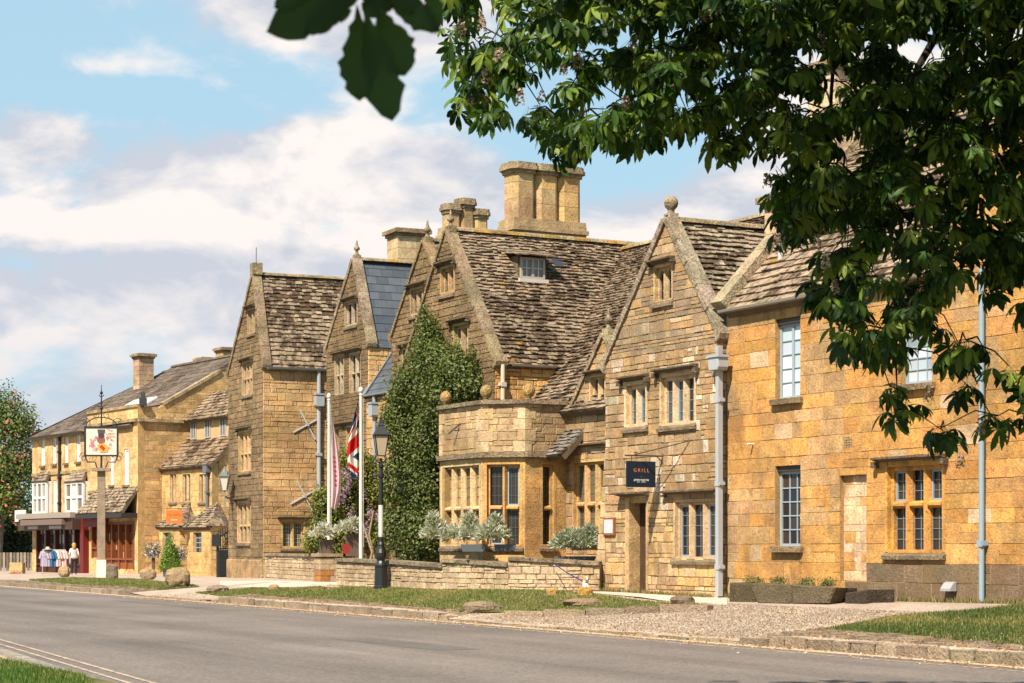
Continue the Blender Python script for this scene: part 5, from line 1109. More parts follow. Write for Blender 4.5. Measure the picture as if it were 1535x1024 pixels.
hpz = R10p.p(W10 - 5.2, 6.6); q1 = P10.p(W10 + .2, e10, .25); q2 = P10.p(W10 + .2, e10, -10.5); m = MB(); m.add([tuple(q1), tuple(q2), tuple(hpz)], [(0, 1, 2)], (.2, .17, .15)); m.build('hip_roof', 'slate', H8.root)
ridge(H8, hpz, R10p.p(xs_ - 5.8, 6.6), (.18, .15, .14), r=.14, lich=0); gutter(H8, P10, xs_, W10 + .2, e10 - .05, tone=(.03, .025, .025), r=.12, d=.22); pipe(H8, P10, LX(91.5), P10.px(91, 768)[1], e10 - .1, .07, (.03, .025, .03), clips=3)
# lower slate roof behind the parapet (right part), lead and chimneys
ph = MB()
for cu, cv0, cv1, w, d_, pal, q in ((215, 531, 602, .80, .8, [(.42, .28, .19), (.48, .34, .25), (.52, .42, .34)], 4.0), (312, 537, 562, 1.0, .9, [(.44, .33, .25), (.55, .46, .38)], 8.6), (340, 522, 612, .9, .9, [(.52, .38, .2), (.5, .36, .19)], 9.6), (273, 556, 575, 1.6, .9, [(.5, .38, .22)], 7.0)):
    b = O10 + N33 * q; x = (cu - CX) / FPX; s_ = (x * b.y - b.x) / (T33.x - x * T33.y); b = b + T33 * s_; zt_ = vz(cv0, b.y); zb_ = vz(cv1, b.y) - .8; chimney(H8, Vector((b.x, b.y, zb_)), 33, w, d_, zt_ - zb_, pal, base=None, step=.25)
ms = S10.px(245, 609); R11 = Plane(S10.p(gp[0], gp[1] + .02, -.2), T33, (S10.p(gt[0], gt[1]) - S10.p(gp[0], gp[1])), Vector((0, 0, 1))); R11.n = R11.e.cross(R11.g).normalized(); R11.n = R11.n if R11.n.z > 0 else -R11.n
sg_ = (S10.p(*gt) - S10.p(*gp)).length; roof(H8, R11, [(-.15, 0), (xs_ - .6, 0), (xs_ - .6, sg_ + .3), (-.15, sg_ + .3)], (.5, .45), (.6, .55), moss=0, base=[(.25, .20, .18), (.29, .24, .21), (.22, .18, .16)], neat=True)
m = MB(); prism(m, R11, [(xs_ * .35, .2), (xs_ * .8, .2), (xs_ * .8, .9), (xs_ * .35, .9)], 0, .14, (.50, .49, .47), .05); m.build('lead_box', 'paint', H8.root)
# white oriel windows with stone hipped lids
for (ua, ub) in ((49.5, 69), (98.5, 124)):
    xa, xb = LX(ub, .3), LX(ua, .3); z0_ = P10.px(60, 771)[1]; z1_ = P10.px((ua + ub) / 2, 723)[1]; BP = Plane(O10 - N33 * .3, T33, Z, -N33); m = MB(); c = (.80, .78, .74)
    m2 = MB(); n = 3; w_ = (xb - xa) / n
    for i in range(n + 1): x = xa + w_ * i; prism(m, BP, [(x - .07, z0_), (x + .07, z0_), (x + .07, z1_), (x - .07, z1_)], -.08, .02, c, .01)
    for z in (z0_ + .06, (z0_ + z1_) / 2, z1_ - .06): prism(m, BP, [(xa, z - .06), (xb, z - .06), (xb, z + .06), (xa, z + .06)], -.08, .015, c, .01)
    for xx in (xa, xb): m.box(tuple(BP.p(xx, (z0_ + z1_) / 2, -.15)), (.3, .08, z1_ - z0_), c, rz=R(33))
    bo = m.build('oriel_window', 'paint', H8.root)
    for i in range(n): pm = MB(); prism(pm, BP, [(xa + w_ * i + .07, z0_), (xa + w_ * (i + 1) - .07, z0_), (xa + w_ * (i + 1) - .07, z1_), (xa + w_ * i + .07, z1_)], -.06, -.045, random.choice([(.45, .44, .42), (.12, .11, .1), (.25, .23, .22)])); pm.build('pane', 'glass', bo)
    RB = Plane(BP.p(0, z1_, .06), T33, N33 * .36 + Z * .5, -N33 * .5 + Z * .36); roof(H8, RB, [(xa - .12, 0), (xb + .12, 0), (xb - .3, .62), (xa + .3, .62)], (.2, .18), (.3, .25), moss=.1, base=[(.45, .38, .30)], name='oriel_roof')
# canopy: slate lid over the right shop, lead lid over the left
zc1 = P10.px(170, 770)[1]; RC = Plane(P10.p(0, zc1, .8), T33, N33 * .85 + Z * 1.25, -N33 * 1.25 + Z * .85); xr0, xr1 = .05, LX(140)
roof(H8, RC, [(xr0, 0), (xr1 + .3, 0), (xr1 - .6, 1.5), (xr0, 1.5)], (.19, .15), (.28, .22), moss=.1, base=[(.48, .40, .31), (.54, .46, .37), (.40, .33, .25)], name='canopy')
m = MB(); prism(m, P10, [(xr0, zc1 - .22), (xr1 + .3, zc1 - .22), (xr1 + .3, zc1 - .01), (xr0, zc1 - .01)], 0, .82, (.035, .03, .03), .02); m.build('fascia', 'paint', H8.root)
zc2 = P10.px(90, 776)[1]; m = MB(); prism(m, P10, [(LX(130), zc2 - .05), (W10, zc2 - .05), (W10, zc2 + .22), (LX(130), zc2 + .22)], 0, .9, (.34, .29, .25), .05); m.build('canopy', 'paint', H8.root)
m = MB(); prism(m, P10, [(LX(130), zc2 - .62), (W10, zc2 - .62), (W10, zc2 - .06), (LX(130), zc2 - .06)], 0, .75, (.075, .04, .03), .02); fo = m.build('fascia', 'paint', H8.root)
m = MB(); prism(m, P10, [(LX(120), zc2 - .38), (LX(58), zc2 - .38), (LX(58), zc2 - .10), (LX(120), zc2 - .10)], .7, 1.0, (.24, .18, .16), .05); m.build('awning_box', 'cloth', H8.root)
m = MB()
for a, b in ((LX(78), LX(64)), (LX(114), LX(96))):
    x = a
    while x < b: w_ = random.uniform(.12, .2); prism(m, P10, [(x, zc2 - .57), (x + w_ * .6, zc2 - .57), (x + w_ * .6, zc2 - .42 + random.uniform(0, .03)), (x, zc2 - .42)], .755, .77, (.75, .7, .62)); x += w_
m.build('lettering', 'paint', fo)
def shopfront(r, cols, rows, wood, d=.0, stall=.5, name='shopfront'):
    x0, x1, z0, z1 = r; m = MB(); zsl = z0 + stall; w_ = (x1 - x0) / cols
    for i in range(cols + 1): x = x0 + w_ * i; prism(m, P10, [(x - .06, z0), (x + .06, z0), (x + .06, z1), (x - .06, z1)], -.25 + d, .05 + d, jt(wood, .1), .01)
    prism(m, P10, [(x0, zsl - .08), (x1, zsl - .08), (x1, zsl), (x0, zsl)], -.2 + d, .07 + d, wood, .01); prism(m, P10, [(x0, z1 - .1), (x1, z1 - .1), (x1, z1), (x0, z1)], -.2 + d, .06 + d, wood, .01)
    prism(m, P10, [(x0, z0), (x1, z0), (x1, zsl - .08), (x0, zsl - .08)], -.2 + d, -.02 + d, jt(wood, .3)); so = m.build(name, 'paint', H8.root)
    for i in range(cols):
        a, b = x0 + w_ * i + .06, x0 + w_ * (i + 1) - .06; k = MB()
        for j in range(rows):
            for q in range(3):
                qa, qb = a + (b - a) * q / 3, a + (b - a) * (q + 1) / 3; za, zb__ = zsl + (z1 - .1 - zsl) * j / rows, zsl + (z1 - .1 - zsl) * (j + 1) / rows
                pm = MB(); prism(pm, P10, [(qa + .02, za + .02), (qb - .02, za + .02), (qb - .02, zb__ - .02), (qa + .02, zb__ - .02)], -.16 + d, -.15 + d, random.choice([(.03, .03, .03), (.05, .04, .035), (.3, .28, .26), (.02, .02, .02), (.16, .10, .06), (.42, .36, .30)])); pm.build('pane', 'glass', so)
                prism(k, P10, [(qb - .02, za), (qb + .02, za), (qb + .02, zb__), (qb - .02, zb__)], -.16 + d, -.10 + d, wood)
            prism(k, P10, [(a, za - .02), (b, za - .02), (b, za + .02), (a, za + .02)], -.16 + d, -.10 + d, wood)
        k.build('glazing_bars', 'paint', so)
    return so
shopfront(sf1, 5, 4, (.085, .022, .016)); so = shopfront(sf2, 4, 4, (.24, .07, .02)); shopfront(sf0, 1, 4, (.22, .06, .02))
m = MB(); prism(m, P10, [(LX(133.5), sf1[2]), (LX(128.5), sf1[2]), (LX(128.5), zc2), (LX(133.5), zc2)], 0, .3, (.15, .014, .012), .02); m.build('pilaster', 'paint', H8.root)
m = MB(); prism(m, P10, [(LX(163), zc1 - .62), (LX(139), zc1 - .62), (LX(139), zc1 - .24), (LX(163), zc1 - .24)], 0, .5, (.20, .012, .018), .02); m.build('shop_sign', 'paint', H8.root)
fl = MB(); b = S10.p(.2, zc + .9, .1); fl.box((b.x, b.y, b.z), (.3, .3, .35), (.02, .02, .025)); fl.box((b.x, b.y, b.z + .3), (.18, .18, .25), (.03, .03, .03)); fl.build('floodlight', 'iron', H8.root)
m = MB(); p_ = P10.px(38, 774, .3)[0]; prism(m, P10, [(LX(48) + .05, P10.px(40, 782)[1]), (LX(32), P10.px(40, 782)[1]), (LX(32), P10.px(40, 765)[1]), (LX(48) + .05, P10.px(40, 765)[1])], .3, .36, (.78, .78, .78), .01); ss = m.build('projecting_sign', 'paint'); tag(ss, 'white projecting shop sign with a small dark leaf mark at the terrace end', 'sign')
m = MB(); c = P10.px(41, 772, .37)
for k in range(5): a = k * 2 * math.pi / 5; m.box(tuple(P10.p(c[0] + .12 * math.cos(a), c[1] + .12 * math.sin(a), .37)), (.13, .012, .06), (.02, .07, .06), rz=R(33 - 90))
m.build('leaf_mark', 'paint', ss)
H8.close()

# chimneys of the inn roofs (each stands on the roof it rises from)
for cu, v0, v1, Y, w, d_, pal, par, base in ((610, 346, 408, 66, 1.05, .9, [(.56, .46, .30), (.52, .42, .27)], H5, .15),):
    b = Vector((yx(cu, Y), Y, vz(v1, Y) - .9)); chimney(par, b, 26, w, d_, vz(v0, Y) - b.z, pal, base=None, step=.34)
# clustered octagonal-looking stacks
def cluster(par, cu, v0, v1, Y, n, w, gap, pal, th, off=0, hts=None):
    b = Vector((yx(cu, Y), Y, vz(v1, Y))); D, N_ = dirs(th); zt = vz(v0, Y); co = MB(); hh = .28
    M = Matrix((N_, D, Z)).transposed(); tw = n * w + (n - 1) * gap
    co.box((b.x, b.y, b.z - .75), (tw + .12, w + .2, 1.2), (.46, .34, .2), M=M); co.box((b.x, b.y, b.z - .10), (tw + .22, w + .30, .10), (.40, .31, .2), M=M); co.box((b.x, b.y, b.z + .0), (tw + .14, w + .2, .10), (.45, .34, .21), M=M); co.box((b.x, b.y, b.z + .1), (tw + .12, w + .18, .12), (.47, .36, .22), M=M)
    ro = co.build('chimney', 'stone', par.root)
    def ring_(c, hw, zz):
        k_ = hw * .62; return [tuple(Vector((c.x, c.y, zz)) + N_ * a_ + D * b_) for a_, b_ in ((hw, -k_), (hw, k_), (k_, hw), (-k_, hw), (-hw, k_), (-hw, -k_), (-k_, -hw), (k_, -hw))]
    for i in range(n):
        c = b + N_ * ((i - (n - 1) / 2) * (w + gap)); z = b.z + .16; top = zt + (hts[i] if hts else 0); k = 0
        while z < top - .22:
            h_ = min(random.uniform(.36, .5), top - .2 - z)
            if h_ < .06: break
            q = MB(); V = []
            for zz in (z + .004, z + h_ - .004): V += ring_(c, w / 2, zz)
            t0 = pick(pal, .1)
            for a in range(8): q.add([V[a], V[(a + 1) % 8], V[8 + (a + 1) % 8], V[8 + a]], [(0, 1, 2, 3)], jt(t0, .16))
            q.build('stone', 'stone', ro); z += h_
        q = MB()
        for zz, rr in ((top - .22, .08 * w), (top - .13, .18 * w), (top - .04, .13 * w)):
            V = ring_(c, w / 2 + rr, zz) + ring_(c, w / 2 + rr, zz + .09)
            q.add(V, [(a, (a + 1) % 8, 8 + (a + 1) % 8, 8 + a) for a in range(8)] + [tuple(range(8, 16)), tuple(range(8))[::-1]], jt((.42, .33, .22), .08))
        q.build('cap', 'lichened_stone', ro)
OR = [(.55, .37, .18), (.58, .42, .23), (.50, .33, .15), (.54, .35, .14), (.44, .35, .23)]
cluster(H4, 813, 253, 343, 50.3, 3, .64, .015, OR, TH)
cluster(H4, 697, 305, 352, 56, 3, .42, .01, [(.52, .38, .22), (.46, .34, .2)], TH, hts=[-.12, .06, -.2])
# ---------------------------------------------------------------- low garden walls
class Wall2(House):
    def __init__(s, label, loc): s.root = thing('garden_wall', label, 'wall', loc, group=None); s.st = []; s.sl = []
WALLP = [(.50, .41, .30), (.46, .36, .25), (.55, .45, .33), (.42, .33, .22), (.52, .40, .26), (.58, .49, .38)]
def lowwall(label, pts, pal=WALLP, ch=(.12, .03), cl=(.26, .1)):
    """pts: (u, Y, v_top) from right to left"""
    loc = (yx(pts[0][0], pts[0][1]), pts[0][1], .5); h = Wall2(label, loc)
    for (ua, Ya, va, ub, Yb, vb) in pts if len(pts[0]) == 6 else [(*pts[i], *pts[i + 1]) for i in range(len(pts) - 1)]:
        a, b = Vector((yx(ua, Ya), Ya, 0)), Vector((yx(ub, Yb), Yb, 0)); L = (b - a).length; e = (b - a) / L; n = Vector((e.y, -e.x, 0)); n = -n if n.y > 0 else n
        pl = Plane(a, e, Z, n); za, zb_ = vz(va, Ya) - .08, vz(vb, Yb) - .08
        wall(h, pl, [(0, .35), (L, .35), (L, zb_), (0, za)], (), .35, ch, cl, pal, (.33, .27, .19), gap=.014, proud=(.004, .03), mat='stone')
        k = max(2, round(L / .55)); 
        for i in range(k):
            x0, x1 = L * i / k + .003, L * (i + 1) / k - .003; z0, z1 = za + (zb_ - za) * i / k, za + (zb_ - za) * (i + 1) / k; m = MB(); prism(m, pl, [(x0, z0), (x1, z1), (x1, z1 + .085), (x0, z0 + .085)], -.40, .07 + random.uniform(-.01, .01), pick([(.34, .28, .20), (.40, .33, .24), (.30, .25, .18)]), .02); m.build('coping_stone', 'lichened_stone', h.root)
    h.close(); return h
lowwall('long low rubble wall with flat coping running below the bay window', [(899, 41.45, 842, 762, 41.9, 834.5), (762, 41.9, 844, 664, 43.8, 837.5), (664, 43.8, 846, 575, 47.2, 839.5), (575, 47.2, 840, 505, 50.5, 837)])
lowwall('short low wall between the tall stone house and the planter pier', [(472, 60.0, 831, 398, 67.0, 829.5)])
pr = Vector((yx(490, 57.4), 57.4, .4)); m = MB(); m.box((pr.x, pr.y, .82), (.56, .54, .9), (.25, .19, .12), rz=R(25)); m.box((pr.x, pr.y, 1.32), (.72, .7, .09), (.34, .27, .19), rz=R(25)); o = m.build('gate_pier', 'stone'); ca_, sa_ = math.cos(R(25)), math.sin(R(25))
for i in range(5):
    for j, (x_, w_) in enumerate(((-.16, .28), (.15, .31)) if i % 2 else ((-.10, .40), (.21, .19))):
        q = MB(); q.box((pr.x + x_ * ca_ + .02 * sa_, pr.y + x_ * sa_ - .02, .47 + i * .17), (w_, .58, .158), (.42, .20, .07) if (i < 3 and j == 0) else pick(WALLP), rz=R(25)); q.build('stone', 'stone', o)
tag(o, 'stone pier with a rusty stain carrying the left brown planter', 'pier')
pr2 = Vector((yx(470, 60.9), 60.9, 0))

# ---------------------------------------------------------------- street furniture
def lamp_post(P, H):
    t = thing('street_lamp', 'black cast-iron Victorian street lamp with a white notice wrapped on its post', 'street lamp', P, world=False); t['group'] = 'street lamps'; del t['group']
    k = H / 4.4; bl = (.012, .012, .013)
    m = MB(); m.lathe((0, 0, 0), [(.19, 0), (.19, .08), (.165, .10), (.155, .55), (.165, .58), (.165, .62), (.13, .66), (.10, .72), (.13, .82), (.135, .92), (.10, 1.02), (.085, 1.10), (.095, 1.13), (.07, 1.2)], 12, bl); m.build('base', 'iron', t, smooth=False)
    m = MB(); m.lathe((0, 0, 0), [(.062, 1.2), (.055, 2.0), (.05, 2.8), (.075, 2.82), (.075, 2.9), (.05, 2.92), (.045, 3.05), (.07, 3.08), (.07, 3.13), (.04, 3.16), (.035, 3.3)], 12, bl)
    m.tube([(-.24, 0, 2.86), (.24, 0, 2.86)], .012, 6, bl); m.ball((-.24, 0, 2.86), .025, 8, bl); m.ball((.24, 0, 2.86), .025, 8, bl); m.build('post', 'iron', t)
    m = MB()
    for a in range(4):
        c, s = math.cos(a * math.pi / 2 + .785), math.sin(a * math.pi / 2 + .785); m.tube([(0, 0, 3.16), (.10 * c, .10 * s, 3.2), (.19 * c, .19 * s, 3.27), (.15 * c, .15 * s, 3.36)], .012, 6, bl)
        m.bar((.14 * c, .14 * s, 3.36), (.235 * c, .235 * s, 3.86), .02, .02, bl)
    for z, r in ((3.36, .14), (3.86, .235)):
        for a in range(4):
            p = [(r * math.cos(b * math.pi / 2 + .785), r * math.sin(b * math.pi / 2 + .785), z) for b in (a, a + 1)]; m.bar(p[0], p[1], .022, .022, bl)
    m.build('lantern_frame', 'iron', t); m = MB(); V = []
    for z, r in ((3.37, .132), (3.85, .226)):
        for a in range(4): V.append((r * math.cos(a * math.pi / 2 + .785), r * math.sin(a * math.pi / 2 + .785), z))
    for a in range(4): g = MB(); g.add([V[a], V[(a + 1) % 4], V[4 + (a + 1) % 4], V[4 + a]], [(0, 1, 2, 3)], (.46, .38, .28)); g.build('pane', 'lamp_glass', t)
    m = MB(); s4 = []
    prof = [(.27, 3.86), (.275, 3.89), (.17, 4.02), (.12, 4.1), (.12, 4.13), (.085, 4.17), (.06, 4.25), (.03, 4.27), (.045, 4.31), (.02, 4.36), (.0, 4.42)]
    for r, z in prof:
        for a in range(4 if z < 4.12 else 4): s4.append((max(r, .002) * math.cos(a * math.pi / 2 + .785), max(r, .002) * math.sin(a * math.pi / 2 + .785), z))
    m.add(s4, [(i * 4 + a, i * 4 + (a + 1) % 4, i * 4 + 4 + (a + 1) % 4, i * 4 + 4 + a) for i in range(len(prof) - 1) for a in range(4)], bl); m.build('lantern_roof', 'iron', t)
    m = MB(); m.tube([(0, 0, 1.32), (0, 0, 2.12)], .062, 12, (.66, .63, .60)); m.build('notice', 'paint', t)
    t.scale = (k, k, k); t.rotation_euler = (0, 0, .2); return t
p = Vector((yx(571, 46.6), 46.6, gz(yx(571, 46.6), 46.6))); lamp_post(p, (879 - 618) * p.y / FPX + .02)

def flagpole(u, vt, Y, label): 
    P = (yx(u, Y), Y, .55); t = thing('flagpole', label, 'flagpole', P, world=False); top = vz(vt, Y) - .55; m = MB(); m.tube([(0, 0, 0), (0, 0, top)], [.052, .036], 10, (.78, .74, .68)); m.build('pole', 'paint', t); m = MB(); m.lathe((0, 0, top), [(.05, 0), (.03, .04), (.06, .09), (.065, .14), (.03, .2), (0, .21)], 10, (.75, .73, .70)); m.build('truck', 'paint', t)
    m = MB(); m.tube([(.07, -.03, 1.0), (.06, -.03, top * .98)], .008, 4, (.6, .58, .55)); m.build('halyard', 'cloth', t); return Vector(P), top
f1, t1 = flagpole(493, 600, 58.6, 'white flagpole in front of the wisteria, flying a pale pink banner')
f2, t2 = flagpole(541, 592, 51.5, 'white flagpole beside the wall, flying a limp union flag')
def uj(s, t):   # union flag colours, s along the fly 0..1, t up the hoist 0..1
    x, y = (s - .5) * 2, (t - .5); red, wh, bl = (.55, .02, .025), (.75, .73, .72), (.012, .035, .14)
    if abs(x) < .10 or abs(y) < .10: return red
    if abs(x) < .167 or abs(y) < .167: return wh
    d1, d2 = (y - x / 2) / 1.118, (y + x / 2) / 1.118
    for d in (d1, d2):
        if abs(d) < .1:
            side_ = (1 if x > 0 else -1) * (1 if d is d1 else -1); 
            if 0 < d * side_ < .067: return red
            return wh
    return bl
def draped(name, label, base, ztop, H, w, colf, sgn, cat='flag', seedv=0.0):
    """limp flag: hangs beside the pole, gathered at the top and spreading towards its lower end"""
    ns_, nt_ = 30, 80; V, T = [], []
    for j in range(nt_ + 1):
        q = j / nt_
        for i in range(ns_ + 1):
            s = i / ns_; ww = w * (.16 + .84 * min(1, q * 1.5) ** .8) * (1 - .45 * max(0, q - .8) / .2); x = .06 + ww * s
            V.append((base.x + sgn * (x + .012 * math.sin(7 * q + s * 5)), base.y + .07 * math.sin(s * 12 + q * 2.4 + seedv) - .04, ztop - H * q * (1 - .10 * s * (1 - q)) - .10 * s)); T.append(colf(s, q))
    m = MB(); m.v = V; m.t = T; m.f = [(j * (ns_ + 1) + i, j * (ns_ + 1) + i + 1, (j + 1) * (ns_ + 1) + i + 1, (j + 1) * (ns_ + 1) + i) for j in range(nt_) for i in range(ns_)]
    return tag(m.build(name, 'cloth', smooth=True), label, cat)
draped('union_flag', 'red, white and blue union flag hanging limp from the right flagpole', f2, vz(603, 51.5), 108 * 51.5 / FPX, .30, lambda s, q: uj(.10 + .26 * s, 1.0 - .97 * q + .12 * s), -1, seedv=1.0)
draped('banner', 'pale pink banner with red lettering hanging from the left flagpole', f1, vz(622, 58.6), 138 * 58.6 / FPX, .30, lambda s, q: (.62, .12, .20) if .35 < s < .6 and .42 < q < .8 and int(q * 60) % 3 == 0 else (.70, .54, .64), 1, seedv=.3)

# pub sign on its tall wooden post
p = G(152, 866.5); ps = thing('pub_sign', 'tall painted inn sign with a coat of arms on a grey wooden post', 'inn sign', p)
Y = p.y; wp_ = (0.30, .27, .24); zt = vz(706, Y); m = MB(); m.tone = (.34, .27, .21); m.box((p.x, p.y, (p.z + zt) / 2), (.30, .30, zt - p.z), rz=.15); m.build('post', 'wood', ps)
m = MB(); m.box((p.x, p.y, p.z + .36), (.37, .37, .72), (.74, .70, .64), rz=.15); m.build('white_foot', 'paint', ps); m = MB(); m.box((p.x, p.y, zt + .05), (.72, .6, .12), (.36, .30, .25), rz=.15); m.build('cap', 'wood', ps)
bl = (.012, .012, .013); z0, z1 = vz(682, Y), vz(641.5, Y); hw = (yx(175, Y) - yx(129, Y)) / 2; SP_ = Plane((p.x, p.y, 0), (1, .06, 0), Z, (.06, -1, 0))
m = MB(); prism(m, SP_, [(-hw, z0), (hw, z0), (hw, z1), (-hw, z1)], -.05, .05, (.74, .66, .56), .005); bo = m.build('board', 'paint', ps)
m = MB()
for q in ([(-hw - .06, z0 - .06), (hw + .06, z0 - .06), (hw + .06, z0), (-hw - .06, z0)], [(-hw - .06, z1), (hw + .06, z1), (hw + .06, z1 + .06), (-hw - .06, z1 + .06)], [(-hw - .06, z0), (-hw, z0), (-hw, z1), (-hw - .06, z1)], [(hw, z0), (hw + .06, z0), (hw + .06, z1), (hw, z1)]): prism(m, SP_, q, -.07, .08, bl, .008)
m.build('frame', 'iron', ps)
# painted arms: helm, mantling in rose pinks, gold shield with red charge
m = MB(); d = .051
def blob(cx, cz, r, tone, n=9, dd=.052, sq=1.0, jit=.25):
    pts = [(cx + r * sq * random.uniform(1 - jit, 1) * math.cos(2 * math.pi * k / n), cz + r * random.uniform(1 - jit, 1) * math.sin(2 * math.pi * k / n)) for k in range(n)]; prism(m, SP_, pts, .0, dd, tone)
H_ = z1 - z0
for k in range(46):
    a = random.uniform(0, 2 * math.pi); rr = random.uniform(.28, .44); blob(hw * 2 * rr * math.cos(a) * .95, z0 + H_ * (.42 + .38 * rr * math.sin(a) * 2 * .9), random.uniform(.03, .075), pick([(.55, .18, .24), (.62, .34, .36), (.40, .10, .14), (.66, .45, .40)], .2), dd=.053 + .0002 * k)
prism(m, SP_, [(-.17, z0 + H_ * .36), (-.02, z0 + .08), (.26, z0 + .12), (.30, z0 + H_ * .30), (.05, z0 + H_ * .48)], 0, .066, (.62, .38, .06)); prism(m, SP_, [(-.08, z0 + H_ * .30), (.10, z0 + .14), (.17, z0 + H_ * .24), (.02, z0 + H_ * .38)], 0, .069, (.50, .04, .02))
blob(0, z0 + H_ * .56, .17, (.28, .10, .08), dd=.067, jit=.1); blob(0, z0 + H_ * .72, .13, (.06, .045, .05), dd=.07, jit=.1); prism(m, SP_, [(-.13, z0 + H_ * .8), (.13, z0 + H_ * .8), (.15, z0 + H_ * .94), (-.15, z0 + H_ * .94)], 0, .071, (.09, .07, .08)); m.build('painted_arms', 'paint', bo)
text('The', SP_, hw * .55, z0 + H_ * .90, .15, (.50, .12, .02), bo, d=.054); text('Lygon', SP_, hw * .58, z0 + H_ * .79, .15, (.45, .14, .03), bo, d=.054); text('Arms', SP_, hw * .62, z0 + H_ * .68, .15, (.45, .14, .03), bo, d=.054)
m = MB(); q = lambda x, z: SP_.p(x, z, 0)
m.bar(q(0, zt), q(0, z0), .07, .07, bl)
for s in (-1, 1):
    m.tube([q(s * .14, zt + .05), q(s * .25, zt + .35), q(s * .55, z0 - .28), q(s * (hw + .03), z0 - .04)], .028, 6, bl)
    sp_ = [q(s * (hw + .1 + .16 * (1 - k / 16) * math.cos(k * .62) ), z0 - .2 + .22 * (1 - k / 18) * math.sin(k * .62) + .1) for k in range(16)]; m.tube(sp_, .014, 5, bl)
    sp_ = [q(s * (hw + .0 + .22 * (1 - k / 18) * math.cos(k * .5 + .6)), z1 + .20 + .2 * (1 - k / 18) * math.sin(k * .5 + .6)) for k in range(16)]; m.tube(sp_, .014, 5, bl)
    sp_ = [q(s * (.22 + .15 * (1 - k / 18) * math.cos(k * .5 + 2)), z1 + .50 + .14 * (1 - k / 18) * math.sin(k * .5 + 2)) for k in range(16)]; m.tube(sp_, .012, 5, bl)
    sp_ = [q(s * (.30 + .12 * (1 - k / 14) * math.cos(k * .6 + 2)), zt + .5 + .12 * (1 - k / 14) * math.sin(k * .6 + 2)) for k in range(13)]; m.tube(sp_, .010, 5, bl)
    m.bar(q(s * .18, vz(607, Y)), q(s * .02, vz(611, Y)), .03, .03, bl); m.bar(q(s * .10, vz(592, Y)), q(0, vz(596, Y)), .03, .03, bl)
m.tube([q(hw * math.cos(math.pi * k / 14), z1 + .06 + .36 * math.sin(math.pi * k / 14)) for k in range(15)], .022, 6, bl)
m.tube([q(0, z1), q(0, vz(600, Y)), q(0, vz(577, Y))], [.035, .03, .012], 6, bl); m.ball(tuple(q(0, vz(589, Y))), .07, 8, bl); m.ball(tuple(q(0, vz(612, Y))), .07, 8, bl); m.build('scrollwork', 'iron', ps)

# wall lantern beside the gate, iron gate
wl = thing('wall_lantern', 'grey-green lantern on a bracket at the corner of the tall stone house', 'lantern', (yx(336, 71), 71, vz(735, 71))); x, y, z = yx(336.5, 71), 71, vz(735, 71); gn = (.16, .20, .19); m = MB()
m.bar((yx(345, 71.5), 71.9, vz(748, 71)), (x, y, vz(744, 71)), .04, .04, gn); m.bar((x, y, vz(762, 71)), (x, y, z), .05, .05, gn)
for sx in (-1, 1):
    for sy in (-1, 1): m.bar((x + sx * .08, y + sy * .08, z), (x + sx * .17, y + sy * .17, z + .5), .025, .025, gn)
m.box((x, y, z + .52), (.38, .38, .04), gn); m.box((x, y, z + .6), (.22, .22, .12), gn); m.tube([(x, y, z + .65), (x, y, z + .85)], [.06, .01], 6, gn); m.build('frame', 'iron', wl); m = MB(); m.tube([(x, y, z), (x, y, z + .5)], [.10, .20], 4, (.62, .60, .55)); m.build('pane', 'lamp_glass', wl)
gt_ = thing('iron_gate', 'tall black wrought iron gate leaf standing open left of the tall stone house', 'gate', (yx(333, 76), 76, .35)); GP = Plane((yx(327.5, 76), 76, 0), (.45, .89, 0), Z, (.89, -.45, 0)); m = MB(); gw = 1.6; g0 = vz(866, 76); 
for k in range(12):
    x = gw * k / 11; top = vz(806 - 24 * k / 11, 76) if True else 0; m.bar(GP.p(x, g0), GP.p(x, top + .3), .03, .03, (.02, .018, .016)); 
m.bar(GP.p(0, g0 + .02), GP.p(gw, g0 + .02), .05, .05, bl); m.bar(GP.p(0, g0 + 1.1), GP.p(gw, g0 + 1.1), .05, .05, bl); m.bar(GP.p(0, vz(806, 76)), GP.p(gw, vz(784, 76)), .05, .05, bl)
for k in range(10):
    c = (gw * random.uniform(.15, .85), vz(random.uniform(795, 842), 76)); m.tube([GP.p(c[0] + .16 * (1 - i / 13) * math.cos(i * .6 + k), c[1] + .16 * (1 - i / 13) * math.sin(i * .6 + k)) for i in range(12)], .016, 5, bl)
m.build('bars', 'iron', gt_); m = MB(); prism(m, GP, [(0, g0), (gw, g0), (gw, g0 + 1.05), (0, g0 + 1.05)], -.015, .015, (.02, .018, .018)); m.build('lower_panel', 'iron', gt_); m = MB(); m.bar(GP.p(-.05, g0), GP.p(-.05, vz(800, 76)), .09, .09, bl); m.box(tuple(GP.p(-.15, vz(810, 76))), (.3, .2, .45), bl); m.build('lock_post', 'iron', gt_)

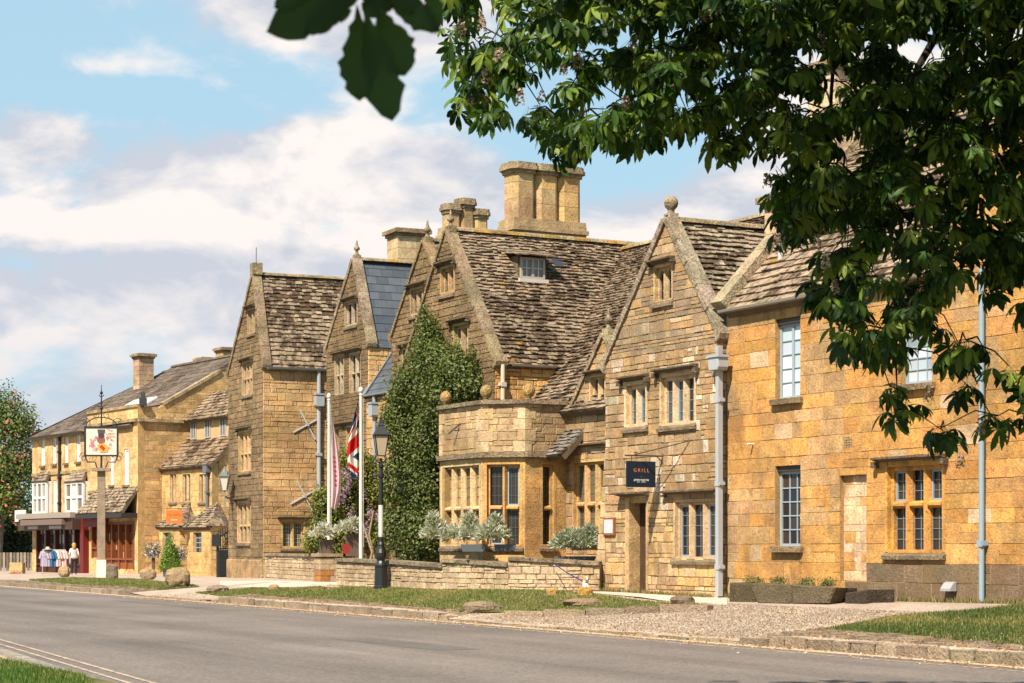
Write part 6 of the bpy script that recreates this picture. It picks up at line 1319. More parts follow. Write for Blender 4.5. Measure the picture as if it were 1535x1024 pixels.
# ---------------------------------------------------------------- rocks on the verge
def rock(u0, u1, v0, v1, label, tone=(.40, .31, .21), flat=False, box_=False, depth=.8):
    b = G((u0 + u1) / 2, v1); w = (u1 - u0) * b.y / FPX; h_ = (v1 - v0) * b.y / FPX; m = MB(); n, mm = 14, 7; V = []; dz = w * depth; sd_ = random.random() * 50
    for i in range(mm + 1):
        th = math.pi * i / mm
        for k in range(n):
            ph = 2 * math.pi * k / n; x, y, z = math.sin(th) * math.cos(ph), math.sin(th) * math.sin(ph), -math.cos(th); e = .55 if box_ else .8
            f = lambda c: math.copysign(abs(c) ** e, c); P = Vector((f(x), f(y), f(z))); P *= 1 + .22 * noise.noise(P * 1.6 + Vector((sd_, 0, 0))) + .06 * noise.noise(P * 5 + Vector((sd_, 3, 0)))
            V.append((b.x + P.x * w / 2, b.y + dz * .3 + P.y * dz / 2, b.z - .04 + (P.z + 1) * .5 * (h_ + .04)))
    m.add(V, [(i * n + k, i * n + (k + 1) % n, (i + 1) * n + (k + 1) % n, (i + 1) * n + k) for i in range(mm) for k in range(n)], tone)
    return tag(m.build('boulder', 'rock'), label, 'rock', 'stones set along the verge')
rock(247, 284, 850, 881, 'largest pale boulder, at the end of the left lawn by the cone bush', (.44, .33, .20)); rock(158, 176, 846, 869, 'upright grey-brown stone just right of the inn sign post', (.30, .25, .19), box_=True)
rock(208, 233, 852, 869, 'rounded stone between the inn sign and the tavern', (.46, .35, .22)); rock(87, 104, 848, 865, 'stone standing in front of the clothes rail', (.52, .39, .24)); rock(308, 341, 877, 889, 'low grey stone at the left tip of the middle lawn', (.36, .29, .22)); rock(402, 418, 876, 885, 'small ochre stone at the back of the lawn below the tie crosses', (.50, .35, .18))
rock(484, 510, 877, 884, 'flat pale stone at the back of the lawn left of the street lamp', (.46, .36, .24)); rock(692, 752, 901, 918, 'broad flat grey rock on the front edge of the middle lawn', (.33, .26, .19), depth=.6)
rock(818, 835, 883, 893, 'small ochre block behind the lawn left of the dog', (.58, .36, .12), box_=True); rock(866, 889, 880, 894, 'bright ochre block hiding the dog', (.58, .35, .10), box_=True); rock(845, 905, 897, 909, 'long flat broken slab near the right tip of the lawn', (.36, .26, .18), depth=.5); rock(1006, 1043, 893, 909, 'dark rounded boulder at the corner by the gravel drive', (.26, .20, .15)); rock(582, 592, 873, 879, 'little stone at the foot of the street lamp', (.55, .42, .25), box_=True)
# edging stones at the right tip of the lawn
ed = thing('lawn_edging', 'line of low stone edging blocks at the right tip of the middle lawn', 'kerb edging', G(900, 912)); a, b = G(760, 926), G(1062, 915); L = (b - a).length; s = 0; k = 0
while s < L:
    l = random.uniform(.5, 1.0); c = a + (b - a) * ((s + l / 2) / L); m = MB(); m.box((c.x, c.y, gz(c.x, c.y) + .03), (l - .02, .2, .16), pick(KP, .2), rz=math.atan2(b.y - a.y, b.x - a.x) + random.uniform(-.03, .03)); m.build('edging_stone', 'rock', ed); s += l
# ---------------------------------------------------------------- stone trough by the right house
tr = thing('stone_trough', 'long cracked weathered stone trough planter under the ground floor sash window', 'planter', P1.p(P1.px(1180, 905, .9)[0], .5, .9)); TPl = Plane(P1.O - N0 * .8, D0, Z, -N0)
xa, xb = TPl.px(1252, 900, .5)[0], TPl.px(1093, 900, .5)[0]; zt = TPl.px(1120, 874, .5)[1]; z0 = .25; tnn = (.12, .10, .06); xm = TPl.px(1133, 900, .5)[0]; xl = TPl.px(1192, 900, .5)[0]
m = MB(); prism(m, TPl, [(xm + .02, z0), (xb, z0), (xb - .02, zt), (xm + .04, zt - .01)], 0.0, .52, jt(tnn, .2), .03); m.build('end_block', 'rock', tr)
m = MB(); prism(m, TPl, [(xl + .012, zt - .33), (xm - .16, zt - .35), (xm + .02, zt - .06), (xm + .0, zt), (xl + .012, zt - .015)], .30, .60, jt((.20, .155, .10), .15), .03); m.build('front_slab', 'rock', tr); m = MB(); prism(m, TPl, [(xa + .08, zt - .30), (xl - .012, zt - .33), (xl - .012, zt - .01), (xa - .10, zt - .04)], .30, .59, jt((.20, .155, .10), .15), .03); m.build('front_slab', 'rock', tr)
m = MB(); prism(m, TPl, [(xa - .05, z0), (xm + .02, z0), (xm + .0, zt - .46), (xl, zt - .43), (xa + .1, zt - .40)], .0, .47, jt((.085, .06, .038), .2), .03); m.build('lower_slab', 'rock', tr); m = MB(); prism(m, TPl, [(xa, zt - .3), (xb - .1, zt - .3), (xb - .1, zt - .05), (xa, zt - .05)], .05, .32, (.05, .035, .02)); m.build('soil', 'rock', tr)
m = MB(); xw = TPl.px(1297, 900, .4)[0]; prism(m, TPl, [(xw, z0), (xa - .06, z0), (xa - .12, zt - .12), (xw + .0, zt - .06)], -.2, .40, (.075, .06, .045), .03); m.build('dark_step', 'rock', tr)
bl_ = []
for u in (1124, 1136, 1163, 1170, 1205, 1214, 1236, 1243): x = TPl.px(u, 870, .2)[0]; q = TPl.p(x, zt + .02, .2); bl_.append((q.x, q.y, q.z, .10, .08, .09))
leafmass('trough_plant', bl_, 1500, .035, [(.10, .16, .05), (.16, .20, .08), (.07, .12, .04)], parent=tr)
m = MB()
for k in range(60): x = random.uniform(xa, xb - .2); q = TPl.p(x, zt - .02, .25 + random.uniform(-.05, .05)); m.tube([q, q + Vector((random.uniform(-.08, .08), random.uniform(-.05, .05), random.uniform(.08, .24)))], [.004, .001], 3, pick([(.22, .14, .07), (.16, .18, .06)]))
m.build('dry_stems', 'small_leaf', tr, kind='stuff')

# ---------------------------------------------------------------- planters and pots
SIL = [(.44, .46, .40), (.56, .57, .52), (.33, .36, .29), (.66, .66, .62), (.20, .24, .15)]
SPIKEV = [(-.03, 0, 0), (.03, 0, 0), (.10, .55, .03), (0, 1.0, 0), (-.10, .55, .03)]; SPIKEF = [(0, 1, 2, 3, 4)]
def silver(name, label, tubs, n, Y, zb_):
    t = thing(name, label, 'potted plants', (yx(sum(a for a, *_ in tubs) / len(tubs), Y), Y, zb_))
    for (u, v, hw, hh) in tubs: m = MB(); x = yx(u, Y); z = vz(v, Y); prism(m, Plane((x, Y, z), (1, 0, 0), Z, (0, -1, 0)), [(-hw * .85, -hh), (hw * .85, -hh), (hw, 0), (-hw, 0)], -.28, .0, (.10, .115, .13), .01); m.build('trough', 'paint', t)
    return t
def spikes(name, blobs, n, ln, pal, parent, up=.35):
    B = np.array(blobs); w = B[:, 3] * B[:, 5]; idx = rng.choice(len(B), n, p=w / w.sum()); b = B[idx]; d = rng.normal(size=(n, 3)); d /= np.linalg.norm(d, axis=1, keepdims=True); d[:, 2] = np.abs(d[:, 2]) * .8 - .25
    T = b[:, :3] + d * (rng.random((n, 1)) ** .45) * b[:, 3:6]; y = d * .8 + rng.normal(size=(n, 3)) * .45; y[:, 2] += up; y /= np.linalg.norm(y, axis=1, keepdims=True); r = rng.normal(size=(n, 3)); x = np.cross(y, r); x /= np.linalg.norm(x, axis=1, keepdims=True); z = np.cross(x, y)
    s = (ln * rng.uniform(.6, 1.3, (n, 1, 1))); Rm = np.stack([x, y, z], axis=2) * s; P = np.array(pal); return scatter(name, SPIKEV, SPIKEF, Rm, T, P[rng.integers(0, len(P), n)] * rng.uniform(.8, 1.2, (n, 1)), 'small_leaf', parent)
def bb(u, v, Y, ru, rv, rd=None): k = Y / FPX; return (yx(u, Y), Y, vz(v, Y), ru * k, rd if rd else ru * k * .8, rv * k)
s1 = silver('silver_planting', 'bushy silver-leaved plants in grey troughs below the bay window', [(710, 816, .28, .16), (757, 816, .24, .16)], 0, 42.75, 1.0)
spikes('foliage', [bb(656, 800, 44.3, 24, 26, .35), bb(684, 803, 43.8, 22, 22, .35), (bb(738, 802, 42.8, 26, 26, .35)), bb(708, 800, 43.3, 17, 22, .3), bb(650, 782, 44.3, 8, 22, .2), bb(704, 782, 43.4, 8, 20, .2), bb(742, 784, 42.9, 10, 18, .2)], 8500, .125, SIL, s1)
s2 = silver('silver_planting', 'silver-leaved plants against the mullioned window beside the grill doorway', [(862, 834, .45, .15)], 0, 42.2, 1.0)
spikes('foliage', [bb(850, 815, 42.3, 22, 24, .35), bb(876, 814, 42.2, 20, 26, .35), bb(862, 805, 42.3, 20, 16, .3), bb(884, 800, 42.2, 9, 18, .2)], 6500, .125, [(c[0] * .8, c[1] * .85, c[2] * .8) for c in SIL], s2)
for (u, v0, v1, w, Y, lab, red) in ((490, 809, 831, .42, 57.4, 'brown box planter of silver foliage on the left pier', False), (533, 801, 834, .5, 53.5, 'tall brown planter of pale foliage beside the right flagpole', True)):
    t = thing('box_planter', lab, 'planter', (yx(u, Y), Y, vz(v1, Y))); m = MB(); z0, z1 = vz(v1, Y), vz(v0, Y); x = yx(u, Y); prism(m, Plane((x, Y, 0), (1, .15, 0), Z, (.15, -1, 0)), [(-w * .46, z0), (w * .46, z0), (w * .5, z1), (-w * .5, z1)], -.45, .0, (.12, .085, .065), .01); m.build('box', 'paint', t)
    spikes('foliage', [bb(u - (8 if not red else 14), v0 - 8, Y, 16, 14, .25), bb(u - 4, v0 - 14, Y, 8, 14, .2)], 900, .16, [(.56, .58, .55), (.44, .47, .42), (.62, .60, .62)], t)
    if red: m = MB(); prism(m, Plane((yx(520, Y), Y - .3, 0), (1, .1, 0), Z, (.1, -1, 0)), [(-.1, vz(830, Y)), (.1, vz(830, Y)), (.1, vz(815, Y)), (-.1, vz(815, Y))], 0, .04, (.24, .02, .015)); o = m.build('notice_board', 'paint'); tag(o, 'small red notice panel beside the tall brown planter', 'notice')
# cone topiary, hanging baskets
p = Vector((yx(255, 85.2), 85.2, .24)); tp = thing('cone_topiary', 'bright green clipped cone bush in a slate-grey pot outside the tavern', 'topiary', p); m = MB(); m.lathe(tuple(p), [(.28, 0), (.34, .35), (.36, .36), (.3, .37)], 12, (.10, .13, .16)); m.build('pot', 'paint', tp)
bl_ = [(p.x, p.y, p.z + .45 + 1.45 * k / 9, .48 * (1 - k / 9.5), .48 * (1 - k / 9.5), .17) for k in range(10)]; leafmass('crown', bl_, 5000, .07, [(.16, .26, .03), (.22, .32, .05), (.09, .16, .02)], parent=tp, shell=.3)
for u, v, lab in ((230, 825, 'left basket of white and plum flowers on a post, left of the cone bush'), (268, 829, 'basket of white flowers on a post, right of the cone bush')):
    Y = 85.6; P = (yx(u, Y), Y, .24); t = thing('flower_basket', lab, 'flower basket', P, group=None); m = MB(); m.bar((P[0], Y, .24), (P[0], Y, vz(v + 6, Y)), .12, .12, (.16, .10, .06)); m.build('post', 'wood', t); m = MB(); m.box((P[0], Y, vz(v + 7, Y)), (.42, .3, .24), (.40, .40, .40)); m.build('tub', 'paint', t)
    leafmass('flowers', [bb(u, v - 1, Y, 12, 9, .3), bb(u - 3, v + 3, Y, 11, 7, .3)], 1100, .075, [(.78, .74, .76), (.62, .52, .60), (.10, .07, .06), (.16, .22, .07), (.25, .10, .16)], mat='petal', parent=t, kind='stuff')
pf_ = Vector((yx(26, 96), 96, .26)); pt_ = thing('flower_planter', 'square pale planter edged with red flowers by the fence at far left', 'planter', pf_); m = MB(); m.box((pf_.x, pf_.y, pf_.z + .28), (.62, .6, .52), (.52, .40, .22)); m.build('box', 'stone', pt_); leafmass('flowers', [(pf_.x, pf_.y - .32, pf_.z + .05, .34, .08, .07)], 220, .05, [(.7, .02, .02), (.6, .03, .02), (.1, .16, .04)], mat='petal', parent=pt_, kind='stuff')
# timber fence far left
fp = thing('timber_fence', 'dark timber fence under the tree at the far left', 'fence', (yx(25, 104), 104, .2)); m = MB()
for k in range(14): u = -20 + k * 5.2; q = MB(); Y = 104; q.box((yx(u, Y), Y, vz(842, Y)), (.13, .04, .95), pick([(.45, .40, .34), (.2, .17, .14), (.1, .09, .08)])); q.build('picket', 'wood', fp)
m.bar((yx(-30, 104), 104.05, vz(835, 104)), (yx(52, 104), 104.05, vz(835, 104)), .08, .08, (.15, .12, .1)); m.bar((yx(-30, 104), 104.05, vz(850, 104)), (yx(52, 104), 104.05, vz(850, 104)), .08, .08, (.15, .12, .1)); m.build('rail', 'wood', fp)

# ---------------------------------------------------------------- person, clothes rail, dog, pigeon
def skin_body(name, verts, edges, radii, root, mat, tone, parent=None, sub_=1, smooth=True):
    me = bpy.data.meshes.new(name); me.from_pydata(verts, edges, []); o = bpy.data.objects.new(name, me); col.objects.link(o)
    md = o.modifiers.new('skin', 'SKIN'); md.use_smooth_shade = True
    for i, r in enumerate(radii): me.skin_vertices[0].data[i].radius = r if isinstance(r, tuple) else (r, r)
    for i in range(len(verts)): me.skin_vertices[0].data[i].use_root = (i == root)
    s_ = o.modifiers.new('sub', 'SUBSURF'); s_.levels = sub_; s_.render_levels = sub_
    dg = bpy.context.evaluated_depsgraph_get(); me2 = bpy.data.meshes.new_from_object(o.evaluated_get(dg)); bpy.data.objects.remove(o); n = len(me2.vertices)
    a = me2.attributes.new('tone', 'FLOAT_COLOR', 'POINT'); co = np.zeros(n * 3, np.float32); me2.vertices.foreach_get('co', co); co = co.reshape(-1, 3)
    cs = np.array([(*tone(p), 1) for p in co], np.float32); a.data.foreach_set('color', cs.ravel()); me2.materials.clear(); me2.materials.append(MATS[mat]); me2.polygons.foreach_set('use_smooth', [True] * len(me2.polygons))
    ob = bpy.data.objects.new(name, me2); col.objects.link(ob)
    if parent is not None: ob.parent = parent; ORG[ob.name] = (0, 0, 0)
    return ob
pp = G(111, 862.5); hgt = 48 * pp.y / FPX
V = [(0, 0, .90), (0, .01, 1.08), (0, .01, 1.25), (0, .0, 1.38), (0, -.01, 1.46), (0, -.02, 1.55), (0, -.03, 1.64),
     (.09, 0, .86), (.10, -.01, .48), (.10, .03, .09), (.10, -.09, .035), (-.09, 0, .86), (-.11, .03, .48), (-.11, .06, .09), (-.12, -.06, .035),
     (.17, .0, 1.36), (.24, .02, 1.10), (.20, -.14, .98), (.17, -.21, .97), (-.17, .0, 1.36), (-.25, .02, 1.12), (-.20, -.13, 1.02), (-.17, -.20, 1.02)]
V = [(x, -y, z) for x, y, z in V]     # she faces away from the camera
for s_, b_ in ((1, 18), (-1, 22)):
    bx_, by_, bz_ = V[b_]
    for k, (dx, dz, ln) in enumerate(((-.03, .01, .075), (-.01, .014, .085), (.012, .012, .08), (.032, .006, .062), (.045 * s_, -.02, .05))):
        V.append((bx_ + dx, by_ + ln * .55, bz_ + dz)); V.append((bx_ + dx * 1.2, by_ + ln, bz_ + dz - .02))
E = [(0, 1), (1, 2), (2, 3), (3, 4), (4, 5), (5, 6), (0, 7), (7, 8), (8, 9), (9, 10), (0, 11), (11, 12), (12, 13), (13, 14), (3, 15), (15, 16), (16, 17), (17, 18), (3, 19), (19, 20), (20, 21), (21, 22)]
Rr = [(.16, .11), (.13, .10), (.15, .11), (.13, .09), .05, .085, .075, .095, .06, .04, .03, .095, .06, .04, .03, .07, .045, .03, .03, .07, .045, .03, .03]
k = 23
for b_ in (18, 22):
    for _ in range(5): E += [(b_, k), (k, k + 1)]; Rr += [.010, .008]; k += 2
person = thing('person', 'woman seen from behind in a pale pink top and black trousers, browsing the clothes rail', 'person', pp, rz=.25, world=False); person.scale = (hgt / 1.70,) * 3
def ptone(p):
    if p[2] > 1.44: return (.55, .36, .26)
    if abs(p[0]) > .13 and p[2] < 1.04 and p[1] > .08: return (.55, .36, .26)
    if p[2] > .93: return (.78, .62, .60)
    if p[2] > .075: return (.012, .012, .016)
    return (.70, .66, .62)
body = skin_body('body', V, E, Rr, 0, 'skin', ptone, person, 1)
m = MB(); m.ball((0, .02, 1.60), .118, 14, (.55, .34, .15), sz=1.15, jit=.04); m.ball((0, -.06, 1.47), .10, 12, (.50, .30, .12), sz=1.6, jit=.06); m.build('hair', 'cloth', person, smooth=True)
m = MB(); m.lathe((0, 0, 0), [(.19, .90), (.20, .98), (.165, 1.10), (.175, 1.22), (.185, 1.33), (.12, 1.43), (.07, 1.455)], 14, (.80, .64, .62)); jm = m.build('top', 'cloth', person, smooth=True); jm.scale = (1, .72, 1)
m = MB()
for sx in (-1, 1): m.ball((sx * .035, .112, 1.61), .012, 6, (.02, .02, .02)); m.ball((sx * .098, .02, 1.60), .022, 6, (.55, .36, .26))
m.tube([(0, .115, 1.61), (0, .135, 1.575), (0, .12, 1.565)], [.008, .014, .008], 6, (.55, .36, .26)); m.tube([(-.022, .112, 1.54), (.022, .112, 1.54)], .006, 5, (.45, .16, .14)); m.build('face', 'skin', person)
rk = G(81, 861); ct = thing('clothes_rail', 'chrome clothes rail outside the shop door', 'clothes rail', rk); m = MB(); m.tone = (.4, .4, .42); wd_ = 1.05; zr = 1.12
for sx in (-1, 1): m.tube([(rk.x + sx * wd_ / 2, rk.y, rk.z), (rk.x + sx * wd_ / 2, rk.y, rk.z + zr)], .016, 6); m.tube([(rk.x + sx * wd_ / 2, rk.y - .22, rk.z + .03), (rk.x + sx * wd_ / 2, rk.y + .22, rk.z + .03)], .014, 6)
m.tube([(rk.x - wd_ / 2, rk.y, rk.z + zr), (rk.x + wd_ / 2, rk.y, rk.z + zr)], .014, 6); m.build('frame', 'iron', ct)
cols = [((.50, .44, .56), 'striped lilac shirt'), ((.40, .36, .48), 'mauve shirt'), ((.05, .17, .32), 'blue jacket'), ((.055, .18, .34), 'blue jacket'), ((.70, .66, .68), 'white striped shirt'), ((.62, .44, .44), 'pink striped shirt'), ((.72, .62, .58), 'cream shirt'), ((.68, .52, .50), 'rose shirt')]
for i, (c, nm) in enumerate(cols):
    x = rk.x - .44 + i * .125; m = MB(); st_ = i in (0, 4, 5, 7); nx_, nz_ = 12, 8
    GPn = Plane((x, rk.y - .02 * (i % 3), 0), (.9, -.43, 0), Z, (-.43, -.9, 0))
    out_ = [(-.06, 1.10), (.06, 1.10), (.20, 1.04), (.30, .74), (.22, .70), (.17, .86), (.19, .36), (-.19, .36), (-.17, .86), (-.22, .70), (-.30, .74), (-.20, 1.04)]
    c0 = (0, .8)
    for (a, b) in zip(out_, out_[1:] + out_[:1]):
        prism(m, GPn, [(c0[0], rk.z + c0[1]), (a[0], rk.z + a[1]), (b[0], rk.z + b[1])], -.04, .04, c)
    if st_:
        for k in range(5): xx = -.14 + k * .065; prism(m, GPn, [(xx, rk.z + .37), (xx + .022, rk.z + .37), (xx + .022, rk.z + .98), (xx, rk.z + .98)], -.045, .045, (.22, .26, .45) if i < 5 else (.6, .25, .28))
    tag(m.build('garment', 'cloth'), {0: 'leftmost lilac striped shirt on the rail', 1: 'mauve shirt second from the left on the rail', 2: 'blue jacket next to the mauve shirt on the rail', 3: 'blue jacket next to the white striped shirt on the rail', 4: 'white shirt with blue stripes on the rail', 5: 'pink striped shirt on the rail', 6: 'plain cream shirt on the rail', 7: 'rose striped shirt at the right end of the rail'}[i], 'clothing', 'clothes on the rail')
m = MB(); hx = (rk.x - .28, rk.y - .05, rk.z + 1.14); m.lathe(hx, [(.2, .0), (.2, .015), (.09, .03), (.085, .1), (.06, .12), (0, .121)], 14, (.72, .66, .56)); tag(m.build('straw_hat', 'cloth'), 'pale brimmed hat resting on top of the clothes rail', 'hat')
# dog sitting behind the ochre block
dp = G(877, 893) + Vector((0, .22, 0)); dg_ = thing('dog', 'small white dog with a brown and black face sitting behind the ochre block', 'dog', dp, rz=.3, world=False); dg_.scale = (.86, .86, .86)
DV = [(0, 0, .13), (0, -.03, .22), (0, -.07, .31), (0, -.10, .37), (0, -.15, .385), (0, -.215, .37), (.06, .02, .09), (.075, -.07, .06), (.07, -.05, .015), (.07, -.12, .012), (-.06, .02, .09), (-.075, -.07, .06), (-.07, -.05, .015), (-.07, -.12, .012), (.045, -.10, .20), (.045, -.115, .10), (.045, -.12, .02), (.045, -.15, .012), (-.045, -.10, .20), (-.045, -.115, .10), (-.045, -.12, .02), (-.045, -.15, .012), (0, .10, .07), (0, .19, .10), (0, .24, .17), (.045, -.10, .42), (.065, -.09, .455), (-.045, -.10, .42), (-.065, -.09, .455)]
DE = [(0, 1), (1, 2), (2, 3), (3, 4), (4, 5), (0, 6), (6, 7), (7, 8), (8, 9), (0, 10), (10, 11), (11, 12), (12, 13), (1, 14), (14, 15), (15, 16), (16, 17), (1, 18), (18, 19), (19, 20), (20, 21), (0, 22), (22, 23), (23, 24), (3, 25), (25, 26), (3, 27), (27, 28)]
DR = [.085, .08, .06, .062, .045, .025, .05, .03, .02, .018, .05, .03, .02, .018, .035, .022, .018, .017, .035, .022, .018, .017, .03, .018, .01, .022, .01, .022, .01]
def dtone(p):
    if p[2] > .33 and p[1] > -.19: return (.50, .20, .06) if abs(p[0]) > .018 else (.8, .78, .74)
    if p[1] < -.225: return (.01, .01, .01)
    if .13 < p[2] < .24 and p[1] > -.05: return (.03, .025, .02)
    return (.8, .77, .72)
skin_body('body', DV, DE, DR, 0, 'skin', dtone, dg_, 1)
m = MB(); m.tube([(.06 * math.cos(a * .7), -.075 + .06 * math.sin(a * .7), .305) for a in range(10)], .012, 6, (.02, .25, .16)); m.build('collar', 'cloth', dg_)
m = MB()
for sx in (-1, 1): m.ball((sx * .028, -.185, .40), .008, 6, (.01, .01, .01))
m.ball((0, -.24, .375), .012, 6, (.01, .01, .01)); m.build('eyes_and_nose', 'skin', dg_)
lp = Vector((yx(828, 41.5), 41.5, vz(843.5, 41.5))); le = dp + Vector((-.03, -.03, .27)); m = MB(); m.tube([lp, lp.lerp(le, .5) - Z * .02, le], .011, 5, (.03, .03, .22)); o = m.build('dog_lead', 'cloth'); tag(o, 'dark blue dog lead tied to the low wall and stretched to the dog', 'dog lead')
bp_ = Vector((yx(1146, 40.8), 40.8, vz(350.5, 40.8))); m = MB(); k = .0133
m.ball((bp_.x, bp_.y, bp_.z + .05), .07, 10, (.22, .23, .26), sz=.7); m.tube([(bp_.x + .05, bp_.y, bp_.z + .07), (bp_.x + .10, bp_.y, bp_.z + .12)], [.035, .026], 8, (.12, .15, .16)); m.tube([(bp_.x - .05, bp_.y, bp_.z + .05), (bp_.x - .20, bp_.y, bp_.z + .05)], [.04, .02], 6, (.14, .15, .17)); m.tube([(bp_.x + .11, bp_.y, bp_.z + .12), (bp_.x + .14, bp_.y, bp_.z + .115)], [.01, .003], 5, (.1, .1, .1)); m.ball((bp_.x + .10, bp_.y, bp_.z + .13), .028, 8, (.12, .15, .16)); m.tube([(bp_.x, bp_.y, bp_.z), (bp_.x, bp_.y, bp_.z - .03)], .006, 4, (.4, .1, .08)); tag(m.build('pigeon', 'cloth', smooth=True), 'grey pigeon perched on the ridge beside the branches', 'bird')

# ---------------------------------------------------------------- climbers
def stem_net(name, parent, pts, tone=(.16, .12, .08)):
    m = MB()
    for a in pts: m.tube(a, [.05 * (1 - i / (len(a) + 1)) for i in range(len(a))], 6, tone)
    return m.build(name, 'bark', parent)
def on(pl, u, v, d): return pl.p(*pl.px(u, v, d), d)
cb = on(P4, 640, 850, .4); cl = thing('climbing_shrub', 'tall dark green climber covering the gable front left of the bay window', 'climber', (cb.x, cb.y, .6))
blobs = []
for (u, v, ru, rv, d) in ((641, 500, 14, 34, .3), (640, 530, 26, 30, .35), (660, 545, 34, 32, .4), (690, 558, 30, 34, .4), (625, 585, 42, 44, .5), (672, 600, 40, 42, .5), (612, 650, 36, 48, .6), (650, 660, 36, 50, .5), (603, 720, 32, 48, .7), (640, 735, 40, 50, .6), (605, 790, 32, 44, .7), (638, 800, 36, 38, .7), (598, 620, 22, 26, .5), (705, 580, 16, 22, .3)):
    q = on(P4, u, v, d); blobs.append((q.x, q.y, q.z, ru * q.y / FPX, .42, rv * q.y / FPX))
leafmass('foliage', blobs, 46000, .078, [(.08, .12, .025), (.11, .155, .035), (.15, .19, .05), (.05, .08, .02), (.19, .19, .07)], parent=cl, shell=.45, var=.3)
sh_ = []
for _ in range(46):
    b_ = random.choice(blobs); an = random.uniform(0, 6.28); sh_.append((b_[0] + math.cos(an) * b_[3] * 1.12, b_[1] - .15, b_[2] + math.sin(an) * b_[5] * 1.1, .05, .05, random.uniform(.10, .26)))
leafmass('shoots', sh_, 2600, .075, [(.13, .18, .045), (.17, .20, .06), (.09, .13, .03)], parent=cl, shell=.9, kind='stuff')
stem_net('stems', cl, [[on(P4, 605 + random.uniform(-10, 40), 845, .2), on(P4, 610 + random.uniform(-10, 40), 760, .2), on(P4, 620 + random.uniform(-20, 50), 660, .2), on(P4, 640 + random.uniform(-25, 50), 560, .15)] for _ in range(9)])
Pw = Plane((yx(520, 57.5), 57.5, 0), (-.8, .6, 0), Z, (-.6, -.8, 0)); wb = Vector((yx(520, 60), 60, .6))
ws_ = thing('wisteria', 'yellow-green wisteria with hanging lilac flowers behind the flagpoles', 'wisteria', wb); blobs = []
for (u, v, ru, rv) in ((520, 690, 20, 14), (545, 700, 22, 22), (512, 728, 14, 18), (538, 735, 30, 28), (500, 765, 32, 22), (482, 750, 14, 20), (545, 770, 30, 30), (485, 790, 20, 18), (520, 800, 36, 24), (555, 810, 22, 24), (470, 812, 14, 16), (505, 826, 30, 14), (560, 740, 14, 24)): blobs.append(bb(u, v, 60.2, ru, rv, .45))
leafmass('foliage', blobs, 26000, .085, [(.14, .19, .03), (.22, .25, .04), (.10, .14, .03), (.26, .22, .05), (.06, .09, .02)], parent=ws_, shell=.5)
fl_ = [bb(u, v, 59.7, 5, 13, .12) for u, v in ((524, 722), (530, 700), (512, 745), (536, 712), (544, 745), (518, 735), (555, 768), (530, 785), (541, 792), (549, 796), (526, 768), (508, 735), (498, 752), (566, 775), (551, 787), (520, 712))]
for f in fl_: leafmass('flower_raceme', [f], 110, .06, [(.46, .34, .50), (.56, .44, .58), (.36, .24, .42)], mat='petal', parent=ws_, shell=.8)
stem_net('trunk', ws_, [[(yx(556, 57), 57, .6), (yx(562, 57), 57, 1.1), (yx(553, 57), 57.1, 1.9), (yx(560, 57.2), 57.2, 2.6)], [(yx(548, 57), 57, .6), (yx(558, 57), 57, 1.4), (yx(540, 57), 57.1, 2.4)]], (.40, .30, .2))

# ---------------------------------------------------------------- trees at the far left
def bigtree(name, label, blobs, n, size, pal, base, trunk_top, fl=None, parent_cat='tree', limbs=8):
    t = thing(name, label, parent_cat, base); leafmass('crown', blobs, n, size, pal, parent=t, shell=.75, var=.35)
    m = MB(); b = Vector(base); tt = Vector(trunk_top); m.tube([b, b.lerp(tt, .5) + Vector((.2, 0, 0)), tt], [.45, .32, .2], 9, (.20, .17, .13))
    for k in range(limbs): bl_ = random.choice(blobs); s = b.lerp(tt, random.uniform(.3, .95)); e_ = Vector(bl_[:3]) + Vector((random.uniform(-1, 1) * bl_[3] * .6, 0, random.uniform(-.4, .6) * bl_[5])); m.tube([s, s.lerp(e_, .5) + Z * random.uniform(-.3, .5), e_], [.13, .08, .03], 6, (.36, .31, .25))
    m.build('trunk', 'bark', t)
    if fl: leafmass('flowers', blobs, fl, size * 1.2, [(.55, .08, .06), (.62, .20, .16), (.5, .14, .10)], mat='petal', parent=t, shell=.12)
    return t
bigtree('red_chestnut_tree', 'broad green tree dotted with red flowers at the far left edge', [bb(5, 620, 122, 34, 45, 2.2), bb(35, 640, 122, 24, 34, 2), bb(10, 690, 122, 42, 40, 2.4), bb(42, 700, 122, 18, 36, 2), bb(-40, 640, 123, 50, 70, 2.6), bb(18, 745, 122, 34, 36, 2.4), bb(-30, 740, 122, 50, 50, 2.4), bb(38, 775, 122, 16, 22, 1.6), bb(-60, 700, 123, 30, 60, 2.4)], 21000, .20, [(.10, .15, .03), (.14, .19, .04), (.07, .10, .02), (.19, .21, .06)], (yx(-10, 122), 122, .1), (yx(0, 122), 122, vz(680, 122)), fl=700, limbs=22)
bigtree('dark_yew_tree', 'dark evergreen mass beneath the red-flowered tree', [bb(10, 800, 128, 45, 40, 2.5), bb(40, 800, 128, 22, 44, 2.5), bb(-40, 790, 128, 50, 50, 2.5), bb(20, 830, 127, 40, 22, 2)], 16000, .22, [(.02, .03, .01), (.03, .045, .015)], (yx(10, 128), 128, .1), (yx(10, 128), 128, 2.5))
for k, (x, y, r) in enumerate(((-70, 150, 6), (-52, 168, 7), (-88, 130, 6), (60, 95, 7), (82, 70, 7), (45, 120, 6))):
    bigtree('broadleaf_tree', ['rounded green tree beyond the far end of the street', 'tallest green tree beyond the far end of the street', 'green tree left of the far street end', 'green tree behind the houses', 'big green tree far behind the ochre house', 'small green tree far behind the inn'][k], [(x, y, 4 + r * .5, r * .8, r * .8, r * .55), (x + r * .4, y, 4 + r * .8, r * .6, r * .6, r * .45)], 5000, .45, [(.08, .12, .03), (.12, .16, .04)], (x, y, 0), (x, y, 5))

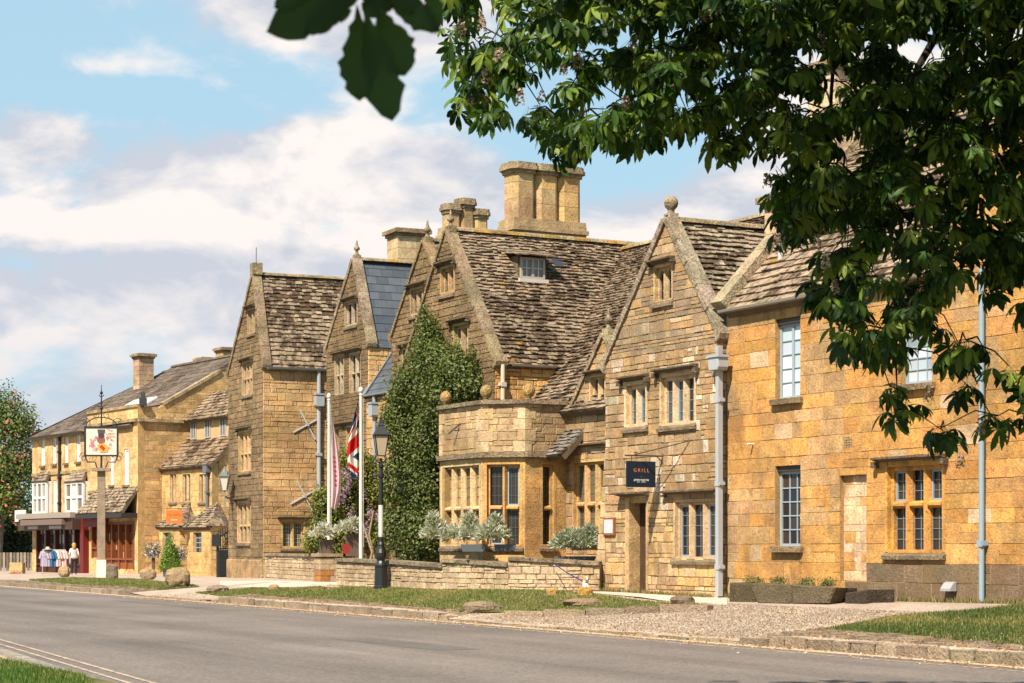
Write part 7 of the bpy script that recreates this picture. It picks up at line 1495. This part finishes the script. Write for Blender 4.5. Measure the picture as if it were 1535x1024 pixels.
# ---------------------------------------------------------------- horse chestnut overhead
def leaflet_geo(L, ang, w, droop, v0):
    """obovate leaflet from the origin along angle ang in the leaf plane, folded along the midrib, drooping"""
    ca, sa = math.cos(ang), math.sin(ang); V = []
    st = [(0, 0), (.30, .45), (.62, .95), (.84, .80), (1, 0)]
    def P(t, s):
        x, y = s * w * L, t * L; z = -droop * L * t ** 1.7 + abs(s) * w * L * .35; return (x * ca + y * sa, -x * sa + y * ca, z)
    V.append(P(0, 0))
    for t, s in st[1:-1]: V += [P(t, -s), P(t, 0), P(t, s)]
    V.append(P(1, 0)); o = v0; F = [(o, o + 2, o + 1), (o, o + 3, o + 2)]
    for k in range(2): a = o + 1 + 3 * k; F += [(a, a + 1, a + 4, a + 3), (a + 1, a + 2, a + 5, a + 4)]
    a = o + 7; F += [(a, a + 1, o + 10), (a + 1, a + 2, o + 10)]
    return V, F
def palmate(seed, L=.15):
    random.seed(seed); V, F = [], []
    nl = random.choice([5, 6, 7])
    for k in range(nl):
        a = (k - (nl - 1) / 2) * R(300 / nl) * .82 + random.uniform(-.12, .12); l = L * (1 - .30 * abs(k - (nl - 1) / 2) / (nl / 2)) * random.uniform(.9, 1.1)
        v, f = leaflet_geo(l, a, random.uniform(.19, .23), random.uniform(.45, 1.0), len(V)); V += v; F += f
    b = len(V); V += [(-.003, 0, 0), (.003, 0, 0), (.002, -.11, .03), (-.002, -.11, .03)]; F.append((b, b + 1, b + 2, b + 3)); return V, F
VAR = [palmate(s) for s in (11, 12, 13, 14, 15)]; random.seed(99)
VL = [(640, -60), (672, 60), (690, 130), (700, 195), (715, 205), (745, 222), (775, 215), (800, 232), (830, 262), (868, 262), (895, 228), (935, 236), (975, 226), (1000, 200), (1035, 212), (1070, 235), (1085, 262), (1100, 292), (1135, 275), (1160, 312), (1175, 350), (1215, 400), (1235, 470), (1250, 540), (1285, 560), (1310, 600), (1330, 625), (1385, 655), (1410, 672), (1432, 600), (1460, 650), (1492, 668), (1520, 620), (1560, 650), (1620, 690), (1800, 760), (2100, 800)]
HOLES = [(1374, 522, 20, 40), (830, 105, 26, 32), (985, 110, 0, 0), (1070, 250, 36, 30), (760, 190, 10, 10), (1210, 372, 26, 16), (1440, 450, 34, 40), (1400, 590, 28, 26), (1510, 480, 22, 60), (1330, 545, 24, 18), (1265, 330, 16, 12), (1475, 555, 20, 22), (1500, 590, 24, 18), (1245, 115, 16, 34), (1275, 215, 20, 16), (1380, 400, 14, 12), (1172, 225, 12, 12), (1120, 240, 16, 22)]
def vlow(u): return interp(u, VL)
tips = []
tries = 0
while len(tips) < 1560 and tries < 200000:
    tries += 1; u = random.uniform(672, 1780); v = random.uniform(-80, 700); Y = random.uniform(13.2, 16.6); m_ = vlow(u) - (28 if u < 1150 else 6)
    if v > m_: continue
    if any(((u - a) / max(1, c + 8)) ** 2 + ((v - b) / max(1, d_ + 8)) ** 2 < 1 for a, b, c, d_ in HOLES if c): continue
    nn = noise.noise(Vector((u / 75, v / 75, 2.2)))
    dens = 1.0 if v < 330 else max(.6, 1 - (v - 330) / 420)
    if u < 960 and v > 20: dens *= .6
    n2_ = noise.noise(Vector((u / 28, v / 28, 7.7)))
    if n2_ < -.22: continue
    if random.random() > dens * (1.0 if nn > -.12 else .45): continue
    tips.append((u, v, Y))
T = []; 
for (u, v, Y) in tips:
    c = Vector((yx(u, Y), Y, vz(v, Y))); n_ = random.randint(3, 6); a0 = random.uniform(0, 6.28)
    for k in range(n_): a = a0 + k * 6.28 / n_ + random.uniform(-.4, .4); T.append((c.x, c.y, c.z, a, random.uniform(.55, .98)))
over = []
while len(over) < 7000:      # the crown above the frame, which shades the underside
    x, y = random.uniform(.1, 9.5), random.uniform(7.5, 17.5); zt0 = CZ + .273 * y + .25; z = random.uniform(zt0, zt0 + 4.2)
    if x < 1.0 and z < zt0 + (1.0 - x) * .9: continue
    if (x - 5) ** 2 / 32 + (y - 12.8) ** 2 / 34 + (max(0, z - 8)) ** 2 / 12 > 1.25: continue
    lx, ly = x + z * .44, y + z * .72
    if ly > 20.3 and lx / ly < .28: continue
    over.append((x, y, z, random.uniform(0, 6.28), random.uniform(.95, 1.4)))
def leafmats(A, pitch=.55):
    A = np.array(A); n = len(A); az = A[:, 3]; pt = rng.normal(pitch, .35, n); rl = rng.normal(0, .35, n); R3 = np.zeros((n, 3, 3))
    # y = outward & down, z = up-ish
    y = np.stack([np.cos(az) * np.cos(pt), np.sin(az) * np.cos(pt), -np.sin(pt)], 1); up = np.stack([np.cos(az) * np.sin(pt), np.sin(az) * np.sin(pt), np.cos(pt)], 1)
    x = np.cross(y, up); up2 = up * np.cos(rl)[:, None] + x * np.sin(rl)[:, None]; x2 = np.cross(y, up2); R3 = np.stack([x2, y, up2], 2) * A[:, 4][:, None, None]
    return R3, A[:, :3] + y * .11 * A[:, 4][:, None]
tb = thing('horse_chestnut_tree', 'horse chestnut whose dark leafy branches hang over the upper right, in blossom', 'tree', (9.5, 14.0, 0))
PALC = np.array([(.022, .052, .009), (.032, .070, .010), (.070, .120, .016), (.015, .036, .008), (.135, .185, .028)])
RM_, TM_ = leafmats(T); near_idx = np.argsort(TM_[:, 1] + rng.random(len(TM_)) * 1.5)
vis = [i for i in near_idx if 0 < TM_[i, 2] < CZ + .27 * TM_[i, 1]]
parts = vis[:280]; ps_ = set(parts); restI = np.array([i for i in range(len(TM_)) if i not in ps_])
for i in parts:
    V, F = VAR[i % 5]; m = MB(); tone = tuple(PALC[i % 5] * random.uniform(.8, 1.3)); M = RM_[i]; vv = (np.array(V) @ M.T) + TM_[i]; m.add([tuple(p) for p in vv], F, tone); m.build('leaf', 'leaf', tb)
for k, (V, F) in enumerate(VAR):
    sel = restI[restI % 5 == k]; scatter('foliage', V, F, RM_[sel], TM_[sel], PALC[rng.integers(0, 5, len(sel))] * rng.uniform(.75, 1.3, (len(sel), 1)), 'leaf', tb, kind='stuff')
RO_, TO_ = leafmats(over); 
for k, (V, F) in enumerate(VAR[:2]): sel = np.arange(len(over))[k::2]; scatter('foliage', V, F, RO_[sel], TO_[sel], PALC[rng.integers(0, 5, len(sel))], 'leaf', tb, kind='stuff')
# twigs and branches
m = MB(); hubs = [Vector((yx(u, Y), Y, vz(v, Y))) for u, v, Y in ((1560, -60, 15), (1500, 120, 16), (1400, 60, 16.5), (1250, 90, 16), (1120, 40, 16), (980, 30, 16.2), (860, 10, 16), (1330, 260, 16), (1450, 330, 16), (1240, 300, 16), (1400, 380, 16), (1560, 420, 16), (1600, 300, 16), (1100, 150, 16.2), (760, 60, 16), (1290, 340, 16.2))]
par_ = [-1, 0, 0, 2, 3, 4, 5, 2, 1, 3, 8, 8, 0, 4, 6, 7]; trunkp = Vector((9.5, 14.0, 5.2))
for i, h_ in enumerate(hubs):
    a = trunkp if par_[i] < 0 else hubs[par_[i]]; r0 = .09 if par_[i] < 0 else (.035 if i < 9 else .018); m.tube([a, a.lerp(h_, .35) + Vector((0, 0, .15)), a.lerp(h_, .7) + Vector((0, 0, .12)), h_], [r0, r0 * .85, r0 * .65, r0 * .5], 7, (.035, .028, .02))
hp_ = []
for i, h_ in enumerate(hubs):
    a = trunkp if par_[i] < 0 else hubs[par_[i]]
    hp_ += [a.lerp(h_, k / 5) + Vector((0, 0, .14 * math.sin(math.pi * k / 5))) for k in range(1, 6)]
tp_ = sorted([Vector((yx(u, Y), Y, vz(v, Y))) for u, v, Y in tips], key=lambda c: min((c - q).length for q in hp_))
for c in tp_:
    h_ = min(hp_, key=lambda q: (q - c).length + (0 if q.z > c.z - .15 else .25)); d_ = (c - h_).length
    if d_ < 1.4: m.tube([h_, h_.lerp(c, .5) + Vector((random.uniform(-.1, .1) * d_, 0, .15 * d_)), c], [.008, .006, .004], 4, (.03, .024, .016), caps=False)
    hp_.append(c)
m.build('branches', 'bark', tb); m = MB(); m.tube([(9.5, 14, -.1), (9.45, 14, 1.2), (9.5, 14.05, 3), (9.5, 14.0, 5.4), (9.2, 14.4, 8)], [.62, .45, .40, .34, .2], 14, (.10, .08, .06)); m.build('trunk', 'bark', tb)
# blossom candles
def candle(c, L=.16, lit=1.0):
    n = 60; t = rng.random(n); a = rng.random(n) * 6.28; r = (.034 * (1 - t * .5)) * rng.uniform(.6, 1.1, n); T_ = np.stack([c[0] + r * np.cos(a), c[1] + r * np.sin(a), c[2] + t * L], 1)
    pal = np.array([(.60, .48, .47), (.64, .56, .54), (.42, .26, .24), (.22, .16, .10)]); o = scatter('blossom', np.array(LEAFV) * .020, LEAFF, rand_rot(n, .3, None, (.8, 1.5)), T_, pal[rng.integers(0, 4, n)], 'petal', tb); return o
for u, v in ((748, 78), (692, 40), (722, 36), (836, 12), (728, 112), (706, 152), (780, 146), (812, 140), (866, 92), (1060, 20), (1232, 60), (1418, 105), (1370, 120), (950, 62), (938, 148), (1180, 345), (1196, 330), (1165, 360), (1225, 362), (1150, 270), (1332, 250), (1440, 690), (1392, 590), (1238, 395), (1252, 430), (845, 100), (1470, 640)):
    Y = random.uniform(13.2, 14.6) if u != 748 else 13.0; candle((yx(u, Y), Y, vz(v + 12, Y)), random.uniform(.07, .12))
# the sprig close to the lens, hanging from the tree above the camera
nb_ = thing('overhanging_sprig', 'very near dark leaf sprig hanging blurred into the top of the picture', 'leaf sprig', (yx(575, 3), 3, vz(-60, 3))); 
def bigleaflet(p0, p1, w, Y=3.0, lobes=7, nz=.0):
    a = Vector((yx(p0[0], Y), Y, vz(p0[1], Y))); b = Vector((yx(p1[0], Y + .02), Y + .02, vz(p1[1], Y + .02))); d = b - a; L = d.length; d /= L; s = d.cross(Vector((0, -1, 0))).normalized(); m = MB(); n = 14; V = []
    wm = w * Y / FPX
    for i in range(n + 1):
        t = i / n; ww = wm * (math.sin(math.pi * min(1, t ** 1.25)) ** .75) * (.55 + .6 * t) if 0 < t < 1 else 0; ww *= 1 + .10 * math.sin(i * 2.6) + random.uniform(-.09, .09); c = a + d * L * t
        bend = Vector((0, .012 * math.sin(3 * t), 0)); V += [c - s * ww + bend + Vector((0, .006, 0)), c + bend * 1.3, c + s * ww * random.uniform(.85, 1.1) + bend + Vector((0, .008, 0))]
    m.add(V, [f for i in range(n) for f in ((3 * i, 3 * i + 1, 3 * i + 4, 3 * i + 3), (3 * i + 1, 3 * i + 2, 3 * i + 5, 3 * i + 4))], jt((.028, .058, .012), .15)); return m.build('leaf', 'leaf', nb_, smooth=True)
for p0, p1, w in (((545, 8), (588, 180), 32), ((565, 5), (607, 112), 34), ((535, 5), (538, 150), 32), ((560, -25), (398, 46), 34), ((540, -30), (455, 48), 24), ((500, -30), (512, 32), 18), ((600, -40), (545, 22), 24), ((560, -30), (660, 45), 22), ((640, -50), (655, 44), 16), ((590, -40), (620, 20), 22), ((480, -40), (410, 10), 20), ((520, -50), (590, 10), 28)): bigleaflet(p0, p1, w)
m = MB(); m.tube([(yx(575, 3), 3, vz(-20, 3)), (yx(590, 3), 3.0, vz(-120, 3)), (-.5, 2.6, 3.2)], [.003, .004, .006], 6, (.06, .07, .03)); m.build('stalk', 'bark', nb_)
tr2 = thing('shading_tree', 'unseen tree above the viewpoint, its crown placed to shade the near sprig', 'tree', (-4.5, -2.0, 0)); A_ = []  # out of view; crown added to keep sun off the near sprig
while len(A_) < 2600:
    d = Vector((random.gauss(0, 1), random.gauss(0, 1), random.gauss(0, 1))); d = d.normalized() * random.random() ** .4; A_.append((-1.5 + d.x * 1.9, .9 + d.y * 1.7, 4.9 + d.z * 1.2, random.uniform(0, 6.28), 1.3))
RO_, TO_ = leafmats(A_); scatter('foliage', *VAR[0], RO_, TO_, PALC[rng.integers(0, 5, len(A_))], 'leaf', tr2, kind='stuff'); m = MB(); m.tube([(-4.5, -2, 0), (-4.3, -1.5, 2.4), (-3, .4, 4.2), (-2.3, 1.5, 5)], [.3, .25, .15, .06], 10, (.1, .08, .06)); m.tube([(-3, .4, 4.2), (-1.4, 2.0, 3.9), (-.5, 2.6, 3.2)], [.05, .03, .006], 6, (.08, .07, .05)); m.build('trunk', 'bark', tr2)

# ---------------------------------------------------------------- grass, litter, pebbles
BL = [(-.5, 0, 0), (.5, 0, 0), (.15, .25, 1), ]; BF = [(0, 1, 2)]
def grass(name, poly, n, hgt, zf, pal, wd=.012):
    xs = [p[0] for p in poly]; ys = [p[1] for p in poly]; P = []; 
    while len(P) < n:
        x, y = random.uniform(min(xs), max(xs)), random.uniform(min(ys), max(ys))
        if inpoly((x, y), poly): P.append((x, y, zf(x, y)))
    P = np.array(P); a = rng.random(n) * 6.28; s = hgt * rng.uniform(.5, 1.4, n) ; R3 = np.zeros((n, 3, 3)); c, s_ = np.cos(a), np.sin(a)
    R3[:, 0, 0] = c * wd; R3[:, 1, 0] = s_ * wd; R3[:, 0, 1] = -s_ * s * 1.2; R3[:, 1, 1] = c * s * 1.2; R3[:, 2, 2] = s
    pn = np.array([noise.noise(Vector((p[0] * .9, p[1] * .5, 0))) for p in P]); pal = np.array(pal); dry = (rng.random(n) < np.clip(.28 + pn * 1.0, .04, .85)); t = np.where(dry[:, None], np.array([.28, .25, .09]), pal[rng.integers(0, len(pal), n)]) * rng.uniform(.8, 1.25, (n, 1))
    return scatter(name, BL, BF, R3, P, t, 'small_leaf', kind='stuff')
GP_ = [(.14, .17, .04), (.18, .21, .055), (.11, .14, .03), (.22, .23, .08)]
grass('grass', LAWNS[0], 42000, .034, lambda x, y: gz(x, y) + .015, GP_, .02); grass('grass', LAWNS[1], 60000, .04, lambda x, y: gz(x, y) + .015, [(.055, .09, .018), (.075, .115, .022), (.11, .15, .035)], .014); grass('grass', LAWNS[2], 16000, .045, lambda x, y: gz(x, y) + .015, GP_, .035)
NP_ = ccw([tuple(G(u, v, RZ)[:2]) for u, v in [(-60, 992), (0, 1000), (127, 1027), (160, 1060), (-60, 1060)]]); grass('grass', NP_, 14000, .05, lambda x, y: RZ + .085, [(.06, .13, .015), (.08, .16, .02)], .012)
n = 5200; P = []; 
while len(P) < n:
    t_ = random.uniform(-2, 36); nn_ = random.gauss(.0, .35) if random.random() < .6 else random.uniform(0, 3.2); x, y = xy(t_, nn_ - .08); P.append((x, y, (gz(x, y) if nn_ > .1 else RZ) + .022))
scatter('fallen_petals', np.array(LEAFV) * .045, LEAFF, rand_rot(n, 3.0), P, np.array([(.55, .36, .20), (.62, .46, .30), (.66, .54, .40), (.42, .20, .08), (.30, .15, .06)])[rng.integers(0, 5, n)], 'petal', kind='stuff')
n = 16000; P = []
while len(P) < n:
    t_ = random.uniform(5.5, 19) if random.random() < .8 else random.uniform(-3, 8); nn_ = random.uniform(.25, 3.3); x, y = xy(t_, nn_)
    if any(inpoly((x, y), lw) for lw in LAWNS): continue
    P.append((x, y, gz(x, y) + .004))
TET = [(-.5, -.4, 0), (.5, -.4, 0), (0, .5, 0), (0, 0, .55)]; scatter('gravel', TET, [(0, 1, 3), (1, 2, 3), (2, 0, 3)], rand_rot(n, 6.0) * .022, P, np.array([(.50, .40, .30), (.36, .29, .22), (.60, .51, .42), (.28, .22, .17)])[rng.integers(0, 4, n)], 'rock', kind='stuff')
# ragged joints where walls meet the ground: low weeds
P = []; n = 2600
for _ in range(n):
    s_ = random.uniform(-10, 4.2); q = SP(s_, -.12 - abs(random.gauss(0, .05)) - (0 if s_ < 0 else .15)); P.append((q.x, q.y, gz(q.x, q.y)))
scatter('weeds', np.array(BL) * np.array([.02, .05, .07]), BF, rand_rot(n, 5.0, None, (.6, 1.6)), P, np.array([(.12, .16, .04), (.30, .22, .10), (.22, .18, .08)])[rng.integers(0, 3, n)], 'small_leaf', kind='stuff')
